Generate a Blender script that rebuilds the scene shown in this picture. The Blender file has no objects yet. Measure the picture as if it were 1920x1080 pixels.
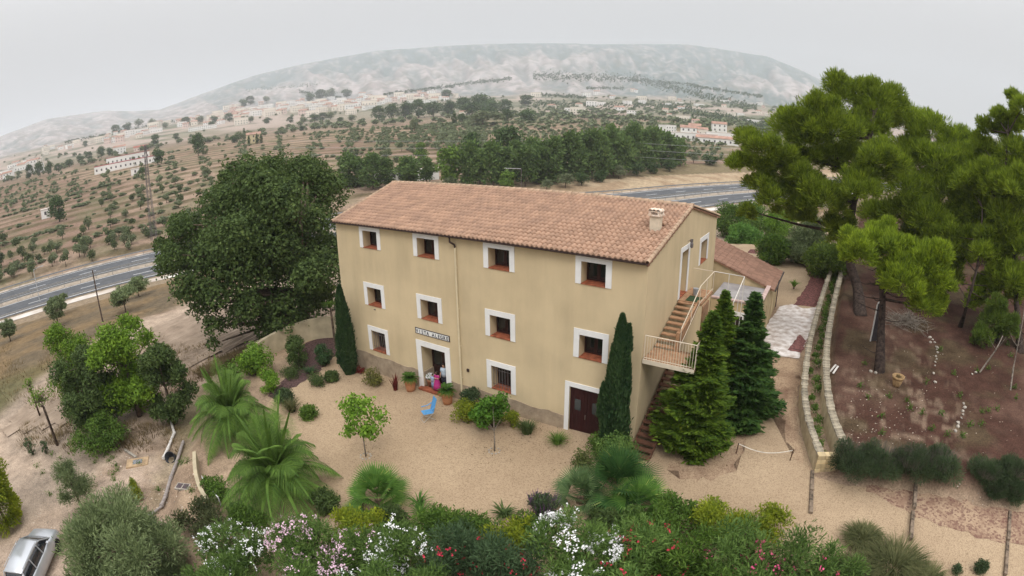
import bpy, bmesh, math, random
import numpy as np
from mathutils import Vector, Matrix
random.seed(7)
RNG = np.random.default_rng(7)
S = bpy.context.scene
C = S.collection
PI = math.pi
R = math.radians

# ------------------------------------------------------------------ camera
CAMP = np.array([27.0846, -21.2321, 14.0273])
YAW, PITCH, ROLL, K1, K3 = -0.58722, 0.30531, -0.013289, 0.951089, 0.045251
def cam_axes():
    cy, sy, cp, sp = math.cos(YAW), math.sin(YAW), math.cos(PITCH), math.sin(PITCH)
    f = np.array([sy*cp, cy*cp, -sp]); r = np.array([cy, -sy, 0.]); u = np.cross(r, f)
    cr, sr = math.cos(ROLL), math.sin(ROLL)
    return cr*r+sr*u, -sr*r+cr*u, f
AX = cam_axes()
cam = bpy.data.cameras.new('camera'); co = bpy.data.objects.new('camera', cam); C.objects.link(co)
S.camera = co
m = Matrix.Identity(4)
for i in range(3):
    m[i][0] = AX[0][i]; m[i][1] = AX[1][i]; m[i][2] = -AX[2][i]; m[i][3] = CAMP[i]
co.matrix_world = m
cam.type = 'PANO'; cam.sensor_width = 36; cam.sensor_fit = 'HORIZONTAL'
cc = cam if hasattr(cam, 'panorama_type') else cam.cycles
cc.panorama_type = 'FISHEYE_LENS_POLYNOMIAL'
MM = 36/1.92
cc.fisheye_fov = PI
cc.fisheye_polynomial_k0 = 0
cc.fisheye_polynomial_k1 = -K1/MM
cc.fisheye_polynomial_k2 = 0
cc.fisheye_polynomial_k3 = -K3/MM**3
cc.fisheye_polynomial_k4 = 0
cam.clip_start = 0.1; cam.clip_end = 20000

# ------------------------------------------------------------------ sky, sun, exposure
W = bpy.data.worlds.new('World'); S.world = W; W.use_nodes = True
nt = W.node_tree; nt.nodes.clear()
def wn(t, **k):
    n = nt.nodes.new(t)
    for a, b in k.items(): setattr(n, a, b)
    return n
SUN_EL, SUN_AZ = R(50), R(140)      # azimuth clockwise from +Y
sky = wn('ShaderNodeTexSky', sky_type='NISHITA', sun_disc=False, sun_elevation=SUN_EL, sun_rotation=SUN_AZ)
tc = wn('ShaderNodeTexCoord'); sx = wn('ShaderNodeSeparateXYZ')
nt.links.new(tc.outputs['Generated'], sx.inputs[0])
mr = wn('ShaderNodeMapRange', interpolation_type='SMOOTHSTEP')
mr.inputs['From Min'].default_value = 0.1; mr.inputs['From Max'].default_value = 1.0
nt.links.new(sx.outputs['Z'], mr.inputs['Value'])
ov = wn('ShaderNodeMix', data_type='RGBA')      # overcast: brighter towards the zenith
ov.inputs[6].default_value = (.635, .632, .632, 1)
ov.inputs[7].default_value = (2.45, 2.45, 2.47, 1)
nt.links.new(mr.outputs[0], ov.inputs[0])
b1 = wn('ShaderNodeBackground'); b1.inputs[1].default_value = 1.0
b2 = wn('ShaderNodeBackground'); b2.inputs[1].default_value = 0.05
nt.links.new(ov.outputs[2], b1.inputs[0]); nt.links.new(sky.outputs[0], b2.inputs[0])
mx = wn('ShaderNodeMixShader'); mx.inputs[0].default_value = 0.04
nt.links.new(b1.outputs[0], mx.inputs[1]); nt.links.new(b2.outputs[0], mx.inputs[2])
out = wn('ShaderNodeOutputWorld'); nt.links.new(mx.outputs[0], out.inputs[0])
sl = bpy.data.lights.new('sun', 'SUN'); so = bpy.data.objects.new('sun', sl); C.objects.link(so)
sl.energy = 1.5; sl.angle = R(18); sl.color = (1, 0.97, 0.91)
sd = Vector((math.sin(SUN_AZ)*math.cos(SUN_EL), math.cos(SUN_AZ)*math.cos(SUN_EL), math.sin(SUN_EL)))
so.rotation_euler = sd.to_track_quat('Z', 'Y').to_euler()
so.location = (0, -20, 60)
vs = S.view_settings; vs.view_transform = 'Standard'; vs.look = 'None'; vs.gamma = 1; vs.use_curve_mapping = False
vs.exposure = -0.12
S.cycles.volume_bounces = 1; S.cycles.max_bounces = 6; S.cycles.diffuse_bounces = 3; S.cycles.transparent_max_bounces = 8
S.cycles.use_denoising = True

# ------------------------------------------------------------------ noise and terrain height
def _hash(ix, iy, seed):
    n = (ix.astype(np.int64)*374761393 + iy.astype(np.int64)*668265263 + seed*1442695041) & 0xffffffff
    n = ((n ^ (n >> 13)) * 1274126177) & 0xffffffff
    return ((n ^ (n >> 16)) & 0xffff)/65535.0
def vnoise(x, y, seed=0):
    x = np.asarray(x, float); y = np.asarray(y, float)
    ix = np.floor(x); iy = np.floor(y); fx = x-ix; fy = y-iy
    fx = fx*fx*(3-2*fx); fy = fy*fy*(3-2*fy)
    a = _hash(ix, iy, seed); b = _hash(ix+1, iy, seed); c = _hash(ix, iy+1, seed); d = _hash(ix+1, iy+1, seed)
    return (a*(1-fx)+b*fx)*(1-fy)+(c*(1-fx)+d*fx)*fy
def fbm(x, y, oct=4, seed=0):
    s = 0; a = .5
    for i in range(oct):
        s = s + a*vnoise(x*2**i, y*2**i, seed+i); a *= .5
    return s/(1-.5**oct)
def sstep(x, a, b):
    t = np.clip((x-a)/(b-a), 0, 1); return t*t*(3-2*t)
SITE = np.array([(-7, 17), (-7, -4), (2, -14.2), (8, -17), (75, -17), (75, 75), (26, 75), (20, 32), (2, 20)], float)
HWY = np.array([(-104, -150), (-101, -60), (-96.5, -12), (-91, 18), (-79, 44), (-58, 68), (-35, 85), (-19, 105), (-9, 133), (3, 158), (16, 185), (34, 225), (60, 290), (120, 380), (260, 480), (520, 600), (1200, 800)], float)
def smooth_line(P, it=3):
    for _ in range(it):
        Q = [P[0]]
        for a, b in zip(P[:-1], P[1:]): Q += [a*.75+b*.25, a*.25+b*.75]
        P = np.array(Q+[P[-1]])
    return P
HW = smooth_line(HWY, 2)
def line_dist(x, y, P):
    best = np.full(np.shape(x), 1e9); side = np.zeros(np.shape(x))
    for a, b in zip(P[:-1], P[1:]):
        d = b-a; L = d@d; t = np.clip(((x-a[0])*d[0]+(y-a[1])*d[1])/L, 0, 1)
        q = np.hypot(x-a[0]-t*d[0], y-a[1]-t*d[1])
        cr = d[0]*(y-a[1])-d[1]*(x-a[0])
        m = q < best; best = np.where(m, q, best); side = np.where(m, np.sign(cr), side)
    return best, side
def inside(x, y, P):
    c = np.zeros(np.shape(x), bool)
    for a, b in zip(P, np.roll(P, -1, 0)):
        if a[1] == b[1]: continue
        m = ((a[1] > y) != (b[1] > y)) & (x < (b[0]-a[0])*(y-a[1])/(b[1]-a[1])+a[0])
        c ^= m
    return c
AZT = np.array([-180, -120, -87.2, -81.8, -75.3, -72.4, -69.6, -67.3, -59.4, -53.3, -47.3, -39.8, -31.2, -24.2, -15.5, -11.7, -7.3, -3.9, -1.7, 4, 12, 40, 180])
ELT = np.array([2, 2.6, 4.3, 4.96, 4.64, 4.13, 3.86, 4.33, 6.07, 6.86, 7.52, 7.7, 7.81, 7.75, 8.06, 7.73, 7.34, 6.27, 5.42, 3.8, 2.6, 2, 2])
def plane_z(x, y): return -1.45+.035*x+.03*y
def wallx(y): return np.interp(y, [-5, 1, 4, 9, 15, 23, 38, 60], [29.6, 29.6, 28.9, 28.35, 28.2, 28.3, 29.2, 31])
def road_z(y): return -10+4.0*sstep(np.asarray(y, float), 25, 105)
def terr(x, y, full=False):
    x = np.asarray(x, float); y = np.asarray(y, float)
    dx, dy = x-CAMP[0], y-CAMP[1]; d = np.hypot(dx, dy); az = np.degrees(np.arctan2(dx, dy))
    s, _ = line_dist(x, y, np.vstack([SITE, SITE[:1]])); s = np.where(inside(x, y, SITE), -s, s)
    P = plane_z(x, y)
    east = sstep(x-wallx(y), 0.0, 0.5)*sstep(y, 0.6, 1.4)
    P = P+east*(.5+.035*np.clip(x-29, 0, 60)+.12*(fbm(x*.35, y*.35, 3, 5)-.5)+.01*np.clip(y-10, 0, 60))
    out = np.interp(s, [1.5, 12, 30, 60, 72], [-2.75, -3.1, -4.2, -8.2, -10])
    out = out+.45*sstep(-y, 19, 24)*sstep(x, -12, -4)*sstep(s, 1, 5)*(1-sstep(s, 14, 22))
    kk = sstep(s, 0, 1.5); out = P*(1-kk)+out*kk
    out = np.maximum(out, road_z(y))
    t, side = line_dist(x, y, HW); tt = t*side                 # >0 beyond the highway
    k = sstep(s, 3, 10)*sstep(-tt, 17, 22)
    out = out+k*.35*(fbm(x*.08, y*.08, 3, 2)-.5)*2
    kz = sstep(-tt, 34, 18); out = out*(1-kz)+np.minimum(out, road_z(y))*kz
    near = np.where(s < 0, P, out)
    tb = np.clip(tt-17, 0, None)
    far1 = road_z(y)+np.interp(tb, [0, 6, 40, 200, 330], [0, 1.0, 2.6, 12, 18.5])
    w = 3*(fbm(x*.01, y*.01, 2, 9)-.5)
    q = (tb+w*10)/15.0; fr = q-np.floor(q)
    stp = (np.floor(q)+sstep(fr, 0.0, .22)-q)*0.85*15*.055
    far1 = far1+stp*sstep(tb, 14, 34)
    e = np.interp(d, [300, 400, 700, 1000, 1300], [-2.5, -.8, .35, 1.35, 2.3])
    ridge = np.interp(az, AZT, ELT)
    sc = np.clip((ridge-2.3)/5.5, 0.15, 2)
    n1 = fbm(x*.0016+3, y*.0016, 5, 21)
    u = np.clip((d-1300)/1900, 0, 1)
    e = e+(ridge-2.3)*(u**1.15)*np.where(d > 1300, 1, 0)
    nn = (fbm(az*.22, d*.0011, 5, 33)-.5)
    rg = 1-np.abs(2*fbm(az*.45+d*.0007, d*.0018, 4, 55)-1)
    e = e+sc*(2.2*nn+1.6*(rg-.75))*np.sin(u*PI)**.8+sc*(u >= 1)*0
    e = e+.10*sc*(fbm(az*.8, d*0.003, 3, 8)-.5)*sstep(u, .6, 1)
    zf = CAMP[2]+d*np.tan(np.radians(e))
    zf = np.where(d > 3200, (CAMP[2]+3200*np.tan(np.radians(e)))-(d-3200)*.25*np.clip(sc, .3, 1), zf)
    k = sstep(d, 260, 420)
    far = far1*(1-k)+(zf+stp*(1-sstep(d, 500, 800)))*k
    z = np.where(tt > 0, far, near)
    if full: return z, s, tt, d, az, u, q-np.floor(q), east
    return z
def H(x, y): return float(terr(np.array([x]), np.array([y]))[0])
def ray(px, py):
    x = (px-960)/1000; y = -(py-540)/1000; r = math.hypot(x, y)+1e-12; th = K1*r+K3*r**3
    return AX[0]*math.sin(th)*x/r+AX[1]*math.sin(th)*y/r+AX[2]*math.cos(th)
def hitz(px, py, z):
    d = ray(px, py); t = (z-CAMP[2])/d[2]; return CAMP+t*d
def gp(px, py, up=0.0, tmax=3500):
    """world point of the terrain (raised by up) seen at photo pixel px, py"""
    d = ray(px, py); ts = np.geomspace(9, tmax, 150 if tmax > 500 else 60)
    P = CAMP[None]+ts[:, None]*d; h = terr(P[:, 0], P[:, 1])+up-P[:, 2]
    i = int(np.argmax(h > 0)) or len(ts)-1
    a, b = ts[i-1], ts[i]
    for _ in range(4):
        ts2 = np.linspace(a, b, 9); P = CAMP[None]+ts2[:, None]*d; h = terr(P[:, 0], P[:, 1])+up-P[:, 2]
        j = max(1, int(np.argmax(h > 0))); a, b = ts2[j-1], ts2[j]
    q = CAMP+b*d
    return Vector((q[0], q[1], q[2]-up))
def gpb(px, py, up=0.):
    """gp for many pixels at once"""
    D = np.array([ray(a, b) for a, b in zip(px, py)]); ts = np.geomspace(9, 3500, 170); n = len(D)
    for _ in range(4):
        T = ts if ts.ndim == 2 else np.repeat(ts[None], n, 0); Q = CAMP+T[:, :, None]*D[:, None]; h = terr(Q[:, :, 0].ravel(), Q[:, :, 1].ravel()).reshape(T.shape)+up-Q[:, :, 2]
        j = np.argmax(h > 0, 1); j = np.where(j == 0, T.shape[1]-1, j); a = T[np.arange(n), j-1]; b = T[np.arange(n), j]; ts = a[:, None]+(b-a)[:, None]*np.linspace(0, 1, 9)[None]
    return CAMP+b[:, None]*D-np.array([0, 0, up])
def height_at(b, px, py):
    """how high above b the vertical through b reaches at pixel row py"""
    d = ray(px, py); t = math.hypot(b[0]-CAMP[0], b[1]-CAMP[1])/math.hypot(d[0], d[1])
    return CAMP[2]+t*d[2]-b[2]

# ------------------------------------------------------------------ materials
MATS = {}
def newmat(name):
    m = bpy.data.materials.new(name); m.use_nodes = True; n = m.node_tree.nodes; b = n['Principled BSDF']
    b.inputs['Specular IOR Level'].default_value = 0.25
    return m, m.node_tree, b
def mat(name, c, rough=.8, var=.15, scale=4., bump=0., bscale=None, metal=0., c2=None, spec=None, detail=6, objrand=0., islandrand=0.):
    if name in MATS: return MATS[name]
    m, t, b = newmat(name); b.inputs['Roughness'].default_value = rough; b.inputs['Metallic'].default_value = metal
    if spec is not None: b.inputs['Specular IOR Level'].default_value = spec
    L = t.links.new; N = t.nodes.new
    tc = N('ShaderNodeTexCoord'); no = N('ShaderNodeTexNoise'); no.inputs['Scale'].default_value = scale; no.inputs['Detail'].default_value = detail
    L(tc.outputs['Object'], no.inputs['Vector'])
    mx = N('ShaderNodeMix'); mx.data_type = 'RGBA'
    cr = N('ShaderNodeMapRange'); cr.inputs['From Min'].default_value = .32; cr.inputs['From Max'].default_value = .68
    L(no.outputs['Fac'], cr.inputs['Value'])
    L(cr.outputs[0], mx.inputs[0])
    c2 = c2 or tuple(v*(1-2*var) for v in c)
    mx.inputs[6].default_value = (*[min(1, v*(1+var*.4)) for v in c], 1); mx.inputs[7].default_value = (*c2, 1)
    last = mx.outputs[2]
    if objrand or islandrand:
        oi = N('ShaderNodeObjectInfo'); ge = N('ShaderNodeNewGeometry')
        ad = N('ShaderNodeMath'); ad.operation = 'ADD'; L(oi.outputs['Random'], ad.inputs[0]); L(ge.outputs['Random Per Island'], ad.inputs[1])
        fr = N('ShaderNodeMath'); fr.operation = 'FRACT'; L(ad.outputs[0], fr.inputs[0])
        a = max(objrand, islandrand)
        mr = N('ShaderNodeMapRange'); mr.inputs['To Min'].default_value = 1-a; mr.inputs['To Max'].default_value = 1+a
        L(fr.outputs[0], mr.inputs['Value'])
        vm = N('ShaderNodeVectorMath'); vm.operation = 'SCALE'; L(last, vm.inputs[0]); L(mr.outputs[0], vm.inputs['Scale']); last = vm.outputs[0]
    L(last, b.inputs['Base Color'])
    if bump:
        n2 = N('ShaderNodeTexNoise'); n2.inputs['Scale'].default_value = bscale or scale*6; n2.inputs['Detail'].default_value = 5
        L(tc.outputs['Object'], n2.inputs['Vector']); bp = N('ShaderNodeBump'); bp.inputs['Strength'].default_value = bump; bp.inputs['Distance'].default_value = .03
        L(n2.outputs['Fac'], bp.inputs['Height']); L(bp.outputs[0], b.inputs['Normal'])
    MATS[name] = m; return m
def stain(m, amt=.16):
    t = m.node_tree; L = t.links.new; N = t.nodes.new; b = t.nodes['Principled BSDF']; src = b.inputs['Base Color'].links[0].from_socket
    tc = N('ShaderNodeTexCoord'); mp = N('ShaderNodeMapping'); mp.inputs['Scale'].default_value = (.9, .9, .14); L(tc.outputs['Object'], mp.inputs[0])
    n = N('ShaderNodeTexNoise'); n.inputs['Scale'].default_value = 1.3; n.inputs['Detail'].default_value = 7; n.inputs['Roughness'].default_value = .62; L(mp.outputs[0], n.inputs['Vector'])
    n2 = N('ShaderNodeTexNoise'); n2.inputs['Scale'].default_value = .45; n2.inputs['Detail'].default_value = 5; L(tc.outputs['Object'], n2.inputs['Vector'])
    a = N('ShaderNodeMath'); a.operation = 'MULTIPLY'; L(n.outputs[0], a.inputs[0]); L(n2.outputs[0], a.inputs[1])
    r = N('ShaderNodeMapRange'); r.inputs['From Min'].default_value = .14; r.inputs['From Max'].default_value = .38; r.inputs['To Min'].default_value = 1+amt*.45; r.inputs['To Max'].default_value = 1-amt; L(a.outputs[0], r.inputs['Value'])
    v = N('ShaderNodeVectorMath'); v.operation = 'SCALE'; L(src, v.inputs[0]); L(r.outputs[0], v.inputs['Scale']); L(v.outputs[0], b.inputs['Base Color'])
def fol(name, c1, c2, c3=None, trans=.3, rough=.7):
    """foliage: colour varies from leaf to leaf and from spray to spray"""
    if name in MATS: return MATS[name]
    m, t, b = newmat(name); L = t.links.new; N = t.nodes.new
    b.inputs['Roughness'].default_value = rough; b.inputs['Specular IOR Level'].default_value = .2
    ge = N('ShaderNodeNewGeometry'); oi = N('ShaderNodeObjectInfo')
    no = N('ShaderNodeTexNoise'); no.inputs['Scale'].default_value = 1.1; no.inputs['Detail'].default_value = 2
    tc = N('ShaderNodeTexCoord'); L(tc.outputs['Object'], no.inputs['Vector'])
    a = N('ShaderNodeMath'); a.operation = 'MULTIPLY_ADD'; L(ge.outputs['Random Per Island'], a.inputs[0]); a.inputs[1].default_value = .55
    s = N('ShaderNodeMath'); s.operation = 'MULTIPLY_ADD'; L(no.outputs['Fac'], s.inputs[0]); s.inputs[1].default_value = 1.0; s.inputs[2].default_value = -.3
    L(s.outputs[0], a.inputs[2])
    cr = N('ShaderNodeValToRGB'); e = cr.color_ramp.elements
    e[0].position = .08; e[0].color = (*c1, 1); e[1].position = .85; e[1].color = (*c2, 1)
    if c3: x = e.new(.985); x.color = (*c3, 1)
    L(a.outputs[0], cr.inputs[0])
    hs = N('ShaderNodeHueSaturation'); mr = N('ShaderNodeMapRange'); mr.inputs['To Min'].default_value = .85; mr.inputs['To Max'].default_value = 1.15
    L(oi.outputs['Random'], mr.inputs['Value']); L(mr.outputs[0], hs.inputs['Value']); L(cr.outputs[0], hs.inputs['Color'])
    L(hs.outputs[0], b.inputs['Base Color'])
    tr = N('ShaderNodeBsdfTranslucent'); L(hs.outputs[0], tr.inputs[0])
    ms = N('ShaderNodeMixShader'); ms.inputs[0].default_value = trans
    L(b.outputs[0], ms.inputs[1]); L(tr.outputs[0], ms.inputs[2])
    L(ms.outputs[0], t.nodes['Material Output'].inputs[0])
    MATS[name] = m; return m
def gravel_mat(name, ca, cb, cell=22., big=.35, dark=(.2, .14, .09), amt=.35, wscale=7):
    m, t, b = newmat(name); L = t.links.new; N = t.nodes.new; b.inputs['Roughness'].default_value = .95; b.inputs['Specular IOR Level'].default_value = .1
    tc = N('ShaderNodeTexCoord'); v = N('ShaderNodeTexVoronoi'); v.inputs['Scale'].default_value = cell
    L(tc.outputs['Object'], v.inputs['Vector'])
    cr = N('ShaderNodeValToRGB'); cr.color_ramp.elements[0].color = (*cb, 1); cr.color_ramp.elements[1].color = (*ca, 1)
    cr.color_ramp.elements[0].position = .12; cr.color_ramp.elements[1].position = .55
    sp = N('ShaderNodeSeparateColor'); L(v.outputs['Color'], sp.inputs[0]); L(sp.outputs[0], cr.inputs[0])
    n = N('ShaderNodeTexNoise'); n.inputs['Scale'].default_value = big; n.inputs['Detail'].default_value = 7; n.inputs['Roughness'].default_value = .65; L(tc.outputs['Object'], n.inputs['Vector'])
    mr = N('ShaderNodeMapRange'); mr.inputs['From Min'].default_value = .42; mr.inputs['From Max'].default_value = .72; mr.inputs['To Max'].default_value = amt
    L(n.outputs['Fac'], mr.inputs['Value'])
    n3 = N('ShaderNodeTexNoise'); n3.inputs['Scale'].default_value = wscale; n3.inputs['Detail'].default_value = 3; L(tc.outputs['Object'], n3.inputs['Vector'])
    m3 = N('ShaderNodeMapRange'); m3.inputs['From Min'].default_value = .55; m3.inputs['From Max'].default_value = .8; m3.inputs['To Max'].default_value = .35; L(n3.outputs['Fac'], m3.inputs['Value'])
    ad = N('ShaderNodeMath'); ad.operation = 'ADD'; ad.use_clamp = True; L(mr.outputs[0], ad.inputs[0]); L(m3.outputs[0], ad.inputs[1])
    mx = N('ShaderNodeMix'); mx.data_type = 'RGBA'; L(ad.outputs[0], mx.inputs[0]); L(cr.outputs[0], mx.inputs[6]); mx.inputs[7].default_value = (*dark, 1)
    L(mx.outputs[2], b.inputs['Base Color'])
    bp = N('ShaderNodeBump'); bp.inputs['Strength'].default_value = .5; bp.inputs['Distance'].default_value = .02; L(v.outputs['Distance'], bp.inputs['Height']); L(bp.outputs[0], b.inputs['Normal'])
    MATS[name] = m; return m

# ------------------------------------------------------------------ mesh helpers
class MB:
    def __init__(s): s.v = []; s.f = []
    def add(s, v, f):
        o = len(s.v); s.v += [tuple(p) for p in v]; s.f += [tuple(i+o for i in q) for q in f]; return s
    def box(s, lo, hi, M=None, taper=None):
        x0, y0, z0 = lo; x1, y1, z1 = hi
        v = [(x0, y0, z0), (x1, y0, z0), (x1, y1, z0), (x0, y1, z0), (x0, y0, z1), (x1, y0, z1), (x1, y1, z1), (x0, y1, z1)]
        if M is not None: v = [tuple(M @ Vector(p)) for p in v]
        return s.add(v, [(0, 3, 2, 1), (4, 5, 6, 7), (0, 1, 5, 4), (1, 2, 6, 5), (2, 3, 7, 6), (3, 0, 4, 7)])
    def tube(s, pts, rad, n=7, cap=True):
        pts = [Vector(p) for p in pts]; rad = rad if hasattr(rad, '__len__') else [rad]*len(pts)
        o = len(s.v); up = Vector((0, 0, 1))
        for i, p in enumerate(pts):
            d = (pts[min(i+1, len(pts)-1)]-pts[max(i-1, 0)]).normalized()
            a = d.cross(up if abs(d.z) < .95 else Vector((1, 0, 0))).normalized(); b = a.cross(d)
            for k in range(n):
                t = 2*PI*k/n; s.v.append(tuple(p+(a*math.cos(t)+b*math.sin(t))*rad[i]))
        for i in range(len(pts)-1):
            for k in range(n):
                s.f.append((o+i*n+k, o+i*n+(k+1) % n, o+(i+1)*n+(k+1) % n, o+(i+1)*n+k))
        if cap: s.f.append(tuple(o+k for k in range(n))[::-1]); s.f.append(tuple(o+(len(pts)-1)*n+k for k in range(n)))
        return s
    def lathe(s, prof, c=(0, 0, 0), n=16, sx=1, sy=1):
        o = len(s.v)
        for r, z in prof:
            for k in range(n): t = 2*PI*k/n; s.v.append((c[0]+r*sx*math.cos(t), c[1]+r*sy*math.sin(t), c[2]+z))
        for i in range(len(prof)-1):
            for k in range(n): s.f.append((o+i*n+k, o+i*n+(k+1) % n, o+(i+1)*n+(k+1) % n, o+(i+1)*n+k))
        s.f.append(tuple(o+k for k in range(n))[::-1]); s.f.append(tuple(o+(len(prof)-1)*n+k for k in range(n)))
        return s
    def prism(s, poly, z0, z1):
        n = len(poly)
        f0 = z0 if callable(z0) else (lambda x, y: z0); f1 = z1 if callable(z1) else (lambda x, y: z1)
        v = [(x, y, f0(x, y)) for x, y in poly]+[(x, y, f1(x, y)) for x, y in poly]
        return s.add(v, [tuple(range(n))[::-1], tuple(range(n, 2*n))]+[(i, (i+1) % n, n+(i+1) % n, n+i) for i in range(n)])
    def build(s, name, mt, parent=None, smooth=False, bevel=0):
        me = bpy.data.meshes.new(name); me.from_pydata(s.v, [], s.f); me.update()
        return link(name, me, mt, parent, smooth, bevel)
def link(name, me, mt, parent=None, smooth=False, bevel=0):
    o = bpy.data.objects.new(name, me); C.objects.link(o)
    if mt is not None and not me.materials: me.materials.append(mt)
    if smooth: me.polygons.foreach_set('use_smooth', [True]*len(me.polygons))
    if parent is not None: o.parent = parent
    if bevel:
        b = o.modifiers.new('bevel', 'BEVEL'); b.width = bevel; b.segments = 2; b.limit_method = 'ANGLE'
    return o
def npmesh(name, v, k, mt, parent=None):
    """v: (n*k,3) vertices of n separate k-gons"""
    v = np.ascontiguousarray(v, np.float32); n = len(v)//k
    me = bpy.data.meshes.new(name); me.vertices.add(len(v)); me.vertices.foreach_set('co', v.ravel())
    me.loops.add(len(v)); me.loops.foreach_set('vertex_index', np.arange(len(v), dtype=np.int32))
    me.polygons.add(n); me.polygons.foreach_set('loop_start', np.arange(0, n*k, k, dtype=np.int32))
    me.update(calc_edges=True)
    return link(name, me, mt, parent)
def tag(o, label=None, cat=None, group=None, kind=None):
    if label: o['label'] = label
    if cat: o['category'] = cat
    if group: o['group'] = group
    if kind: o['kind'] = kind
    return o
def thing(name, label, cat, loc=(0, 0, 0), rz=0, group=None):
    o = bpy.data.objects.new(name, None); C.objects.link(o); o.location = loc; o.rotation_euler = (0, 0, rz); o.empty_display_size = .3
    return tag(o, label, cat, group)
def inst(src, name, parent=None, loc=None, rot=None, scale=None):
    o = bpy.data.objects.new(name, src.data); C.objects.link(o)
    if parent is not None: o.parent = parent
    if loc is not None: o.location = loc
    if rot is not None: o.rotation_euler = rot
    if scale is not None: o.scale = scale if hasattr(scale, '__len__') else (scale,)*3
    return o
KIDS = {}
def copy_tree(o, loc, rz=0, sc=1, label=None, group=None, kids=None):
    r = o.copy(); C.objects.link(r); r.location = loc; r.rotation_euler = (0, 0, rz); r.scale = sc if hasattr(sc, '__len__') else (sc,)*3
    if label: r['label'] = label
    if group: r['group'] = group
    for ch in (kids if kids is not None else o.children):
        c = ch.copy(); C.objects.link(c); c.parent = r
        for g in ch.children:
            d = g.copy(); C.objects.link(d); d.parent = c
    return r
def unit(v): return v/(np.linalg.norm(v, axis=1, keepdims=True)+1e-9)
def diamonds(c, ax, nr, l, w):
    """leaf quads at c, along ax, facing nr; l length, w width"""
    ax = unit(ax); b = unit(np.cross(nr, ax)); l = np.reshape(l, (-1, 1)); w = np.reshape(w, (-1, 1))
    return np.stack([c-ax*l*.5, c+b*w*.5-ax*l*.05, c+ax*l*.5, c-b*w*.5-ax*l*.05], 1).reshape(-1, 3)
def blob_leaves(blobs, n, size, asp=.55, shell=.3, updir=.25, along=0., seed=0, flat=.6, low=-.7):
    """leaves spread through the outer shell of ellipsoid clumps. along: 0 leaves lie on the clump, 1 they point outwards"""
    g = np.random.default_rng(seed); B = np.array(blobs, float)
    if B.shape[1] == 4: B = np.c_[B, B[:, 3], B[:, 3]]
    A = (B[:, 3]*B[:, 4]*B[:, 5])**.66; i = g.choice(len(B), n, p=A/A.sum())
    d = unit(g.normal(size=(n, 3))); d[:, 2] = np.where(d[:, 2] < low, -d[:, 2], d[:, 2])
    r = 1-np.abs(g.normal(size=n))*shell; r = np.clip(r, .15, 1.12)
    # small lumps on the clump
    lump = 1+.16*np.sin(d[:, 0]*7+i*1.7)*np.sin(d[:, 1]*7+i)*np.sin(d[:, 2]*6+i*.6)*2
    c = B[i, :3]+d*(r*lump)[:, None]*B[i, 3:6]
    nr = unit(d+g.normal(size=(n, 3))*flat+np.array([0, 0, updir]))
    rnd = g.normal(size=(n, 3)); ax = unit(np.cross(nr, rnd)); ax = unit(ax*(1-along)+d*along+np.array([0, 0, updir*along]))
    nr2 = unit(np.cross(ax, np.cross(nr, ax)+1e-4)) if along < 1 else unit(np.cross(ax, g.normal(size=(n, 3))))
    l = size*g.uniform(.65, 1.35, n)
    return diamonds(c, ax, nr2, l, l*asp)
def blades(n, r0, h, spread, w, seed=0, seg=3, droop=.5, lean0=0.05, base=(0, 0, 0)):
    """grass-like arching blades from a tuft: strips of seg quads"""
    g = np.random.default_rng(seed); a = g.uniform(0, 2*PI, n); rr = r0*np.sqrt(g.uniform(0, 1, n))
    d = np.c_[np.cos(a), np.sin(a), np.zeros(n)]; L = h*g.uniform(.6, 1.1, n); sp = spread*g.uniform(.2, 1, n)
    p0 = np.array(base)+np.c_[np.cos(a)*rr, np.sin(a)*rr, np.zeros(n)]; side = np.c_[-np.sin(a), np.cos(a), np.zeros(n)]
    V = []
    def pt(t): return p0+d*(sp*(lean0*t+t**1.6))[:, None]+np.array([0, 0, 1.])*(L*(t-droop*t**2.6))[:, None]
    for k in range(seg):
        t0, t1 = k/seg, (k+1)/seg; w0, w1 = w*(1-t0)**.7, w*(1-t1)**.7+.002
        V.append(np.stack([pt(t0)-side*w0, pt(t0)+side*w0, pt(t1)+side*w1, pt(t1)-side*w1], 1))
    return np.concatenate(V).reshape(-1, 3)
def poly_sheet(name, poly, zf, mt, kind='structure'):
    bm = bmesh.new(); vs = [bm.verts.new((x, y, zf(x, y))) for x, y in poly]; f = bm.faces.new(vs)
    bmesh.ops.triangulate(bm, faces=[f]); me = bpy.data.meshes.new(name); bm.normal_update()
    for f in bm.faces:
        if f.normal.z < 0: f.normal_flip()
    bm.to_mesh(me); bm.free(); o = link(name, me, mt); tag(o, kind=kind); return o
def wob(P, amp=.12, step=.5, closed=True, seed=3):
    """resample an outline and make it a little irregular"""
    g = np.random.default_rng(seed); Q = []; P = [np.array(p, float) for p in P]
    for a, b in zip(P, P[1:]+([P[0]] if closed else [])):
        n = max(1, int(np.hypot(*(b-a))/step))
        for k in range(n): Q.append(a+(b-a)*k/n+(g.normal(size=2)*amp if k else 0))
    return [tuple(q) for q in Q]

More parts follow.
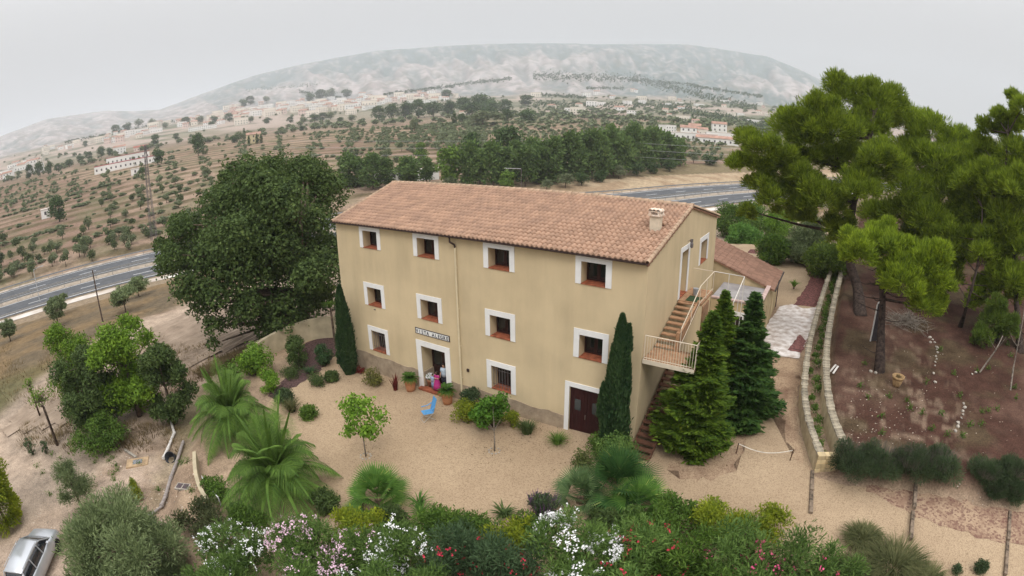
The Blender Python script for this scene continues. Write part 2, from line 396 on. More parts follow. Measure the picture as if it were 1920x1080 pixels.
# ------------------------------------------------------------------ terrain (one sheet to beyond the ridge)
def build_terrain():
    az = np.concatenate([np.arange(-180, -96, 6), np.arange(-96, 20, .26), np.arange(20, 60, .8), np.arange(60, 180, 6)])
    rr = np.concatenate([[0.5, 4, 8], np.geomspace(10, 60, 110), np.geomspace(61, 420, 190), np.geomspace(425, 3300, 150), [3500, 4000, 5000, 7000]])
    A, Rr = np.meshgrid(np.radians(az), rr); X = CAMP[0]+Rr*np.sin(A); Y = CAMP[1]+Rr*np.cos(A)
    z, s, tt, d, azd, u, fr, east = terr(X.ravel(), Y.ravel(), True)
    x = X.ravel(); y = Y.ravel()
    # base colours of the ground by zone
    def c(*v): return np.array(v, float)[None]
    def mixc(a, b, k): k = np.reshape(k, (-1, 1)); return a*(1-k)+b*k
    n1 = fbm(x*.05, y*.05, 5, 101); n2 = fbm(x*.6, y*.6, 4, 103); n3 = fbm(x*.012, y*.012, 4, 105); n4 = fbm(x*.2, y*.2, 4, 107)
    col = np.repeat(c(.37, .27, .185), len(x), 0)
    col = mixc(col, c(.30, .21, .15), sstep(n2, .45, .65)*.6)
    col = mixc(col, mixc(c(.075, .038, .028), c(.115, .065, .048), sstep(fbm(x*.25, y*.25, 4, 108), .42, .62)), east)
    k = east*sstep(fbm(x*1.6, y*1.6, 4, 109), .55, .7)*.5*sstep(30-np.abs(x-33)*4-np.abs(y-6)*1.2, 0, 20); col = mixc(col, c(.33, .24, .17), k)
    k = east*sstep(fbm(x*.4, y*.4, 3, 119), .5, .66)*.45; col = mixc(col, c(.10, .085, .045), k)
    # yard below the garden, ploughed field, dry grass down to the highway
    o = sstep(s, .5, 2)*(tt <= 0)
    col = mixc(col, mixc(c(.42, .32, .245), c(.29, .21, .15), sstep(n2, .4, .7)), o)
    col = mixc(col, c(.20, .17, .09), o*sstep(s, 0, 1)*(1-sstep(s, 3.5, 5))*sstep(n4, .4, .6)*.7)
    fld = sstep(s, 6, 8)*(1-sstep(s+3*(n1-.5), 24, 26))*(tt <= 0)*sstep(-x, -1, 3); col = mixc(col, mixc(c(.43, .33, .25), c(.33, .26, .2), sstep(n4, .4, .7)), fld)
    gr = sstep(s+6*(n1-.5), 24, 27)*(tt <= 0); col = mixc(col, mixc(c(.21, .145, .08), c(.15, .115, .075), sstep(n4, .35, .65)), gr)
    col = mixc(col, c(.12, .12, .05), gr*sstep(n1, .55, .7)*.6)
    b2 = (np.abs(tt) < 22); col = mixc(col, c(.30, .23, .16), b2*.8)
    # beyond the highway
    f = (tt > 15).astype(float)
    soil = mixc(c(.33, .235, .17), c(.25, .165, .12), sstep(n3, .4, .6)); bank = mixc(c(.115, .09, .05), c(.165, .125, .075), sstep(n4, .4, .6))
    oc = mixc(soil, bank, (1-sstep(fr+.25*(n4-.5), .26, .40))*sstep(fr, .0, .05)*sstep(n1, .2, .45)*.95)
    oc = mixc(oc, c(.135, .14, .07), sstep(fbm(x*.09, y*.09, 4, 117), .5, .7)*.5)
    oc = mixc(oc, c(.20, .19, .11), sstep(azd, -44, -30)*sstep(fbm(x*.02, y*.02, 4, 140), .35, .5)*sstep(d, 280, 380)*.85)
    oc = mixc(oc, mixc(c(.17, .135, .075), c(.24, .19, .11), n2), (tt < 50)*(azd > -38)*sstep(tt, 29, 33)*.9)
    oc = mixc(oc, mixc(c(.46, .35, .23), c(.34, .24, .15), sstep(n4, .4, .65)), (tt < 31)*(azd > -38)*sstep(tt, 14, 17)*.9)
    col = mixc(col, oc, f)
    # valley floor to the town and the mountain
    v = sstep(d, 480, 900); col = mixc(col, mixc(mixc(c(.26, .23, .17), c(.40, .32, .27), sstep(fbm(x*.006, y*.009, 4, 150), .42, .58)), c(.10, .12, .07), sstep(fbm(x*.02, y*.02, 4, 151), .55, .65)*.7), v*f)
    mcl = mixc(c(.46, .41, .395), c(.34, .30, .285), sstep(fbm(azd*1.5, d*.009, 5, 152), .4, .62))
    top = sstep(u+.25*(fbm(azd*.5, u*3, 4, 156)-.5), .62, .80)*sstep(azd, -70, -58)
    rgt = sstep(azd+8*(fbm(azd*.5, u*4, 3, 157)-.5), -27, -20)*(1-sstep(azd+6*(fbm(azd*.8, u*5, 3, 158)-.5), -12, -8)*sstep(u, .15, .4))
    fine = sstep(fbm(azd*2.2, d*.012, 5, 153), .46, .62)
    rg = 1-np.abs(2*fbm(azd*.45+d*.0007, d*.0018, 4, 55)-1); gul = 1-sstep(rg, .62, .84)  # gully mask: scrub, plus relief shading put into the colour
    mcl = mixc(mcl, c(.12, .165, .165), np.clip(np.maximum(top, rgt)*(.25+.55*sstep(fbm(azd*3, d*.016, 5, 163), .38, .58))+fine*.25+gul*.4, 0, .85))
    mcl = mixc(mcl, c(.13, .15, .11), sstep(fbm(x*.05, y*.05, 3, 154), .52, .66)*.45)
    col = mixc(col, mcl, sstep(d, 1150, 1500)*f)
    nr, na = len(rr), len(az)
    me = bpy.data.meshes.new('ground'); nv = nr*na
    me.vertices.add(nv); me.vertices.foreach_set('co', np.c_[x, y, z].astype(np.float32).ravel())
    i, j = np.meshgrid(np.arange(nr-1), np.arange(na), indexing='ij'); j2 = (j+1) % na
    q = np.stack([i*na+j, i*na+j2, (i+1)*na+j2, (i+1)*na+j], -1).reshape(-1, 4)[:, ::-1]
    me.loops.add(q.size); me.loops.foreach_set('vertex_index', q.astype(np.int32).ravel())
    me.polygons.add(len(q)); me.polygons.foreach_set('loop_start', np.arange(0, q.size, 4, dtype=np.int32))
    me.update(calc_edges=True); me.polygons.foreach_set('use_smooth', [True]*len(q))
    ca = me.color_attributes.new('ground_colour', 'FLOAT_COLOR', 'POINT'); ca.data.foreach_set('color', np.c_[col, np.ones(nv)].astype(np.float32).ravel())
    m, t, b = newmat('ground'); L = t.links.new; N = t.nodes.new; b.inputs['Roughness'].default_value = .95; b.inputs['Specular IOR Level'].default_value = .05
    at = N('ShaderNodeAttribute'); at.attribute_name = 'ground_colour'
    tc = N('ShaderNodeTexCoord')
    def noise(s, de=6, ro=.6):
        n = N('ShaderNodeTexNoise'); n.inputs['Scale'].default_value = s; n.inputs['Detail'].default_value = de; n.inputs['Roughness'].default_value = ro; L(tc.outputs['Object'], n.inputs['Vector']); return n
    def rng(n, a, b_, lo, hi):
        r = N('ShaderNodeMapRange'); r.inputs['From Min'].default_value = a; r.inputs['From Max'].default_value = b_; r.inputs['To Min'].default_value = lo; r.inputs['To Max'].default_value = hi; L(n.outputs[0], r.inputs['Value']); return r
    r1 = rng(noise(.9, 8, .7), .35, .65, .72, 1.22); r2 = rng(noise(11, 4), .35, .7, .7, 1.2)
    mu = N('ShaderNodeMath'); mu.operation = 'MULTIPLY'; L(r1.outputs[0], mu.inputs[0]); L(r2.outputs[0], mu.inputs[1])
    vm = N('ShaderNodeVectorMath'); vm.operation = 'SCALE'; L(at.outputs['Color'], vm.inputs[0]); L(mu.outputs[0], vm.inputs['Scale']); L(vm.outputs[0], b.inputs['Base Color'])
    bp = N('ShaderNodeBump'); bp.inputs['Strength'].default_value = .5; bp.inputs['Distance'].default_value = .08; L(noise(4, 6).outputs[0], bp.inputs['Height']); L(bp.outputs[0], b.inputs['Normal'])
    o = link('ground', me, m); tag(o, kind='structure')
build_terrain()
hz = MB().box((-7200, -3600, -12), (3600, 3700, 560)).build('haze', None); tag(hz, 'thin pale haze over the valley that fades the mountains', kind='stuff')
hm = bpy.data.materials.new('haze'); hm.use_nodes = True; hm.node_tree.nodes.clear(); ho = hm.node_tree.nodes.new('ShaderNodeOutputMaterial'); hv = hm.node_tree.nodes.new('ShaderNodeVolumePrincipled')
hv.inputs['Color'].default_value = (.89, .93, .98, 1); hv.inputs['Density'].default_value = .00021; hv.inputs['Anisotropy'].default_value = .1
hm.node_tree.links.new(hv.outputs[0], ho.inputs['Volume']); hz.data.materials.append(hm)

# ------------------------------------------------------------------ sheets on the site
PZ = lambda dz: (lambda x, y: plane_z(x, y)+dz)
gravel = gravel_mat('courtyard_gravel', (.43, .32, .21), (.30, .215, .14), 24, .25, (.24, .165, .105), .5)
gravel_r = gravel_mat('reddish_gravel', (.42, .305, .20), (.28, .19, .125), 22, .55, (.15, .085, .058), .95, 4)
court = wob([(-6.4, 6), (-6.2, 0), (-2.5, -3.2), (-.5, -6.5), (2.2, -9.5), (6.5, -12.0), (12, -12.6), (18, -12.4), (24, -11.5), (31, -11.8), (44, -12.5), (44, -2.4), (38, -1.4), (34.5, -.9), (31, .4), (29.6, .4), (28.6, .6), (27.3, 4), (26.6, 8), (26.2, 12.8), (23.1, 12.8), (19.7, 13.0), (-2, 13)], .1, .6)
poly_sheet('gravel_courtyard', court, PZ(.020), gravel)
poly_sheet('bark_strip', wob([(27.5, 1.6), (28.1, 1.4), (27.3, 4.2), (26.75, 8), (26.4, 12.8), (23.2, 12.8), (22.4, 9), (21.6, 5), (21.3, 1.5), (21.9, -1.2), (23.4, -1.6), (24.6, -.4), (25.0, 3), (25.4, 6.5), (26.0, 6.3), (26.6, 4)], .16, .35, seed=5), PZ(.028), gravel_r)
poly_sheet('bark_border', wob([(-6.1, 5.5), (-6.0, .4), (-3.0, -2.6), (-1.2, -6.2), (-.3, -6.2), (-.9, -2.2), (-2.6, 1.5), (-2.4, 5.5)], .12, .4, seed=6), PZ(.030), mat('dark_bark', (.13, .075, .07), .95, .4, 9, 1, 25))
poly_sheet('white_paving', wob([(23.2, 12.9), (26.25, 13.1), (26.65, 17.5), (26.7, 23.6), (25.6, 22.9), (24.6, 23.6), (23.6, 22.5), (23.15, 17)], .06, .35, seed=7), PZ(.034), mat('white_paving', (.72, .68, .66), .9, .2, 2.2, .15, 14, c2=(.42, .34, .29)))
poly_sheet('rear_gravel', wob([(12, 24), (23.4, 22.9), (28.0, 23.2), (29.1, 38), (29, 44), (20, 44), (12, 40)], .15, .6, seed=8), PZ(.022), gravel)
poly_sheet('bark_path', wob([(24.7, 23.4), (26.55, 23.6), (27.3, 28), (27.1, 34), (26, 38), (23, 40.3), (18, 40.5), (18, 38.6), (23, 38.4), (24.6, 36), (25.6, 32), (25.3, 28)], .08, .5, seed=9), PZ(.036), mat('red_bark', (.19, .075, .065), .95, .35, 6, 1, 20))
poly_sheet('red_patch', wob([(25.3, 14.2), (26.3, 14), (26.5, 16.2), (25.9, 17.2)], .1, .3, seed=10), PZ(.042), mat('red_patch', (.25, .11, .1), .95, .3, 6))
poly_sheet('sand_margin', wob([(31.2, .1), (35, -1.6), (45, -3.2), (45, -.9), (38, .2), (34, .9), (31.2, .9)], .15, .5, seed=11), PZ(.030), gravel_mat('margin_gravel', (.38, .27, .18), (.20, .12, .09), 9, .8, (.15, .07, .055), .8))

# highway: surface strips along its line
def strip(name, a, b, dz, mt, s0=0., s1=1e9, kind='structure', build=True, mbuf=None):
    P = HW; seg = np.hypot(*(P[1:]-P[:-1]).T); cs = np.r_[0, np.cumsum(seg)]
    q = np.arange(max(0, s0), min(cs[-1], s1)+.01, 2.0) if s1-s0 > 8 else np.array([s0, s1])
    x = np.interp(q, cs, P[:, 0]); y = np.interp(q, cs, P[:, 1]); tx = np.gradient(x); ty = np.gradient(y); l = np.hypot(tx, ty); nx, ny = -ty/l, tx/l
    mb = mbuf or MB(); o = len(mb.v)
    for i in range(len(q)): mb.v += [(x[i]+nx[i]*c_, y[i]+ny[i]*c_, float(road_z(y[i]+ny[i]*c_))+dz) for c_ in (a, b)]
    for i in range(len(q)-1): mb.f.append((o+2*i, o+2*i+2, o+2*i+3, o+2*i+1) if a > b else (o+2*i+1, o+2*i+3, o+2*i+2, o+2*i))
    if build:
        ob = mb.build(name, mt); tag(ob, kind=kind); return ob
def hwy_at(s, off):
    P = HW; seg = np.hypot(*(P[1:]-P[:-1]).T); cs = np.r_[0, np.cumsum(seg)]
    f = lambda s: np.array([np.interp(s, cs, P[:, 0]), np.interp(s, cs, P[:, 1])])
    p = f(s); d = f(s+1)-f(s-1); d /= np.hypot(*d); return p+off*np.array([-d[1], d[0]]), math.atan2(d[1], d[0])
HWL = float(np.sum(np.hypot(*(HW[1:]-HW[:-1]).T)))
asph = mat('asphalt', (.098, .102, .11), .9, .12, .5, .2)
strip('highway_carriageway', 2.4, 13.2, .05, asph); strip('highway_carriageway', -13.2, -2.4, .05, asph)
strip('highway_median', -2.4, 2.4, .06, mat('median_soil', (.40, .33, .26), .95, .2, .8))
strip('highway_verge', -17.5, -14.6, .058, mat('pale_verge', (.66, .62, .58), .9, .4, .14, c2=(.30, .22, .15)))
strip('highway_verge', 13.2, 15.2, .058, mat('verge_soil', (.50, .42, .35), .95, .3, .4))
wl = MB()
for o_ in (2.9, 12.0, -2.9, -12.0): strip('', o_-.13, o_+.13, .062, None, mbuf=wl, build=False)
for s_ in np.arange(20, HWL-20, 13.0):
    for o_ in (7.4, -7.4): strip('', o_-.12, o_+.12, .062, None, s0=s_, s1=s_+4.5, mbuf=wl, build=False)
tag(wl.build('highway_road_markings', mat('road_paint', (.75, .75, .75), .7, .1)), kind='structure')

# ------------------------------------------------------------------ the farmhouse
ochre = mat('ochre_render', (.62, .495, .315), .92, .07, .35, .15, 9, c2=(.56, .445, .28))
ochre2 = mat('annex_render', (.54, .42, .25), .92, .12, .8, .15, 9)
white = mat('white_trim', (.80, .79, .78), .8, .03, 2)
stain(ochre, .12); stain(ochre2, .2); stain(white, .07)
terra = mat('terracotta_tile', (.36, .11, .055), .75, .25, 5)
brownf = mat('dark_brown_wood', (.045, .018, .015), .5, .2, 3)
glassm = mat('dark_window_glass', (.018, .02, .022), .08, .2, 1, spec=.6)
maroon = mat('maroon_paint', (.035, .008, .009), .55, .15, 3)
gut = mat('brown_gutter', (.05, .03, .027), .5, .1)
cream = mat('cream_pipe', (.66, .56, .38), .6, .05)
iron = mat('cream_iron', (.70, .60, .47), .55, .05)
iron_g = mat('grey_iron', (.16, .14, .14), .5, .1)
steps = mat('terracotta_tread', (.40, .23, .13), .85, .18, 5)
stone_b = mat('stone_base', (.38, .30, .215), .95, .25, 2.3, .8, 8, c2=(.27, .205, .145))
rooft = mat('roof_tile', (.405, .255, .175), .85, .14, 1.1, .2, 20, islandrand=.14, objrand=.14, c2=(.33, .21, .15))
rooft2 = mat('annex_roof_tile', (.27, .155, .11), .9, .14, 1.2, .2, 20, islandrand=.2)
ridgem = mat('ridge_tile', (.46, .32, .22), .85, .15, 3, islandrand=.12, objrand=.12)
house = thing('farmhouse', 'three storey ochre farmhouse with terracotta tiled roof and white window surrounds', 'house')
L_, D_ = 19.71, 12.9
def xl(y): return -.18*y-.02*0
WC = [(2.23, 4.02), (6.63, 8.45), (11.32, 13.12), (16.33, 18.08)]
WR = [(8.10, 6.77), (4.66, 3.21), (1.87, .23)]
ops = []        # opening: x0, x1, z0, z1, depth, kind
for r_, (zt, zb) in enumerate(WR):
    for c_, (x0, x1) in enumerate(WC):
        if r_ == 2 and c_ in (1, 3): continue
        ops.append((x0+.28, x1-.28, zb+.02, zt-.28, .62, 'grille' if r_ == 2 else 'window', x0, x1, zt))
ops.append((6.34+.36, 8.84-.36, -1.16, 1.88-.33, .95, 'door', 6.34, 8.84, 1.88))
ops.append((15.95+.24, 18.30-.24, -1.2, 1.86-.24, .14, 'garage', 15.95, 18.30, 1.86))
def wall_open(mb, xs, zs, ops, P, depthvec, z0f=None):
    """a wall face with openings and their reveals. P(a, z) gives the point, depthvec the way in"""
    for i in range(len(xs)-1):
        for j in range(len(zs)-1):
            cx, cz = (xs[i]+xs[i+1])/2, (zs[j]+zs[j+1])/2
            if any(o[0] < cx < o[1] and o[2] < cz < o[3] for o in ops): continue
            mb.add([P(xs[i], zs[j]), P(xs[i+1], zs[j]), P(xs[i+1], zs[j+1]), P(xs[i], zs[j+1])], [(0, 1, 2, 3)])
    for o in ops:
        dv = Vector(depthvec)*o[4]; q = [Vector(P(a, z)) for a, z in ((o[0], o[2]), (o[1], o[2]), (o[1], o[3]), (o[0], o[3]))]
        for a in range(4): mb.add([q[a], q[a]+dv, q[(a+1) % 4]+dv, q[(a+1) % 4]], [(0, 1, 2, 3)])
RS, RZ0, RYR = 1.43/6.4, 8.27, 6.45
def roofz(y): return RZ0+RS*y if y < RYR else RZ0+RS*RYR-(y-RYR)*.215
mb = MB()
xs = sorted({0, L_} | {v for o in ops for v in o[:2]}); zs = sorted({-2.2, 8.12} | {v for o in ops for v in o[2:4]})
wall_open(mb, xs, zs, ops, lambda a, z: (a, 0, z), (0, 1, 0))
# gable end (right) with its door and window openings
gops = [(5.10, 6.35, 5.17, 7.55, .5, 'gdoor', 4.86, 6.57, 7.80), (9.0, 10.6, 6.03, 7.33, .5, 'gwin', 8.74, 10.84, 7.60)]
ys = sorted({0, D_} | {v for o in gops for v in o[:2]}); zs2 = sorted({-2.2, 7.6, 8.12} | {v for o in gops for v in o[2:4]})
wall_open(mb, ys, zs2, gops, lambda a, z: (L_, a, z), (-1, 0, 0))
mb.add([(L_, 0, 8.12), (L_, D_, 8.12), (L_, D_, 8.19), (L_, RYR, roofz(RYR)-.06), (L_, 0, 8.2)], [(0, 1, 2, 3, 4)])
mb.add([(L_, D_, -2.2), (xl(D_), D_, -2.2), (xl(D_), D_, 8.14), (L_, D_, 8.14)], [(0, 1, 2, 3)])
mb.add([(xl(D_), D_, -2.2), (0, 0, -2.2), (0, 0, 8.12), (xl(RYR), RYR, roofz(RYR)-.06), (xl(D_), D_, 8.14)], [(0, 1, 2, 3, 4)])
mb.build('wall', ochre, house)
# rubble base along the foot of the facade and round the corner
mb = MB()
for x0, x1 in ((0, 6.34), (8.84, 15.95)):
    mb = MB(); n = int((x1-x0)/.45); g = np.random.default_rng(5)
    tp = [(x0+(x1-x0)*i/n, -.10+.035*g.normal()*(0 < i < n)) for i in range(n+1)]
    for (a, za), (b, zb) in zip(tp[:-1], tp[1:]): mb.add([(a, -.035, -2.2), (b, -.035, -2.2), (b, -.035, zb), (a, -.035, za), (a, 0, za), (b, 0, zb)], [(0, 1, 2, 3), (3, 2, 5, 4)])
    mb.build('stone_base', stone_b, house)
def surround(x0, x1, z0, z1, w, parent, P=lambda a, d, z: (a, -d, z), wt=None):
    wt = wt or w; mb = MB(); d = .035
    A = [(x0, z0), (x0, z1), (x1, z1), (x1, z0), (x1-w, z0), (x1-w, z1-wt), (x0+w, z1-wt), (x0+w, z0)]
    v = [P(a, d, z) for a, z in A]+[P(a, 0, z) for a, z in A]
    f = [(0, 7, 6, 1)[::1], (1, 6, 5, 2), (2, 5, 4, 3)]+[(i, (i+1) % 8, 8+(i+1) % 8, 8+i) for i in range(8)]
    mb.add(v, f); return mb.build('frame', white, parent)
def casement(parent, x0, x1, z0, z1, dep, P, nm='casement', bars=1):
    mb = MB(); t = .075
    def bx(a0, a1, c0, c1, d0=.0, d1=.05):
        v = [P(a, -(dep-d), c) for d in (d0, d1) for a, c in ((a0, c0), (a1, c0), (a1, c1), (a0, c1))]
        mb.add(v, [(0, 1, 2, 3), (7, 6, 5, 4), (0, 4, 5, 1), (1, 5, 6, 2), (2, 6, 7, 3), (3, 7, 4, 0)])
    xm = (x0+x1)/2
    for a, b in ((x0, xm-.003), (xm+.003, x1)):
        bx(a, a+t, z0, z1); bx(b-t, b, z0, z1); bx(a+t, b-t, z0, z0+t); bx(a+t, b-t, z1-t, z1)
    o = mb.build(nm, brownf, parent)
    return o
def pane(parent, x0, x1, z0, z1, dep, P):
    return MB().add([P(x0, -dep, z0), P(x1, -dep, z0), P(x1, -dep, z1), P(x0, -dep, z1)], [(0, 1, 2, 3)]).build('pane', glassm, parent)
PF = lambda a, d, z: (a, -d, z)
PG = lambda a, d, z: (L_+d, a, z)
def window(o, P, house, grille=False):
    x0, x1, z0, z1, dep, k, fx0, fx1, fz1 = o
    w = surround(fx0, fx1, z0, fz1, .28, house, P); w.name = 'window'
    casement(w, x0, x1, z0+.05, z1, dep, P); pane(w, x0, (x0+x1)/2, z0, z1, dep-.01, P); pane(w, (x0+x1)/2, x1, z0, z1, dep-.01, P)
    n = 5
    for i in range(n):       # terracotta sill tiles
        a0, a1 = x0+(x1-x0)*i/n+.004, x0+(x1-x0)*(i+1)/n-.004
        mb = MB(); v = [P(a, d, z) for z in (z0-.005, z0+.035) for a, d in ((a0, .04), (a1, .04), (a1, -dep), (a0, -dep))]
        mb.add(v, [(0, 3, 2, 1), (4, 5, 6, 7), (0, 1, 5, 4), (1, 2, 6, 5), (2, 3, 7, 6), (3, 0, 4, 7)]).build('sill_tile', terra, w)
    if grille:
        for i in range(7):
            a = x0+(x1-x0)*(i+.5)/7; MB().tube([P(a, -.08, z0+.04), P(a, -.08, z1)], .013, 5).build('grille_bar', iron_g, w)
        for z in (z0+.25, z1-.25): MB().tube([P(x0, -.1, z), P(x1, -.1, z)], .012, 5).build('grille_bar', iron_g, w)
    return w
for o in ops:
    if o[5] in ('window', 'grille'): window(o, PF, house, o[5] == 'grille')
window(gops[1], PG, house)
# main door: tall dark double door set deep, terracotta step
o = ops[-2]; d_ = surround(6.34, 8.84, -1.16, 1.88, .36, house, PF, .33); d_.name = 'door_surround'
door = MB()
for a, b in ((6.70, 7.585), (7.595, 8.48)):
    for (c0, c1, e0, e1) in ((a, a+.1, -1.1, 1.55), (b-.1, b, -1.1, 1.55), (a+.1, b-.1, -1.1, -.95), (a+.1, b-.1, -.05, .08), (a+.1, b-.1, 1.42, 1.55)): door.box((c0, .86, e0), (c1, .93, e1))
    door.box((a+.1, .885, -.95), (b-.1, .92, -.05))
dr = door.build('door', brownf, house)
for a, b in ((6.80, 7.485), (7.695, 8.38)): MB().box((a, .895, .08), (b, .915, 1.42)).build('pane', glassm, dr)
MB().tube([(7.66, .84, -.1), (7.66, .80, -.1), (7.66, .80, .0)], .018, 6).build('handle', mat('brass', (.5, .35, .12), .35, .1, metal=1), dr)
MB().box((6.72, .0, -1.0), (6.78, .86, -.1)).build('plinth_lining', stone_b, house)
for i in range(6):
    a = 6.5+i*.36
    for k in range(3):
        if a > 6.6 and a < 8.4 or k == 0: MB().box((max(a, 6.705)+.004 if k else a+.004, -.32+k*.42, -1.18), (min(a+.352, 8.47) if k else a+.356, .09+k*.42, -1.06-(0 if k else .0))).build('step_tile', terra, house)
# garage door, maroon with two panes
o = ops[-1]; g_ = surround(15.95, 18.30, -.95, 1.86, .24, house, PF); g_.name = 'garage_surround'
gd = MB()
for a, b in ((16.19, 17.12), (17.13, 18.06)):
    n = 6
    for i in range(n): gd.box((a+(b-a)*i/n+.004, .10, -1.1), (a+(b-a)*(i+1)/n-.004, .14, 1.62))
gdo = gd.build('garage_door', maroon, house)
for a in (16.45, 17.40): MB().box((a, .085, .35), (a+.33, .105, .95)).build('pane', mat('grey_glass', (.05, .06, .065), .2, .1, spec=.6), gdo)
MB().tube([(17.06, .05, -.05), (17.06, .05, .2)], .016, 6).build('handle', mat('steel', (.5, .5, .5), .35, .1, metal=1), gdo)
# gable door (ochre panelled, shut) with white surround, red step, lamp above
o = gops[0]; s_ = surround(4.86, 6.57, 5.15, 7.80, .25, house, PG); s_.name = 'gable_door_surround'
gdr = MB().box((L_-.44, 5.10, 5.17), (L_-.40, 6.35, 7.55)).build('gable_door', mat('ochre_door', (.44, .35, .20), .7, .05), house)
MB().box((L_-.40, 5.2, 5.4), (L_-.385, 6.25, 6.3)).build('door_panel', mat('ochre_door', (.44, .35, .20)), gdr)
MB().box((L_-.40, 5.08, 5.16), (L_+.06, 6.37, 5.205)).build('step_tile', terra, house)
lm = MB().tube([(L_, 6.1, 7.95), (L_+.18, 6.1, 8.02), (L_+.22, 6.1, 7.9)], .018, 6).lathe([(.02, .0), (.09, -.06), (.085, -.26), (.04, -.3)], (L_+.22, 6.1, 7.92), 8)
lm.build('wall_lamp', iron_g, house)
MB().box((L_, 6.55, 7.72), (L_+.12, 6.75, 7.95)).build('floodlight', iron_g, house)
# name sign of white tiles with dark blue letters over the door
sg = MB().box((6.36, -.03, 2.26), (8.90, -.003, 2.62)).build('name_sign', mat('sign_border', (.07, .055, .06), .5, .05), house)
dk = mat('sign_letter', (.03, .028, .05), .4, .02); wt_ = mat('white_glaze', (.78, .78, .76), .25, .03)
txt = 'VISTA ALEGRE'; tw = (8.84-6.42)/len(txt)
for i, ch in enumerate(txt):
    a = 6.42+tw*i
    tl = MB().box((a+.006, -.042, 2.305), (a+tw-.006, -.031, 2.575)).build('letter_tile', wt_, sg)
    if ch == ' ': continue
    cu = bpy.data.curves.new('letter', 'FONT'); cu.body = ch; cu.size = .29; cu.extrude = .003; cu.align_x = 'CENTER'; cu.offset = .008; cu.resolution_u = 3
    tmp = bpy.data.objects.new('tmp', cu); me = tmp.to_mesh(); me = me.copy(); bpy.data.objects.remove(tmp)
    lo = link('letter', me, dk, sg); lo.rotation_euler = (PI/2, 0, 0); lo.location = (a+tw/2, -.046, 2.335)
    me.transform(Matrix.Scale(.85, 4, (1, 0, 0)))
# gutter, downpipe, small meter box
mb = MB(); pr_ = [(-.33, 8.215), (-.33, 8.15), (-.29, 8.12), (-.24, 8.12), (-.21, 8.205), (-.225, 8.205), (-.245, 8.14), (-.30, 8.15), (-.315, 8.215)]
o = 0
mb.v = [(x, y, z) for x in (-.1, L_+.06) for y, z in pr_]; n = len(pr_); mb.f = [(i, (i+1) % n, n+(i+1) % n, n+i) for i in range(n)]+[tuple(range(n)), tuple(range(n, 2*n))[::-1]]
mb.build('gutter', gut, house)
MB().tube([(9.42, -.27, 8.13), (9.42, -.27, 7.9), (9.58, -.1, 7.74), (9.60, -.075, 7.58)], .055, 8).build('gutter_outlet', gut, house)
dp = MB().tube([(9.60, -.075, 7.6), (9.60, -.075, -1.1)], .055, 8).build('downpipe', cream, house)
for z in (6.5, 4.3, 2.2, .3): MB().box((9.53, -.075, z), (9.67, -.0, z+.05)).build('pipe_bracket', cream, dp)
MB().box((10.0, -.07, .82), (10.14, -.004, .98)).build('vent_box', gut, house)
MB().box((3.0, -.05, 3.0), (3.12, -.004, 3.05)).build('wall_light', iron_g, house)
MB().box((-.2, -.2, 8.105), (L_-.02, .0, 8.14)).build('eave_soffit', mat('soffit', (.16, .10, .07), .8, .1), house)
# roof: every tile a piece; the 300 that show largest are objects, the rest one joined part
TW, TL = .255, .40
def tile_geo():
    """interlocking tile: a barrel and a channel, front lip raised above the tile below"""
    prof = [(-.5, .0), (-.38, -.016), (-.22, -.008), (-.12, .040), (.04, .088), (.22, .090), (.38, .045), (.5, .002)]
    V = []; F = []
    for y, lift in ((0, .046), (TL*1.08, .0)): V += [(u*TW*1.02, y, h+lift) for u, h in prof]
    n = len(prof); F += [(i, i+1, n+i+1, n+i) for i in range(n-1)]
    V += [(u*TW*1.02, .004, h*.4+.002) for u, h in prof]; F += [(2*n+i, 2*n+i+1, i+1, i) for i in range(n-1)]
    return np.array(V, float), F
TV, TF = tile_geo()
ang = math.atan(RS); NX = int((L_+.1+1.9)/TW)
roof = MB()
e = .06
for y0, y1 in ((-.22, RYR), ):
    roof.add([(xl(y0)-.12, y0, roofz(y0)-.03), (L_+.10, y0, roofz(y0)-.03), (L_+.10, RYR, roofz(RYR)-.03), (xl(RYR)-.12, RYR, roofz(RYR)-.03), (L_+.10, D_+.5, roofz(D_+.5)-.03), (xl(D_)-.12, D_+.5, roofz(D_+.5)-.03)], [(0, 1, 2, 3), (3, 2, 4, 5)])
    roof.add([(xl(y0)-.12, y0, roofz(y0)-.11), (L_+.10, y0, roofz(y0)-.11), (L_+.10, RYR, roofz(RYR)-.11), (xl(RYR)-.12, RYR, roofz(RYR)-.11), (L_+.10, D_+.5, roofz(D_+.5)-.11), (xl(D_)-.12, D_+.5, roofz(D_+.5)-.11)], [(3, 2, 1, 0), (5, 4, 2, 3)])
    roof.add([(L_+.10, y0, roofz(y0)-.11), (L_+.10, RYR, roofz(RYR)-.11), (L_+.10, RYR, roofz(RYR)-.03), (L_+.10, y0, roofz(y0)-.03), (L_+.10, D_+.5, roofz(D_+.5)-.11), (L_+.10, D_+.5, roofz(D_+.5)-.03), (xl(y0)-.12, y0, roofz(y0)-.11), (xl(y0)-.12, y0, roofz(y0)-.03), (xl(RYR)-.12, RYR, roofz(RYR)-.11), (xl(RYR)-.12, RYR, roofz(RYR)-.03)], [(0, 1, 2, 3), (1, 4, 5, 2), (6, 0, 3, 7), (8, 6, 7, 9)])
rf = roof.build('roof', mat('roof_deck', (.32, .17, .11), .9, .2), house)
CHX, CHY = 18.88, 3.2
tiles = []
for j in range(int((RYR+.27)/(TL*math.cos(ang)))+1):
    y = -.27+j*TL*math.cos(ang)
    if y > RYR-.15: break
    for i in range(NX):
        x = L_-.02-(i+.5)*TW
        if x < xl(y)-.02: break
        if abs(x-CHX) < .33 and abs(y+.15-CHY) < .42: continue
        tiles.append((x, y))
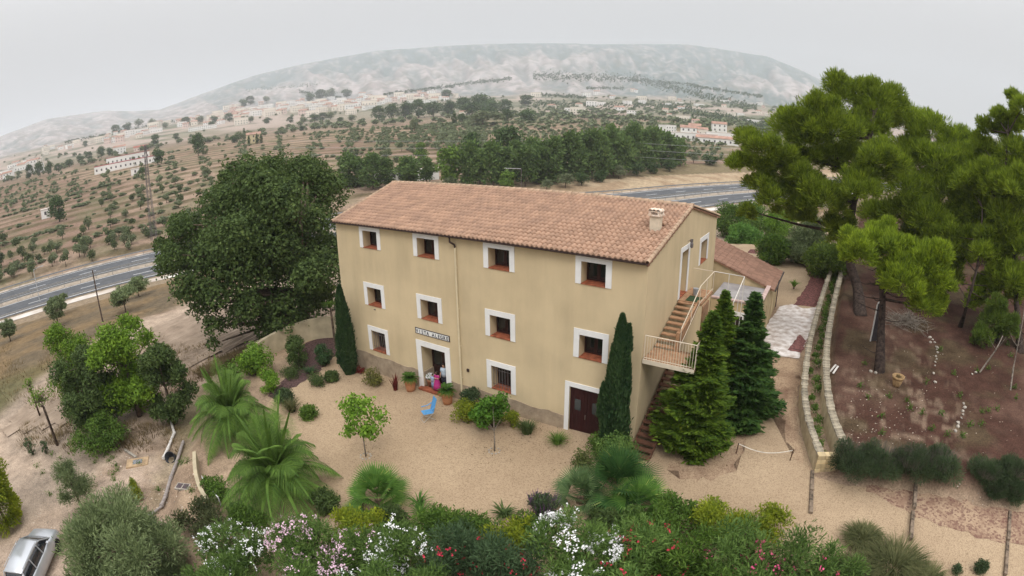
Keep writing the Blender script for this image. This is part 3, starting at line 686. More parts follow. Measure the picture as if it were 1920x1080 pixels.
tiles.sort(key=lambda t: (t[0]-CAMP[0])**2+(t[1]-CAMP[1])**2+(9-CAMP[2])**2)
tme = bpy.data.meshes.new('roof_tile'); tme.from_pydata([tuple(v) for v in TV], [], TF); tme.update(); tme.materials.append(rooft); tme.polygons.foreach_set('use_smooth', [True]*7+[False]*7)
g = np.random.default_rng(3)
for x, y in tiles[:300]:
    o = bpy.data.objects.new('roof_tile', tme); C.objects.link(o); o.parent = rf; o.location = (x, y, roofz(y)-.01+g.normal()*.003); o.rotation_euler = (ang+g.normal()*.008, g.normal()*.01, g.normal()*.012)
V = []; F = []; cosA, sinA = math.cos(ang), math.sin(ang)
for x, y in tiles[300:]:
    v = TV.copy(); yy = v[:, 1]*cosA-v[:, 2]*sinA; zz = v[:, 1]*sinA+v[:, 2]*cosA; k = len(V)*len(TV)
    a = g.normal()*.012
    V.append(np.c_[x+v[:, 0]-a*yy, y+yy, roofz(y)-.01+zz+g.normal()*.003]); F += [tuple(q+k for q in f) for f in TF]
k0 = len(V)
for j in range(19):       # rear slope
    y = D_+.5-j*TL*.97
    if y < RYR: break
    for i in range(NX+5):
        x = L_-.02-(i+.5)*TW
        if x < xl(y): break
        v = TV*np.array([1, -1, 1]); k = len(V)*len(TV); sa = -.21
        V.append(np.c_[x+v[:, 0], y+v[:, 1]*.978-v[:, 2]*sa, roofz(y)-.01+v[:, 1]*sa+v[:, 2]*.978]); F += [tuple(q+k for q in f)[::-1] for f in TF]
me = bpy.data.meshes.new('roof_tile'); me.from_pydata(np.concatenate(V).tolist(), [], F); me.update(); me.polygons.foreach_set('use_smooth', [True]*len(me.polygons))
tag(link('roof_tile', me, rooft, rf), kind='stuff')
def barrel(r, l, n=7):
    V = []; F = []
    for y, s in ((0, 1.0), (l, .86)): V += [(math.cos(PI*i/(n-1))*r*s, y, math.sin(PI*i/(n-1))*r*s+(.012 if y == 0 else 0)) for i in range(n)]
    V += [(math.cos(PI*i/(n-1))*r*.86, .0, math.sin(PI*i/(n-1))*r*.86) for i in range(n)]
    F = [(i, n+i, n+i+1, i+1) for i in range(n-1)]+[(2*n+i, i, i+1, 2*n+i+1) for i in range(n-1)]
    me = bpy.data.meshes.new('ridge_tile'); me.from_pydata(V, [], F); me.update(); me.materials.append(ridgem); return me
bm_ = barrel(.155, .44)
x = L_+.12; 
while x > xl(RYR)-.1:
    o = bpy.data.objects.new('ridge_tile', bm_); C.objects.link(o); o.parent = rf; o.location = (x, RYR, roofz(RYR)+.0); o.rotation_euler = (0, 0, PI/2+g.normal()*.02); x -= .415
vm_ = barrel(.105, .40)
for sx_, base in ((1, L_+.045), (-1, None)):
    for j in range(18):
        y = -.27+j*TL*math.cos(ang)
        if y > RYR-.2: break
        o = bpy.data.objects.new('verge_tile', vm_); C.objects.link(o); o.parent = rf; o.location = (base if base else xl(y)-.1, y, roofz(y)+.02); o.rotation_euler = (ang, 0, g.normal()*.02)
    for j in range(18):
        y = D_+.5-j*TL*.97
        if y < RYR+.2: break
        o = bpy.data.objects.new('verge_tile', vm_); C.objects.link(o); o.parent = rf; o.location = (base if base else xl(y)-.1, y, roofz(y)+.02); o.rotation_euler = (.21, 0, PI+g.normal()*.02)
for j in range(17):      # tile ends corbelled under the gable verge
    y = -.2+j*.385
    MB().box((L_+.0, y, roofz(y)-.17), (L_+.07, y+.20, roofz(y)-.09)).build('verge_corbel', mat('verge_brick', (.33, .2, .13), .9, .2, objrand=.2), rf)
# chimney with its tiled cowl
zc = roofz(CHY)
ch = MB().box((CHX-.24, CHY-.24, zc-.3), (CHX+.24, CHY+.24, zc+.62)).build('chimney', mat('chimney_render', (.66, .57, .44), .9, .1, 2), house, bevel=.02)
cw = mat('lichen_white', (.72, .66, .58), .9, .15, 6, c2=(.6, .42, .3))
MB().box((CHX-.32, CHY-.32, zc+.62), (CHX+.32, CHY+.32, zc+.69)).build('chimney_slab', cw, ch)
for sx_, sy_ in ((-1, -1), (1, -1), (1, 1), (-1, 1)): MB().box((CHX+sx_*.22-.06, CHY+sy_*.22-.06, zc+.69), (CHX+sx_*.22+.06, CHY+sy_*.22+.06, zc+.84)).build('cowl_pier', cw, ch)
for k, dx in enumerate((-.19, .0, .19)):
    o = bpy.data.objects.new('cowl_tile', barrel(.12, .66)); C.objects.link(o); o.parent = ch; o.location = (CHX+dx, CHY-.33, zc+.83); o.data.materials[0] = mat('cowl_tile', (.62, .42, .28), .85, .2, 5, c2=(.75, .7, .62))
MB().box((CHX-.31, CHY-.31, zc+.82), (CHX+.31, CHY+.31, zc+.86)).build('chimney_slab', cw, ch)
# TV aerial behind the ridge
ae = thing('tv_aerial', 'thin television aerial mast standing behind the roof ridge of the farmhouse', 'aerial', (8.3, 8.2, 9.1))
MB().tube([(0, 0, 0), (0, 0, 1.75)], .018, 5).build('mast', iron_g, ae)
MB().tube([(-1.25, 0, 1.68), (.0, 0, 1.70)], .012, 5).build('boom', mat('aluminium', (.6, .6, .6), .4, .05, metal=.8), ae)
for k in range(8): MB().tube([(-1.2+k*.16, -.14, 1.68), (-1.2+k*.16, .14, 1.68)], .006, 4).build('rod', mat('aluminium', (.6, .6, .6)), ae)

# ------------------------------------------------------------------ annex with lean-to roof and flat terrace
an = thing('annex', 'low ochre annex with sloping tiled roof and flat grey terrace behind the farmhouse', 'annex')
AXE, AY0, AY1, AZE = 23.2, 17.0, 22.5, 2.98
def az_(x): return AZE+.33*(23.5-x)
mb = MB()
aops = [(18.2, 19.2, .7, 2.3, .2, 'w', 0, 0, 0), (20.3, 21.2, .7, 2.3, .2, 'w', 0, 0, 0)]
rops = [(14.0, 14.7, .15, 1.9, .25, 'w', 0, 0, 0), (15.7, 16.4, .45, 2.1, .25, 'w', 0, 0, 0), (18.7, 19.5, .1, 2.15, .25, 'w', 0, 0, 0)]
ys = sorted({13.0, AY0, AY1} | {v for o in rops for v in o[:2]}); zs = sorted({-1, 2.9} | {v for o in rops for v in o[2:4]})
wall_open(mb, ys, zs, rops, lambda a, z: (AXE, a, z), (-1, 0, 0))
fops = [(21.3, 21.98, -.4, 2.02, .2, 'd', 21.02, 22.26, 2.30)]
xs = sorted({19.72, AXE} | {v for o in fops for v in o[:2]}); zs = sorted({-1, 2.9} | {v for o in fops for v in o[2:4]})
wall_open(mb, xs, zs, fops, lambda a, z: (a, 13.0, z), (0, 1, 0))
mb.add([(14, AY0, -1), (AXE, AY0, -1), (AXE, AY0, az_(AXE)-.05), (14, AY0, az_(14)-.05)], [(0, 1, 2, 3)])
mb.add([(AXE, AY0, 2.9), (AXE, AY1, 2.9), (AXE, AY1, az_(AXE)-.05), (AXE, AY0, az_(AXE)-.05)], [(0, 1, 2, 3)])
mb.add([(AXE, AY1, -1), (14, AY1, -1), (14, AY1, az_(14)-.05), (AXE, AY1, az_(AXE)-.05)], [(0, 1, 2, 3)])
mb.add([(14, AY1, -1), (14, AY0, -1), (14, AY0, az_(14)-.05), (14, AY1, az_(14)-.05)], [(0, 1, 2, 3)])
mb.build('wall', ochre2, an)
PA = lambda a, d, z: (AXE+d, a, z)
for o in rops:
    w = MB().box((AXE-.2, o[0], o[2]), (AXE-.18, o[1], o[3])).build('window', glassm, an)
    cas = MB()
    for a, b in ((o[0], o[0]+.06), (o[1]-.06, o[1]), ((o[0]+o[1])/2-.03, (o[0]+o[1])/2+.03)): cas.box((AXE-.18, a, o[2]), (AXE-.15, b, o[3]))
    cas.build('window_frame', brownf, w)
dd = surround(21.02, 22.26, -.5, 2.30, .28, an, lambda a, d, z: (a, 13.0-d, z)); dd.name = 'door_surround'
MB().box((21.3, 13.16, -.4), (21.98, 13.2, 2.02)).build('glass_door', glassm, dd)
MB().box((21.61, 13.13, -.4), (21.67, 13.16, 2.02)).build('door_frame', brownf, dd)
MB().box((19.72, 13.0, 2.9), (AXE, AY0, 2.96)).build('terrace_floor', mat('grey_terrace', (.33, .31, .30), .9, .15, 1.2, c2=(.24, .22, .22)), an)
cop = mat('pink_coping', (.55, .40, .36), .8, .1, 3)
n = 9
for i in range(n): MB().box((19.72+(AXE-19.72)*i/n+.004, 12.93, 2.961), (19.72+(AXE-19.72)*(i+1)/n-.004, 13.2, 3.05)).build('coping_tile', cop, an)
MB().box((AXE-.22, 13.2, 2.9), (AXE, AY0, 3.18)).build('parapet', ochre2, an)
n = 10
for i in range(n): MB().box((AXE-.26, 13.2+(AY0-.05-13.2)*i/n+.004, 3.18), (AXE+.04, 13.2+(AY0-.05-13.2)*(i+1)/n-.004, 3.24)).build('coping_tile', cop, an)
dk_ = MB().add([(14, AY0-.12, az_(14)-.03), (23.5, AY0-.12, az_(23.5)-.03), (23.5, AY1+.12, az_(23.5)-.03), (14, AY1+.12, az_(14)-.03)]+[(14, AY0-.12, az_(14)-.1), (23.5, AY0-.12, az_(23.5)-.1), (23.5, AY1+.12, az_(23.5)-.1), (14, AY1+.12, az_(14)-.1)], [(0, 1, 2, 3), (7, 6, 5, 4), (0, 4, 5, 1), (1, 5, 6, 2), (2, 6, 7, 3)]).build('roof', mat('roof_deck', (.32, .17, .11)), an)
V = []; F = []; F_obj = []; sa = math.sin(math.atan(.33)); ca = math.cos(math.atan(.33))
ame = bpy.data.meshes.new('roof_tile'); ame.from_pydata([tuple(v) for v in TV*np.array([1.18, 1, .7])], [], TF); ame.update(); ame.materials.append(mat('annex_tile_single', (.27, .155, .11), .9, .14, 1.2, .2, 20, islandrand=.16, objrand=.16))
cnt = 0
for j in range(26):
    x = 23.52-j*TL*ca
    for i in range(20):
        y = AY0-.08+(i+.5)*.277
        cnt += 1
        if cnt <= 300:
            o = bpy.data.objects.new('roof_tile', ame); C.objects.link(o); o.parent = dk_; o.location = (x, y, az_(x)-.01); o.rotation_euler = Matrix(((0, -ca, sa), (1, 0, 0), (0, sa, ca))).to_euler()
        else:
            v = TV*np.array([1.18, 1, .7]); k = len(V)*len(TV)
            V.append(np.c_[x-v[:, 1]*ca+v[:, 2]*sa, y+v[:, 0], az_(x)-.01+v[:, 1]*sa+v[:, 2]*ca]); F += [tuple(q+k for q in f) for f in TF]
me = bpy.data.meshes.new('roof_tile'); me.from_pydata(np.concatenate(V).tolist(), [], F); me.update(); tag(link('roof_tile', me, rooft2, dk_), kind='stuff')
MB().tube([(23.6, AY0-.1, AZE-.06), (23.6, AY1+.15, AZE-.06)], .06, 6).build('gutter', gut, an)
MB().tube([(23.6, AY1-.05, AZE-.1), (23.28, AY1-.05, AZE-.3), (23.28, AY1-.05, 0)], .045, 6).build('downpipe', gut, an)

# ------------------------------------------------------------------ outside staircase on the gable end
st = thing('outside_staircase', 'outside staircase with brown treads and cream iron railings up the gable end', 'staircase', (L_+.04, 0, 0))
def fl(n, y0, z0, y1, z1, x0, x1, sm, out=True):
    for i in range(n):
        f = i/(n-1); y = y0+(y1-y0)*f; z = z0+(z1-z0)*f
        MB().box((x0, y, z-.055), (x1, y+.30, z)).build('tread', sm, st)
    for xx in ((x0-.0, x0+.06), (x1-.06, x1)):
        a, b = (y0-.05, z0-.22), (y1+.3, z1-.12)
        m_ = MB(); m_.add([(x, y, z+dz) for x in xx for (y, z), dz in ((a, -.10), (b, -.10), (b, .08), (a, .08))], [(0, 1, 2, 3), (7, 6, 5, 4), (0, 4, 5, 1), (1, 5, 6, 2), (2, 6, 7, 3), (3, 7, 4, 0)])
        if xx[0] > x0 or out: m_.build('stringer', sm, st)
steps_d = mat('brown_tread', (.155, .072, .045), .85, .2, 5)
fl(16, -.95, -.60, 3.9, 2.15, .06, 1.12, steps_d)
MB().box((.0, 4.2, 2.1), (2.3, 5.3, 2.25)).build('half_landing', steps, st)
MB().box((.0, .0, 3.70), (2.4, 1.5, 3.84)).build('landing', steps, st)
MB().box((.0, -.03, 3.66), (2.4, .0, 3.86)).build('landing_edge', iron, st)
fl(9, 1.5, 3.96, 4.7, 5.10, .02, .98, steps, False)
for y in (1.35,): MB().box((1.0, 1.5, 3.0), (1.16, 1.75, 4.75)).build('newel', steps, st)
MB().box((.0, 4.9, 5.02), (1.25, 7.4, 5.14)).build('top_landing', steps, st)
m_ = MB(); m_.add([(x, y, z) for x in (1.02, 1.12) for y, z in ((1.6, 4.55), (5.0, 5.28), (5.0, 5.02), (1.6, 3.75))], [(0, 1, 2, 3), (7, 6, 5, 4), (0, 4, 5, 1), (1, 5, 6, 2), (2, 6, 7, 3), (3, 7, 4, 0)]); m_.build('stair_cheek', steps, st)
MB().box((.35, 5.0, 5.145), (1.05, 5.9, 5.165)).build('doormat', mat('green_mat', (.04, .07, .03), .95, .2, 8), st)
# railings
r1 = MB().tube([(.05, .0, 4.98), (2.4, .0, 4.98), (2.4, 1.5, 4.98)], .022, 6).build('railing', iron, st)
MB().tube([(.05, .0, 3.94), (2.4, .0, 3.94)], .016, 6).build('bottom_rail', iron, r1)
for i in range(20): x = .05+i*2.35/19; MB().tube([(x, .0, 3.86), (x, .0, 4.98)], .011 if i % 19 else .02, 5, cap=False).build('baluster', iron, r1)
for i in range(1, 9): y = i*1.5/9; MB().tube([(2.4, y, 3.86), (2.4, y, 4.98)], .011, 5, cap=False).build('baluster', iron, r1)
r2 = MB().tube([(1.2, 1.6, 4.95), (1.2, 4.6, 6.15), (1.25, 7.3, 6.25), (.06, 7.3, 6.25)], .022, 6).build('railing', iron, st)
for (x, y, z0, z1) in ((1.2, 1.6, 3.84, 4.95), (1.2, 3.2, 4.6, 5.58), (1.2, 4.6, 5.14, 6.15), (1.22, 5.9, 5.14, 6.2), (1.25, 7.3, 5.14, 6.25)): MB().tube([(x, y, z0), (x, y, z1)], .02, 6).build('post', iron, r2)
MB().tube([(1.2, 1.7, 4.1), (1.2, 4.6, 5.25), (1.25, 7.3, 5.3)], .014, 6).build('bottom_rail', iron, r2)
r3 = MB().tube([(1.25, 7.3, 6.25), (2.95, 7.3, 6.22), (2.95, 4.6, 5.6), (2.95, 4.55, 4.0)], .024, 6).build('railing', mat('white_iron', (.72, .68, .62), .5, .05), st)
for (x, y, z0, z1) in ((2.95, 7.3, 3.4, 6.22), (2.95, 6.0, 3.6, 5.92), (2.1, 7.3, 5.1, 6.23)): MB().tube([(x, y, z0), (x, y, z1)], .02, 6).build('post', mat('white_iron', (.72, .68, .62)), r3)
MB().box((1.27, 5.0, 2.6), (1.35, 6.2, 5.0)).build('side_wall', steps, st)
bk = MB().lathe([(.13, 0), (.155, .34), (.165, .36)], (L_+.62, 6.15, 5.15), 14).build('bucket', mat('galvanised', (.42, .44, .47), .45, .1, metal=.4)); tag(bk, 'grey metal bucket beside the door at the top of the stairs', 'bucket')

def ploughed():
    a, b = hitz(372, 700, -3.4), hitz(480, 640, -3.4); d = (b-a)[:2]; d /= np.hypot(*d); n = np.array([-d[1], d[0]])
    U, Vv = np.meshgrid(np.arange(-46, 34, 1.3), np.arange(-34, 34, .22)); x = -18+U*d[0]+Vv*n[0]; y = -8+U*d[1]+Vv*n[1]; k = np.arange(U.shape[0])[:, None]
    z, s, tt, dd, az, u, fr, e = terr(x.ravel(), y.ravel(), True); g = np.random.default_rng(2)
    Z = z.reshape(x.shape)+.05+np.where(k % 3 == 0, .13, np.where(k % 3 == 1, .04, -.02))+g.normal(size=x.shape)*.018; S_ = s.reshape(x.shape)
    ok = ((y > -10) | (x < -13+.58*(y+20.3))) & (S_ > 6.2+.8*np.sin(x)) & (S_ < 22.5+1.5*np.sin(y*.3)) & (x < -2.5) & (Z > -9)
    F = []; na = U.shape[1]
    for i in range(U.shape[0]-1):
        for j in range(na-1):
            if ok[i, j] and ok[i+1, j] and ok[i, j+1] and ok[i+1, j+1]: F.append((i*na+j, i*na+j+1, (i+1)*na+j+1, (i+1)*na+j))
    me = bpy.data.meshes.new('ploughed_field'); me.from_pydata(np.c_[x.ravel(), y.ravel(), Z.ravel()].tolist(), [], F); me.update()
    bm = bmesh.new(); bm.from_mesh(me); bmesh.ops.delete(bm, geom=[v for v in bm.verts if not v.link_faces], context='VERTS'); bm.to_mesh(me); bm.free()
    tag(link('ploughed_field', me, mat('ploughed_soil', (.36, .28, .215), .95, .3, .6, .8, 6, c2=(.26, .20, .15))), kind='structure')
ploughed()

# ------------------------------------------------------------------ vegetation builders
F_DARK = fol('dark_evergreen_leaf', (.034, .060, .019), (.115, .168, .045), (.24, .29, .09))
F_PINE = fol('pine_needle', (.080, .130, .014), (.34, .44, .032), (.56, .60, .08), trans=.45)
F_PINE2 = fol('pine_needle_dull', (.055, .095, .018), (.16, .23, .032), (.28, .30, .06))
F_BUSH = fol('shrub_leaf', (.045, .095, .016), (.14, .235, .035), (.26, .32, .05))
F_BRIGHT = fol('bright_leaf', (.08, .17, .02), (.22, .36, .04), (.42, .50, .07), trans=.4)
F_YEL = fol('yellow_green_leaf', (.13, .19, .02), (.36, .40, .03), (.65, .58, .07), trans=.4)
F_OLIVE = fol('olive_leaf', (.085, .12, .05), (.23, .28, .125), (.40, .43, .28))
F_OLEA = fol('oleander_leaf', (.050, .105, .022), (.18, .28, .065), (.34, .42, .14))
F_CYP = fol('cypress_leaf', (.025, .065, .028), (.085, .150, .050), (.17, .23, .08))
F_CON = fol('conifer_spray', (.028, .075, .010), (.17, .26, .022), (.55, .58, .07), trans=.25)
F_CON2 = fol('dark_conifer_spray', (.020, .058, .014), (.072, .135, .024), (.2, .27, .05), trans=.2)
F_PALM = fol('palm_leaflet', (.050, .110, .018), (.175, .285, .050), (.42, .46, .13), trans=.3)
F_FAN = fol('fan_palm_leaf', (.055, .14, .025), (.15, .28, .05), (.32, .38, .09), trans=.3)
F_BLUE = fol('blue_palm_leaf', (.05, .10, .035), (.14, .21, .08), (.26, .31, .14), trans=.2)
F_LAV = fol('lavender_leaf', (.035, .062, .026), (.095, .135, .058), (.2, .21, .12))
F_DRY = fol('dry_grass', (.13, .095, .045), (.27, .20, .10), (.42, .33, .18))
F_GRASS = fol('grass_blade', (.04, .075, .022), (.12, .16, .05), (.26, .25, .11))
F_RED = fol('red_leaf', (.10, .018, .015), (.22, .035, .03), (.4, .05, .06))
F_FAR = fol('far_tree_leaf', (.035, .068, .024), (.09, .145, .042), (.15, .2, .07), trans=.25)
F_FARO = fol('far_olive_leaf', (.10, .125, .06), (.20, .235, .12), (.3, .32, .2), trans=.3)
F_FARP = fol('far_poplar_leaf', (.065, .115, .035), (.16, .24, .065), (.27, .34, .11), trans=.3)
bark = mat('bark', (.16, .115, .085), .95, .35, 6, 1, 18)
barkd = mat('pine_bark', (.085, .06, .05), .95, .35, 5, 1, 14)
barkg = mat('grey_bark', (.26, .22, .18), .95, .3, 8, .8, 20)
def at(px, py, dist): return CAMP+ray(px, py)*dist
def rblobs(n, rx, ry, h, r, z0=0., seed=1):
    g = np.random.default_rng(seed); B = []
    for i in range(n):
        a = g.uniform(0, 2*PI); q = math.sqrt(g.uniform(0, 1)); z = g.uniform(0, 1); k = math.sqrt(max(.05, 1-(2*z-1)**2*.8)); rr = r*g.uniform(.7, 1.25)
        B.append((math.cos(a)*q*max(rx*k-rr*.6, .05), math.sin(a)*q*max(ry*k-rr*.6, .05), z0+rr*.5+z*(h-z0-rr*1.1), rr, rr, rr*.85))
    return B
def limbs(mb, trunk, blobs, r0, seed=0, frac=.75, start=.35):
    """branches that leave the trunk and reach into the clumps of the crown"""
    g = np.random.default_rng(seed); T = [Vector(t) for t in trunk]
    for b in blobs:
        c = Vector(b[:3]); cand = T[max(1, int(len(T)*start)):]
        o = min(cand, key=lambda p: (p-c).length*1.0+max(0, p.z-c.z)*2)
        mid = o.lerp(c, .5)+Vector((g.normal()*.1, g.normal()*.1, -.08))*((c-o).length*.4)
        mb.tube([o, o.lerp(mid, .5), mid, mid.lerp(c, .6), o.lerp(c, frac+.15)], [r0, r0*.85, r0*.6, r0*.4, r0*.18], 5, cap=False)
def tree(name, label, cat, base, blobs, lm, n, size, trunk=None, r0=.15, bm=None, asp=.5, group=None, seed=1, shell=.3, along=0., updir=.25, limb=True, flat=.6, low=-.7, extra=None, kids=True):
    root = thing(name, label, cat, base, 0, group); b = Vector(base)
    if trunk is None: trunk = [(0, 0, -.2), (0, 0, blobs[0][2])]
    T = [Vector(t) for t in trunk]; mb = MB(); k = len(T); mb.tube(T, [r0*(1-.75*i/(k-1)) for i in range(k)], 8)
    if limb: limbs(mb, T, blobs, r0*.38, seed)
    mb.build('trunk', bm or bark, root, smooth=True)
    cr = npmesh('crown', blob_leaves(blobs, n, size, asp, shell, updir, along, seed, flat, low), 4, lm, root)
    if extra: extra(root)
    return root
def flowers(root, blobs, n, mt, size=.10, per=7, seed=4, name='blossoms', top=.1, sub=None):
    g = np.random.default_rng(seed); B = np.array(blobs); sb = g.choice(len(B), min(len(B), max(2, int(len(B)*.55))), replace=False); i = g.choice(sb, n); d = unit(g.normal(size=(n, 3))*.75+g.normal(size=(len(B), 3))[i]*.6+np.array([.15, -.45, .55])); d[:, 2] = np.where(d[:, 2] < top-.3, np.abs(d[:, 2]), d[:, 2])
    if sub: sel = g.uniform(size=n) < 1
    c = B[i, :3]+d*B[i, 3:6]*g.uniform(.97, 1.12, (n, 1)); cc = np.repeat(c, per, 0)+g.normal(size=(n*per, 3))*size*.55
    v = diamonds(cc, g.normal(size=(n*per, 3)), g.normal(size=(n*per, 3))+np.repeat(d, per, 0)*1.5, size*g.uniform(.6, 1.1, n*per), size*.8)
    return tag(npmesh(name, v, 4, mt, root), kind='stuff')
def bush(name, label, cat, base, h, r, lm, n, size, nb=9, br=None, fl=None, seed=1, asp=.45, group=None, along=.15, ry=None, stem=True, z0=0., bm=None, shell=.33):
    br = br or r*.55; B = rblobs(nb, r, ry or r, h, br, z0, seed)
    g = np.random.default_rng(seed); root = thing(name, label, cat, base, g.uniform(0, .4), group)
    mb = MB()
    for b in B[:8]: mb.tube([(g.normal()*.08, g.normal()*.08, -.15), (b[0]*.4, b[1]*.4, b[2]*.5), (b[0], b[1], b[2])], [.035, .025, .012], 5)
    mb.build('stems', bm or bark, root)
    npmesh('foliage', blob_leaves(B, n, size, asp, shell, .3, along, seed, .7, -.95), 4, lm, root)
    for j, (cnt, mt, sz) in enumerate(fl or []): flowers(root, B, cnt, mt, sz, seed=seed+j)
    return root
def above(px, py, h):
    """base point of a plant of height h whose top shows at px, py"""
    return gp(px, py, h)
petal_w = mat('white_petal', (.85, .84, .84), .7, .03); petal_p = mat('pale_pink_petal', (.80, .55, .66), .7, .1, islandrand=.15)
petal_r = mat('crimson_petal', (.50, .035, .07), .7, .15, islandrand=.25); petal_k = mat('pink_petal', (.65, .10, .22), .7, .15, islandrand=.25); petal_v = mat('mauve_flower', (.19, .09, .20), .8, .2, islandrand=.3)

# ---- the large pines
def pine(label, base, trunk_px, blobs_px, n, lm=F_PINE, r0=.28, seed=1, size=.34, ob=None, bm=None):
    """trunk_px: (px, py, distance); blobs_px: (px, py, radius in px, distance). Everything stands at its own distance"""
    b = Vector(base); T = [(0, 0, -.3)]+[tuple(Vector(at(*t))-b) for t in trunk_px]
    g = np.random.default_rng(seed); B = []
    for px, py, rp, d in blobs_px:
        dd = d+g.uniform(-1.6, 1.6); c = Vector(at(px, py, dd))-b; r = rp*dd/1000*1.0
        B.append((*c, r, r, r*.74))
        for _ in range(6): a = unit(g.normal(size=(1, 3)))[0]; q = r*g.uniform(.28, .62); B.append((c.x+a[0]*r*.9, c.y+a[1]*r*.9, c.z+a[2]*r*.7, q, q, q*.85))
    root = thing('pine_tree', label, 'pine tree', base)
    mb = MB(); k = len(T); mb.tube(T, [r0*(1-.6*i/(k-1))+(.12 if i == 0 else 0) for i in range(k)], 10)
    limbs(mb, T, B[::7], r0*.36, seed, start=.3)
    for _ in range(16):
        i = g.integers(1, max(2, k-1)); o = Vector(T[i]).lerp(Vector(T[i-1]), g.uniform(0, .7)); a = g.uniform(0, 6.3); L = g.uniform(.8, 2.6); d = Vector((math.cos(a), math.sin(a), g.uniform(-.25, .3)))
        mb.tube([o, o+d*L*.5+Vector((0, 0, -.1)), o+d*L+Vector((g.normal()*.2, g.normal()*.2, .15))], [.045, .025, .008], 4, cap=False)
    mb.build('trunk', bm or barkd, root, smooth=True)
    A = np.array([x[:] for x in B]); n1 = int(n)
    npmesh('crown', blob_leaves(B, n1, size*1.3, .13, .32, .5, .66, seed, .9, -.6), 4, lm, root)
    return root
pA = gp(1650, 697); pB = gp(1615, 592)
pine('tall pine with a bare straight trunk above the terracotta pot', pA, [(1652, 620, 36.5), (1655, 560, 36), (1652, 520, 35.5), (1640, 480, 35.5), (1650, 440, 36)],
     [(1615, 478, 34, 35), (1672, 468, 44, 35), (1735, 492, 46, 35), (1695, 525, 46, 34), (1757, 525, 36, 35), (1655, 440, 30, 37), (1735, 570, 34, 35), (1600, 450, 26, 36)], 56000, seed=11, r0=.30, size=.30)
pine('broad old pine leaning over the wall with the largest rounded crown', pB, [(1608, 540, 48), (1595, 500, 47), (1590, 440, 47), (1600, 380, 47), (1620, 320, 47), (1630, 260, 48), (1640, 210, 49)],
     [(1530, 212, 42, 47), (1585, 178, 44, 50), (1648, 192, 46, 50), (1478, 238, 40, 46), (1515, 262, 46, 45), (1435, 282, 42, 46), (1398, 262, 24, 46), (1388, 302, 24, 46), (1560, 240, 50, 46), (1620, 235, 46, 49), (1498, 345, 46, 45), (1452, 368, 36, 45),
      (1545, 372, 42, 45), (1600, 300, 46, 48), (1650, 300, 44, 45), (1612, 345, 46, 44), (1430, 345, 30, 46), (1470, 305, 40, 46), (1520, 300, 30, 47), (1400, 395, 18, 46), (1570, 425, 30, 45), (1500, 400, 28, 46)], 150000, seed=12, r0=.50, size=.36)
pC = gp(1760, 560, 0)
pine('pine with a dense crown filling the gap behind the broad old pine', pC, [(1755, 480, 52), (1745, 400, 52), (1740, 330, 52), (1735, 270, 53)],
     [(1695, 225, 42, 54), (1745, 240, 40, 54), (1785, 265, 36, 54), (1765, 310, 48, 52), (1705, 285, 40, 53), (1700, 350, 48, 51), (1775, 365, 48, 51), (1740, 410, 46, 50), (1680, 400, 40, 50), (1800, 320, 34, 53), (1720, 450, 36, 50), (1640, 400, 34, 51), (1800, 420, 36, 51), (1650, 450, 30, 52), (1720, 490, 30, 50), (1780, 480, 30, 50), (1690, 500, 24, 50)], 90000, seed=13, r0=.40, size=.42)
pD = gp(1915, 662)
pine('pine at the wood edge with a dark reddish trunk beside the sapling', pD, [(1905, 560, 47), (1900, 480, 46), (1890, 400, 46), (1885, 320, 47), (1890, 250, 48)],
     [(1890, 232, 30, 49), (1918, 200, 26, 49), (1850, 292, 36, 50), (1905, 290, 44, 48), (1870, 350, 42, 48), (1925, 360, 46, 47), (1840, 400, 40, 48), (1890, 425, 42, 46), (1925, 460, 44, 46), (1850, 240, 20, 50), (1880, 400, 34, 44), (1835, 265, 18, 50), (1900, 350, 40, 45), (1860, 455, 34, 45), (1915, 520, 34, 44), (1880, 500, 30, 45), (1870, 215, 18, 50), (1900, 180, 16, 50), (1840, 330, 34, 49)], 100000, seed=14, r0=.26, size=.38)
pE = gp(1800, 612)
pine('slender pine leaning to one side on the slope of the red clearing', pE, [(1815, 565, 44.5), (1830, 510, 44), (1840, 450, 45), (1842, 390, 46)],
     [(1822, 340, 36, 50), (1835, 440, 40, 48), (1815, 395, 34, 50), (1850, 480, 34, 46), (1870, 520, 30, 46), (1905, 530, 34, 46), (1812, 290, 26, 52), (1800, 470, 30, 48), (1780, 440, 30, 49), (1830, 560, 24, 46), (1850, 540, 26, 46), (1790, 520, 22, 48), (1815, 345, 34, 48)], 56000, seed=15, r0=.15, size=.36)
pF = gp(1845, 532)
pine('distant thin pine at the back of the red clearing', pF, [(1848, 480, 72), (1850, 420, 72), (1855, 360, 72)], [(1855, 350, 30, 72), (1830, 400, 26, 72), (1880, 400, 30, 72), (1900, 340, 34, 74), (1810, 450, 26, 70), (1770, 470, 22, 68), (1795, 500, 20, 66), (1900, 460, 30, 70), (1860, 470, 24, 68)], 24000, F_PINE2, seed=16, r0=.2, size=.6)
pG = gp(1872, 640)
pine('small scrubby pine with a low dark crown in front of the wood', pG, [(1870, 620, 44), (1868, 590, 44)], [(1862, 600, 30, 43), (1845, 632, 22, 43), (1890, 610, 24, 44), (1870, 570, 20, 44)], 12000, F_PINE2, seed=17, r0=.08, size=.3)
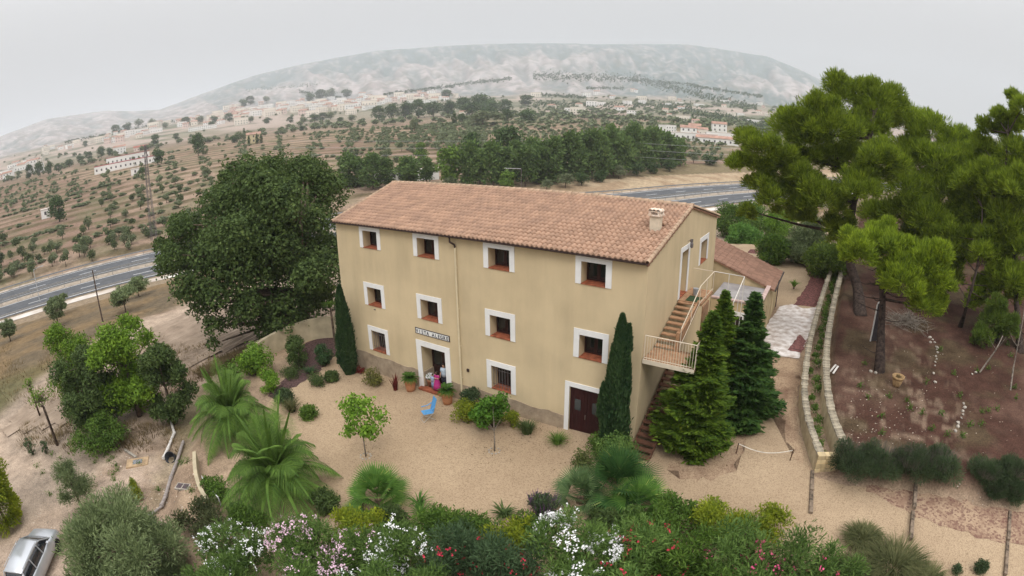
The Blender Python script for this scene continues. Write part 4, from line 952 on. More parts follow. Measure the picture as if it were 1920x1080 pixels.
for i, (bx, by, pts, lab) in enumerate([(1895, 732, [(1900, 690, 38), (1908, 650, 38), (1918, 600, 38), (1925, 540, 39)], 'bare grey sapling with a crooked stem under the wood edge pines'),
                                       (1836, 698, [(1850, 680, 39), (1868, 655, 39), (1880, 630, 40)], 'thin bare sapling leaning over the red earth')]):
    b = gp(bx, by); t = thing('bare_sapling', lab, 'sapling', b); T = [(0, 0, -.1)]+[tuple(Vector(at(*p))-b) for p in pts]
    mb = MB().tube(T, [.07, .06, .05, .035, .02][:len(T)], 6); mb.build('trunk', barkg, t); k = Vector(T[2])
    for d in ((.5, .2, .5), (-.6, .3, .4), (.2, -.5, .7)): MB().tube([k, k+Vector(d)*.6, k+Vector(d)*1.3+Vector((0, 0, .2))], [.025, .015, .006], 5).build('branch', barkg, t)

# ---- the dark spreading tree beside the house
dB = gp(500, 650); dB = Vector((-9.6, 3.2, H(-9.6, 3.2)))
bl = []
g = np.random.default_rng(5)
for px, py, rp, d in [(470, 352, 62, 47), (545, 350, 60, 49), (608, 362, 44, 50), (420, 400, 56, 46), (490, 425, 70, 44), (580, 425, 60, 47), (345, 432, 36, 47), (325, 490, 36, 47), (385, 480, 56, 46), (455, 500, 66, 44), (545, 500, 62, 45), (610, 480, 40, 48), (350, 540, 34, 46), (392, 570, 38, 45), (400, 612, 22, 45), (470, 580, 44, 44), (530, 590, 42, 45), (590, 560, 40, 46), (300, 460, 16, 47), (510, 320, 30, 48), (570, 318, 28, 50), (440, 330, 26, 48), (525, 385, 56, 43), (600, 520, 50, 43), (440, 450, 50, 43), (510, 460, 50, 42), (500, 620, 24, 44), (560, 610, 24, 45)]:
    for k in range(4):
        dd = d+g.uniform(-2.5, 2.5)+(0 if k == 0 else g.uniform(-2, 2)); c = Vector(at(px+g.normal()*14*(k > 0), py+g.normal()*12*(k > 0), dd))-dB; r = rp*dd/1000*1.05*(1 if k == 0 else .66); bl.append((*c, r, r, r*.9))
tree('evergreen_tree', 'huge dark dense evergreen tree rising beside the left end of the farmhouse', 'tree', dB, bl, F_DARK, 110000, .27, [(0, 0, -.4), (.1, .1, 2), (.2, 0, 4), (.5, .2, 7), (.6, .3, 10)], .5, bark, .6, seed=3, shell=.22, flat=.8)
# ---- cypresses
def cypress(label, base, h, r, n, seed, tip=.5, lobes=()):
    root = thing('cypress_tree', label, 'cypress', base); g = np.random.default_rng(seed)
    z = g.uniform(0, 1, n)**.9; a = g.uniform(0, 2*PI, n); fl = 1+.13*np.sin(a*3+z*9)+.1*np.sin(a*7-z*14)
    prof = np.minimum(1, (1-z)**.55*1.18)*np.minimum(1, .45+z*3.2)
    rr = r*prof*fl*(1-np.abs(g.normal(size=n))*.2+(g.uniform(size=n) < .12)*g.uniform(0, .22, n)); c = np.c_[np.cos(a)*rr, np.sin(a)*rr, z*h]
    for (lx, ly, z0, lh, lr) in lobes:
        m = g.uniform(size=n) < .05; zz = g.uniform(0, 1, n); q = lr*(1-zz)**.6*g.uniform(.5, 1, n); c[m] = np.c_[lx+np.cos(a)*q, ly+np.sin(a)*q, z0+zz*lh][m]
    d = np.c_[np.cos(a)*.5, np.sin(a)*.5, np.ones(n)*1.1]+g.normal(size=(n, 3))*.25
    MB().tube([(0, 0, -.2), (0, 0, h*.4), (0, 0, h*.85)], [.12, .08, .02], 7).build('trunk', bark, root)
    l = .2*g.uniform(.6, 1.4, n); npmesh('crown', diamonds(c, d, np.c_[np.cos(a), np.sin(a), np.zeros(n)]+g.normal(size=(n, 3))*.6, l, l*.33), 4, F_CYP, root); return root
b = gp(1163, 838); cypress('tall narrow cypress standing in front of the maroon garage door', (19.05, -.95, plane_z(19.05, -.95)), 6.9, .66, 24000, 21, lobes=((.3, .1, 5.3, 1.2, .22), (-.62, -.2, 2.0, 1.7, .28), (.45, -.1, 3.4, 1.6, .25), (-.35, 0, 4.1, 1.4, .22)))
b = gp(662, 698); cypress('narrow dark cypress at the left corner of the farmhouse facade', (1.05, -1.0, plane_z(1, -1)), 5.95, .62, 22000, 22)
# ---- tiered conifers by the staircase
def conifer(label, base, h, r, n, seed, lm, tier=.42, sp=.26, gap=0.):
    root = thing('conifer_tree', label, 'conifer', base); g = np.random.default_rng(seed)
    C_, Dv = [], []
    mb = MB().tube([(0, 0, -.2), (0, 0, h*.5), (0, 0, h*.96)], [.13, .08, .015], 7)
    nb = int(h/tier*11); a0 = g.uniform(0, 6)
    for k in range(nb):
        z = h*(k+.5)/nb; f = 1-z/h; R_ = r*(f**.8)*min(1, .72+z/h*2.2)*g.uniform(.5, 1.24)*(1+.16*math.sin(a0+k*2.4))+.08; a = k*2.4+g.normal()*.3
        m = int(n/nb*(.35+1.4*f)); t = g.uniform(.12, 1, m)**.7
        d = np.array([math.cos(a), math.sin(a), 0]); side = np.array([-math.sin(a), math.cos(a), 0])
        lift = (.22*t-.34*t**2+.20*t**4)*R_
        w = g.normal(size=m)*(.20*R_*(1-.55*t)+.05)
        p = np.array([0, 0, z])+d*(t*R_)[:, None]+side*w[:, None]+np.array([0, 0, 1])*(lift-np.abs(w)*.22+g.normal(size=m)*.03)[:, None]
        C_.append(p); Dv.append(d*1.0+side*(np.sign(w)*.7)[:, None]+np.array([0, 0, .22])+g.normal(size=(m, 3))*.22)
        if k % 3 == 0: mb.tube([(0, 0, z), tuple(np.array([0, 0, z])+d*R_*.5+np.array([0, 0, .04*R_])), tuple(np.array([0, 0, z])+d*R_*.9)], [.03, .018, .006], 4, cap=False)
    mb.build('trunk', bark, root); c = np.concatenate(C_); d = np.concatenate(Dv); l = sp*g.uniform(.6, 1.3, len(c))
    npmesh('crown', diamonds(c, d, g.normal(size=(len(c), 3))*.55+np.array([0, 0, 1.]), l, l*.36), 4, lm, root); return root
def onsite(x, y): return (x, y, plane_z(x, y))
conifer('bushiest bright green conifer hiding the lower staircase', onsite(22.55, .75), 6.9, 2.0, 60000, 31, F_CON, sp=.27)
conifer('pointed green conifer between the bushy one and the annex door', onsite(22.35, 4.1), 6.8, 1.75, 36000, 32, F_CON, sp=.25)
conifer('dark tiered conifer nearest the low wall and driveway', onsite(23.75, 4.7), 6.7, 2.2, 42000, 33, F_CON2, sp=.30)
# ---- palms
def frond_mesh(L, droop, rise, nl, seed, w=.035, ll=.42, hang=.35):
    g = np.random.default_rng(seed); V = []
    t = np.linspace(0, 1, 13); P = np.c_[L*(t*.9*math.cos(rise)), np.zeros(13), L*(t*math.sin(rise)-droop*t**2.2)]
    for k in range(12):
        wv = .022*(1-t[k])+.006; V.append([(P[k][0], -wv, P[k][2]), (P[k][0], wv, P[k][2]), (P[k+1][0], wv*.9, P[k+1][2]), (P[k+1][0], -wv*.9, P[k+1][2])])
    for k in range(nl):
        u = .1+.9*k/nl; i = min(11, int(u*12)); f = u*12-i; p = P[i]*(1-f)+P[i+1]*f; tg = P[i+1]-P[i]; tg /= np.linalg.norm(tg)
        lw = ll*(math.sin(PI*min(1, .25+u*.8))**.7)*g.uniform(.85, 1.1)
        for sgn in (-1, 1):
            d = tg*.62+np.array([0, sgn*.78, -hang*.25+.15]); d /= np.linalg.norm(d)
            q = np.array(p); m = q+d*lw*.55; e = q+d*lw+np.array([0, 0, -hang*lw]); s = np.cross(d, (0, 0, 1)); s = s/np.linalg.norm(s)*w*.5
            V.append([q-s*.6, q+s*.6, m+s, m-s]); V.append([m-s, m+s, e+s*.15, e-s*.15])
    v = np.array(V, float).reshape(-1, 3); n = len(v)//4
    me = bpy.data.meshes.new('frond'); me.from_pydata(v.tolist(), [], [tuple(range(4*i, 4*i+4)) for i in range(n)]); me.update(); return me
FR = [frond_mesh(1, dr, ri, 48, s_, w=.0085, ll=.20, hang=h_) for s_, (dr, ri, h_) in enumerate([(.14, 1.3, .15), (.38, 1.15, .3), (.60, 1.0, .4), (.78, .80, .5), (.80, .55, .55), (.62, .2, .6)])]
for me in FR: me.materials.append(F_PALM)
def date_palm(label, base, th, L, nf, seed, r=.32):
    root = thing('date_palm', label, 'palm', base); g = np.random.default_rng(seed)
    MB().lathe([(r*1.05, -.3), (r, th*.5), (r*1.25, th*.9), (r*.7, th+.25), (.05, th+.4)], n=14).build('trunk', mat('palm_trunk', (.20, .14, .09), .95, .4, 9, 1, 20), root)
    for k in range(nf):
        f = k/nf; me = FR[min(5, int(f*6+g.uniform(-.4, .4)) if f > .05 else 0)]
        o = bpy.data.objects.new('frond', me); C.objects.link(o); o.parent = root; a = k*2.399+g.normal()*.15
        o.location = (.08*math.cos(a), .08*math.sin(a), th+.28-.25*f); s = L*g.uniform(.82, 1.1); o.scale = (s, s*1.15, s); o.rotation_euler = (g.normal()*.18, g.normal()*.07, a)
    return root
date_palm('feathery date palm closest to the oleander hedge', above(515, 885, 1.3), 1.0, 4.0, 58, 1)
date_palm('feathery date palm set back beside the yellow flowering bed and black tub', above(430, 772, 1.4), 1.1, 3.7, 56, 2)
def fan_leaf(nb, L, sp=2.5, w=.04, stalk=.55, droop=.25):
    V = []; s0 = np.array([0., 0, 0]); e = np.array([stalk, 0, stalk*.15])
    V.append([(0, -.012, 0), (0, .012, 0), (e[0], .008, e[2]), (e[0], -.008, e[2])])
    for k in range(nb):
        a = -sp+2*sp*k/(nb-1); d = np.array([math.cos(a), math.sin(a), .12]); d /= np.linalg.norm(d); s = np.array([-math.sin(a), math.cos(a), 0])*w; m = e+d*L*.55; t = e+d*L*(1-.12*abs(a)/sp)+np.array([0, 0, -droop*L*.4])
        V.append([e-s*.3, e+s*.3, m+s, m-s]); V.append([m-s, m+s, t+s*.1, t-s*.1])
    v = np.array(V, float).reshape(-1, 3); me = bpy.data.meshes.new('fan_leaf'); me.from_pydata(v.tolist(), [], [tuple(range(4*i, 4*i+4)) for i in range(len(v)//4)]); me.update(); return me
def fan_palm(label, base, h, R_, nl, seed, lm, L=.55):
    root = thing('fan_palm', label, 'palm', base); g = np.random.default_rng(seed); me = fan_leaf(20, L*1.15, 1.25, w=.026, stalk=.6); me.materials.append(lm)
    MB().lathe([(.16, -.2), (.18, h*.25), (.13, h*.4), (.03, h*.5)], n=10).build('trunk', MATS['palm_trunk'], root)
    for k in range(nl):
        f = (k+.5)/nl; el_ = 1.4-1.6*f; a = k*2.399; o = bpy.data.objects.new('fan_leaf', me); C.objects.link(o); o.parent = root
        o.location = (0, 0, h*(.45-.2*f)); s = R_*g.uniform(.8, 1.1); o.scale = (s, s, s); o.rotation_euler = (g.normal()*.25, -el_+g.normal()*.1, a)
    return root
fan_palm('large bright fan palm at the lower edge of the gravel court', above(705, 915, 1.0), 1.1, 1.15, 34, 3, F_FAN, .75)
fan_palm('broad dark green fan palm in the bed by the end of the staircase', above(1160, 888, 1.2), 1.3, 1.32, 30, 4, fol('fan_palm_leaf_dark', (.02, .07, .02), (.07, .15, .035), (.2, .25, .07)), .8)
fan_palm('silvery blue fan palm beside the broad dark green one', above(1090, 915, .8), .9, .95, 22, 5, F_BLUE, .75)
fan_palm('low yellowing fan palm in front of the broad dark green one', above(1200, 935, .6), .6, 1.0, 20, 6, F_FAN, .8)
def tuft(name, label, cat, base, n, h, spread, w, lm, seed, stem=0., droop=.45, r0=.12, heads=1, seg=4, group=None, flower=None):
    root = thing(name, label, cat, base, 0, group); g = np.random.default_rng(seed); V = []
    for k in range(heads):
        o = (g.normal()*.28*(heads > 1), g.normal()*.28*(heads > 1), stem*g.uniform(.7, 1)); V.append(blades(n//heads, r0, h, spread, w, seed+k, seg, droop, base=o))
    if stem: MB().tube([(0, 0, -.1), (0, 0, stem)], [.1, .07], 8).build('stem', bark, root)
    npmesh('blades', np.concatenate(V), 4, lm, root)
    if flower: flower(root)
    return root
tuft('yucca', 'spiky bright yucca beside the large fan palm', 'yucca', above(792, 925, .9), 90, .9, .75, .035, F_FAN, 41, heads=2)
tuft('yucca', 'tall trunked yucca in front of the dark tree by the garden wall', 'yucca', (-3.6, 1.6, plane_z(-3.6, 1.6)), 110, .95, .75, .03, F_BUSH, 42, stem=3.1, droop=.7)
tuft('flax_plant', 'bronze green flax clump on the dark bark bed', 'flax', gp(548, 772), 150, 1.1, .9, .03, fol('flax', (.06, .07, .025), (.15, .14, .05), (.3, .2, .09)), 43, r0=.2)
tuft('spiky_grass', 'sparse spiky blue green grass beside the garage door', 'grass', gp(1045, 832), 260, .75, .7, .012, F_BUSH, 44, r0=.16, heads=1)
tuft('grass_clump', 'dense green grass clump between the small tree and the garage', 'grass', gp(988, 812), 320, 1.0, .55, .014, F_GRASS, 45, r0=.25)
tuft('cycad', 'dark green cycad at the lower edge of the courtyard', 'cycad', above(945, 948, .6), 70, .75, .75, .05, F_DARK, 46, r0=.1)
tuft('agave', 'dark green rosette plant under the garden wall', 'rosette plant', gp(582, 700), 90, .7, .8, .03, F_CYP, 47)
# ---- young broadleaf trees on the gravel
def young(label, base, h, cz, r, n, seed, lm, nb=12, tr=barkg, sz=.17, ry=None):
    B = rblobs(nb, r, ry or r, h, r*.36, cz, seed); g = np.random.default_rng(seed)
    return tree('young_tree', label, 'tree', base, B, lm, n, sz, [(0, 0, -.1), (.03, 0, cz*.5), (0, .03, cz), (0, 0, h*.85)], .045, tr, .7, seed=seed, shell=.5, flat=.9, low=-1)
young('young tree with loose bright leaves and a pale stem, alone on the gravel', gp(686, 856), 3.3, 1.25, 1.5, 1700, 51, F_BRIGHT, 16, sz=.17)
young('young tree with a straight pale trunk standing before the facade shrubs', gp(927, 846), 3.0, 1.15, 1.15, 1900, 52, fol('fresh_leaf', (.05, .13, .015), (.13, .26, .03), (.28, .36, .05)), 12, sz=.17)
for bx, by in ((686, 856), (927, 846)):
    b = gp(bx, by); t = thing('stone_ring', 'ring of pale stones round the foot of the young tree '+('with the loose crown' if bx < 800 else 'with the straight pale trunk'), 'stones', b)
    for k in range(9):
        a = k*.7; bm = MB(); r = .05+.02*RNG.random(); bm.lathe([(r*.7, 0), (r, r*.5), (r*.5, r)], (math.cos(a)*.27, math.sin(a)*.27, 0), 6); bm.build('stone', mat('pale_stone', (.46, .41, .35), .9, .2, 8, objrand=.2), t)
# ---- shrubs against the facade and in the beds
bush('shrub', 'yellow green shrub with dark top left of the straight trunked young tree', 'shrub', gp(872, 792), 1.25, .85, F_YEL, 2600, .11, seed=61)
bush('shrub', 'dark sage shrub against the wall under the drainpipe', 'shrub', (10.7, -.75, plane_z(10.7, -.75)), 1.5, .6, F_LAV, 2600, .12, seed=62)
bush('shrub', 'light green shrub right behind the straight trunked young tree', 'shrub', (12.7, -1.6, plane_z(12.7, -1.6)), 1.5, .9, F_BUSH, 3200, .12, seed=63)
bush('shrub', 'yellowing low shrub between the two facade grass clumps and the young tree', 'shrub', gp(962, 800), .9, .6, F_YEL, 1500, .10, seed=64)
bush('shrub', 'loose yellowish leafy shrub near the left ground floor window', 'shrub', gp(700, 722), 1.1, .75, fol('yellowish', (.09, .10, .03), (.24, .24, .06), (.45, .36, .1)), 1300, .12, seed=65)
bush('shrub', 'small rusty red shrub at the foot of the corner cypress', 'shrub', gp(676, 700), .55, .4, F_RED, 500, .10, seed=66, nb=5)
t = tuft('red_cordyline', 'upright red leaved plant left of the front door pots', 'plant', gp(742, 732), 40, 1.1, .35, .035, F_RED, 67, droop=.1)
bush('shrub', 'round dark green shrub on the bark bed near the court edge', 'shrub', gp(596, 722), .8, .75, F_DARK, 2600, .09, seed=68)
bush('shrub', 'dark ivy covered shrub climbing the curved garden wall', 'shrub', (-4.2, -1.5, plane_z(-4.2, -1.5)), 1.9, .75, F_DARK, 3600, .14, seed=69)
bush('shrub', 'dark hanging shrub between the yucca and the house corner', 'shrub', (-1.9, 1.6, plane_z(-1.9, 1.6)), 3.0, .8, F_DARK, 4200, .15, seed=70)
bush('shrub', 'blackish low juniper on the bark bed by the wall', 'shrub', gp(545, 706), .6, .9, F_DARK, 2400, .09, seed=71)
bush('bougainvillea', 'large leaved bright shrub spilling over the garden wall end', 'shrub', above(470, 655, 1.9), 2.2, 1.5, F_BRIGHT, 3800, .22, seed=72, asp=.4)
bush('shrub', 'fresh green leafy shrub between the palms and the garden wall', 'shrub', above(432, 690, 1.8), 2.0, 1.3, F_BUSH, 4200, .16, seed=73)
bush('shrub', 'leafy green shrub under the garage side cypress', 'shrub', above(1140, 805, 1.3), 1.5, 1.0, F_BUSH, 5200, .12, seed=74, fl=[(14, petal_w, .06)])
bush('shrub', 'tall green shrub filling the bed above the broad fan palm', 'shrub', above(1150, 835, 1.4), 1.7, 1.3, F_OLEA, 6000, .13, seed=75)
bush('rose_bush', 'loose shrub with reddish shoots at the right edge of the gravel', 'rose bush', above(1090, 850, 1.0), 1.1, .7, fol('rose_leaf', (.05, .075, .02), (.15, .17, .05), (.35, .13, .06)), 1700, .11, seed=76)
def spikes(root, n, h, w, r, mt, seed):
    npmesh('flower_spikes', blades(n, r, h, .25, w, seed, 2, .0, base=(0, 0, .45)), 4, mt, root)
lv = bush('lavender', 'mauve flowering sage mound at the lower edge of the gravel', 'lavender', above(1018, 935, 1.0), 1.0, .75, F_LAV, 4200, .11, seed=77, along=.5); spikes(lv, 170, .65, .018, .6, petal_v, 77)
# ---- oleander hedge along the bottom, each bush its own
OLE = [(430, 985, 2.4, 1.7, [(330, petal_w, .07)], 'white flowering oleander at the left end of the hedge', F_OLEA),
       (400, 1075, 2.4, 1.5, [(60, petal_w, .075)], 'low oleander with scattered white flowers by the olive tree', F_OLEA),
       (555, 990, 2.3, 1.5, [(320, petal_p, .08)], 'pale pink oleander in front of the nearest date palm', F_OLEA),
       (650, 1010, 2.3, 1.5, [(340, petal_p, .08)], 'pale pink oleander between the pink and white ones at the bottom edge', F_OLEA),
       (570, 1085, 2.2, 1.4, [(120, petal_p, .075)], 'lowest pale pink oleander cut by the picture edge', F_OLEA),
       (750, 1000, 2.4, 1.5, [(310, petal_w, .07)], 'white speckled oleander in front of the large fan palm', F_OLEA),
       (700, 1085, 2.2, 1.5, [(120, petal_w, .075)], 'white speckled oleander cut off by the bottom edge', F_OLEA),
       (850, 1010, 2.3, 1.5, [(34, petal_r, .09)], 'green oleander with a few crimson blooms right of the white speckled one', fol('oleander_grey', (.035, .07, .03), (.10, .16, .07), (.19, .23, .13))),
       (940, 1030, 2.2, 1.4, [(34, petal_r, .09)], 'grey green oleander with few crimson blooms left of the brightest white one', fol('oleander_grey', (.035, .07, .03), (.10, .16, .07))),
       (820, 1090, 2.2, 1.5, [(8, petal_r, .085)], 'plain green oleander under the crimson ones', F_OLEA),
       (1085, 985, 2.7, 1.5, [(620, petal_w, .08)], 'oleander with the densest bright white flowers', F_OLEA),
       (1060, 1085, 2.4, 1.4, [(170, petal_w, .09)], 'oleander with white flowers just under the brightest one', F_OLEA),
       (1200, 1005, 2.4, 1.5, [(60, petal_r, .095)], 'crimson flowering oleander right of the brightest white one', F_OLEA),
       (1180, 1090, 2.2, 1.4, [(34, petal_r, .09)], 'oleander with rare crimson flowers at the bottom centre edge', F_OLEA),
       (1300, 1010, 2.1, 1.5, [(10, petal_r, .08)], 'mixed green oleander behind the yellow shrub row', F_BUSH),
       (1400, 1000, 2.5, 1.6, [(120, petal_k, .085)], 'oleander with many small pink flowers', F_OLEA),
       (1500, 1020, 2.4, 1.5, [(100, petal_k, .09)], 'pink and crimson oleander at the right end of the hedge', F_OLEA),
       (1320, 1090, 2.1, 1.5, [(14, petal_k, .08)], 'low oleander under the one with many small pink flowers', F_BUSH),
       (1450, 1095, 2.1, 1.5, [(50, petal_k, .085)], 'low pink oleander cut by the bottom edge', F_OLEA),
       (1565, 1050, 1.9, 1.4, [(20, petal_r, .085)], 'small dark oleander beside the long grass mound', F_OLEA)]
for i, (px, py, h, r, fl_, lab, lm) in enumerate(OLE):
    b = above(px, py, h-.2); bush('oleander', lab, 'oleander', b, h+.1, r*1.18, lm, 7600, .21, 19, .66, [(int(n_*.5), mt_, sz_*1.12) for n_, mt_, sz_ in fl_], 100+i, .19, along=.55, shell=.42)
for i, (px, py, h, r, lab, lm) in enumerate([(880, 975, 1.4, 1.2, 'low green shrub below the dark cycad', F_BUSH), (960, 985, 1.2, 1.1, 'yellow flecked low shrub under the lavender mound', F_YEL), (660, 975, 1.3, 1.2, 'yellow leaved low shrub under the nearest date palm', F_YEL), (820, 965, 1.3, 1.0, 'fine leaved green shrub right of the yucca', F_BUSH),
                                             (1270, 955, 1.5, 1.2, 'tall leafy green shrub left of the yellow one', F_BUSH), (1340, 958, 1.5, 1.1, 'bright yellow shrub standing at the gravel edge', F_YEL), (1430, 965, 1.4, 1.1, 'green and yellow shrub in front of the first sleeper', F_YEL), (1240, 985, 1.4, 1.1, 'green shrub right of the crimson oleander', F_BUSH),
                                             (370, 965, 1.3, 1.2, 'straggly reddish shrub between olive tree and oleanders', fol('straggly', (.05, .07, .03), (.14, .15, .06), (.3, .14, .09)))]):
    bush('shrub', lab, 'shrub', above(px, py-4, h-.1), h+.1, r*1.25, lm, 4200, .16, 13, .5, None, 130+i, .35, along=.5, shell=.45)
# long grass mounds and bushes at the lower right
for i, (px, py, h, r, lab) in enumerate([(1625, 995, .9, .8, 'brown tinged long grass clump beside the oleanders'), (1690, 1040, 1.2, 1.3, 'big grassy mound with long arching blades'), (1610, 1060, 1.1, 1.0, 'dark grassy clump left of the big grassy mound'), (1745, 1075, 1.0, .9, 'grassy clump at the bottom edge beside the second sleeper')]):
    tuft('long_grass', lab, 'grass', above(px, py, h*.7), 1300, h, r*.9, .016, fol('mound_grass', (.05, .065, .02), (.17, .17, .07), (.30, .24, .13)), 150+i, r0=r*.75, droop=.55)
bush('shrub', 'small round green bush alone on the gravel near the bottom edge', 'shrub', above(1848, 1052, .55), .65, .45, F_LAV, 2600, .08, seed=160, along=.5)
bush('shrub', 'tiny round bush left of the small round green one', 'shrub', above(1800, 1062, .35), .4, .3, F_LAV, 900, .08, seed=161, along=.5)
for i, (px, py, r, h) in enumerate([(1605, 848, .95, 1.15), (1660, 850, .95, 1.15), (1715, 852, .95, 1.15), (1770, 858, .95, 1.1), (1855, 878, .8, .8), (1905, 872, .8, .85), (1870, 905, .6, .7), (1910, 912, .6, .7)]):
    lab = ['first lavender mound of the row, touching the stone wall end', 'second lavender mound from the stone wall end', 'third lavender mound from the stone wall end', 'last lavender mound of the long row before the gap', 'grey green lavender just past the gap in the row', 'lavender at the right picture edge beside the red earth', 'small lavender mound low on the gravel margin', 'small lavender mound at the right edge over the margin'][i]
    lv = bush('lavender', lab, 'lavender', above(px, py, h*.8), h, r*1.55, F_LAV, 12000, .14, 16, .5, None, 170+i, .16, 'lavender row beside the gravel path', along=.8); 
    npmesh('flower_stalks', blades(420, r*.9, h*.55, .3, .008, 170+i, 2, .1, base=(0, 0, h*.5)), 4, fol('lavender_stalk', (.09, .08, .06), (.16, .14, .12), (.22, .17, .2)), lv)
# ---- lower left: olive tree, conifers, field trees
b = above(212, 1000, 3.8); b = Vector((b.x, b.y, H(b.x, b.y)))
tree('olive_tree', 'big grey green olive tree hanging over the silver car', 'olive tree', b, rblobs(56, 4.3, 3.2, 4.7, 1.0, .1, 9), F_OLIVE, 66000, .20, [(0, 0, -.2), (.1, 0, .6), (.15, .1, 1.5), (.2, .1, 3.2)], .22, bark, .22, seed=9, along=.6, shell=.42)
b = above(130, 900, 2.0); tree('olive_tree', 'wispy lighter olive rising above the big olive tree', 'olive tree', b, rblobs(12, 1.4, 1.4, 3.0, .6, .6, 10), F_OLIVE, 12000, .15, [(0, 0, -.2), (0, 0, 1.0), (.1, 0, 2.4)], .1, bark, .22, seed=10, along=.6, shell=.5)
b = gp(15, 985); tree('golden_conifer', 'tall yellow green conifer at the left picture edge', 'conifer', b, [(0, 0, 1.2, 1.5, 1.5, 1.5), (0, 0, 3.0, 1.45, 1.45, 2.0), (0, 0, 5.0, 1.15, 1.15, 2.0), (0, 0, 7.0, .8, .8, 1.8), (.05, 0, 8.6, .4, .4, 1.2)], F_YEL, 30000, .2, [(0, 0, -.2), (0, 0, 4.5)], .1, bark, .4, seed=11, along=.75, limb=False, shell=.2)
tree('golden_shrub', 'small golden variegated conifer in the stony yard', 'shrub', gp(262, 938), [(0, 0, .35, .38, .38, .42), (0, 0, .8, .33, .33, .45), (0, 0, 1.15, .2, .2, .32)], fol('golden', (.10, .16, .02), (.35, .38, .03), (.75, .68, .1)), 3000, .075, [(0, 0, -.1), (0, 0, .9)], .04, bark, .5, seed=12, limb=False, along=.3)
def field_tree(lab, bx, by, ty, wpx, lm, n, size, name='tree', seed=1, trunk=.25, cat='tree', z0=.2):
    b = gp(bx, by); h = height_at(b, bx, ty); d = (b-Vector(CAMP)).length; r = wpx*d/1000*.56
    return tree(name, lab, cat, b, rblobs(30, r, r, h, r*.30, h*z0, seed), lm, n, size, [(0, 0, -.3), (.05, 0, h*trunk), (.1, .05, h*.5), (.1, 0, h*.8)], max(.08, h*.03), bark, .4, seed=seed, along=.35, shell=.4)
field_tree('dark green bushy tree in front of the yellow green field tree', 185, 800, 645, 142, F_DARK, 24000, .23, seed=201, z0=.05)
field_tree('dark rounded tree between the field and the nearest palms', 328, 795, 640, 104, F_DARK, 20000, .22, seed=202, z0=.05)
field_tree('bright yellow green tree behind the two dark bushy ones', 262, 780, 575, 150, fol('lime_leaf', (.07, .14, .015), (.20, .32, .03), (.38, .32, .05)), 22000, .26, seed=203, z0=.05)
field_tree('yellow green feathery tree left of the lime one', 150, 760, 598, 105, fol('lime_leaf', (.07, .14, .015), (.20, .32, .03), (.38, .32, .05)), 9000, .24, seed=204, z0=.1)
field_tree('low spreading green bush at the field corner', 196, 842, 778, 105, F_BUSH, 7000, .18, 'shrub', 205, .1, 'shrub', .0)
field_tree('sparse young sapling with yellow leaves in the ploughed field', 108, 835, 715, 50, F_BRIGHT, 500, .16, 'sapling', 206, .7, 'sapling', .7)
field_tree('thin stemmed sapling at the left of the ploughed field', 75, 780, 700, 30, F_BRIGHT, 300, .15, 'sapling', 207, .7, 'sapling', .6)
field_tree('dusty weed clump at the foot of the field', 62, 852, 815, 22, F_LAV, 700, .12, 'shrub', 208, .1, 'shrub', .0)
field_tree('dusty weed clump right of the other weed', 88, 850, 822, 18, F_LAV, 600, .12, 'shrub', 209, .1, 'shrub', .0)
for i, (bx, by, ty, w, lab) in enumerate([(110, 612, 553, 44, 'olive tree beside the highway opposite the lamp pole'), (20, 640, 595, 36, 'olive tree at the left edge below the highway'), (236, 585, 535, 56, 'round olive tree right of the wooden pole'), (260, 556, 518, 44, 'olive tree just behind the round one'), (118, 590, 548, 36, 'olive tree partly behind the roadside one')]):
    field_tree(lab, bx, by, ty, w, F_OLIVE, 5000, .28, 'olive_tree', 220+i, .35, 'olive tree', .25)
# dry grass on the slope
G = []
for k in range(70):
    px = RNG.uniform(0, 470); py = RNG.uniform(640, 760); b = gp(px, py)
    if b.x > -9: continue
    G.append(blades(60, 1.6, .55, .4, .03, 300+k, 2, .4, base=tuple(b)))
for k in range(26):
    f = k/25; b = gp(380+90*f, 705-45*f+RNG.normal()*3); G.append(blades(120, .9, .7, .4, .02, 400+k, 2, .4, base=tuple(b)))
for k in range(40): b = gp(RNG.uniform(40, 340), RNG.uniform(800, 845)-0); G.append(blades(70, .8, .5, .35, .018, 500+k, 2, .4, base=tuple(b)))
tag(npmesh('dry_grass', np.concatenate(G), 4, F_DRY), 'dry pale grass on the slope and field edges', 'grass', kind='stuff')
# low plants in the planter, the yard and on the red earth
G = []
for k in range(34):
    f = k/33; y = 1.6+f*38; x = float(wallx(y))-.75+RNG.normal()*.15; z = plane_z(x, y)+.2; G.append(blob_leaves([(x, y, z+.15, .38*RNG.uniform(.6, 1.2))], 330, .11, .5, .5, .3, .3, 600+k, .7, -.5))
for k in range(22): b = gp(RNG.uniform(60, 360), RNG.uniform(850, 930)); G.append(blob_leaves([(b.x, b.y, b.z, .35)], 120, .10, .4, .6, .3, .4, 640+k))
for k in range(30): b = gp(RNG.uniform(1600, 1915), RNG.uniform(640, 830)); G.append(blob_leaves([(b.x, b.y, b.z+.1, .28)], 70, .13, .35, .6, .3, .5, 670+k))
tag(npmesh('ground_cover', np.concatenate(G), 4, F_BUSH), 'low green plants growing in the planter, yard and red clearing', 'plants', kind='stuff')
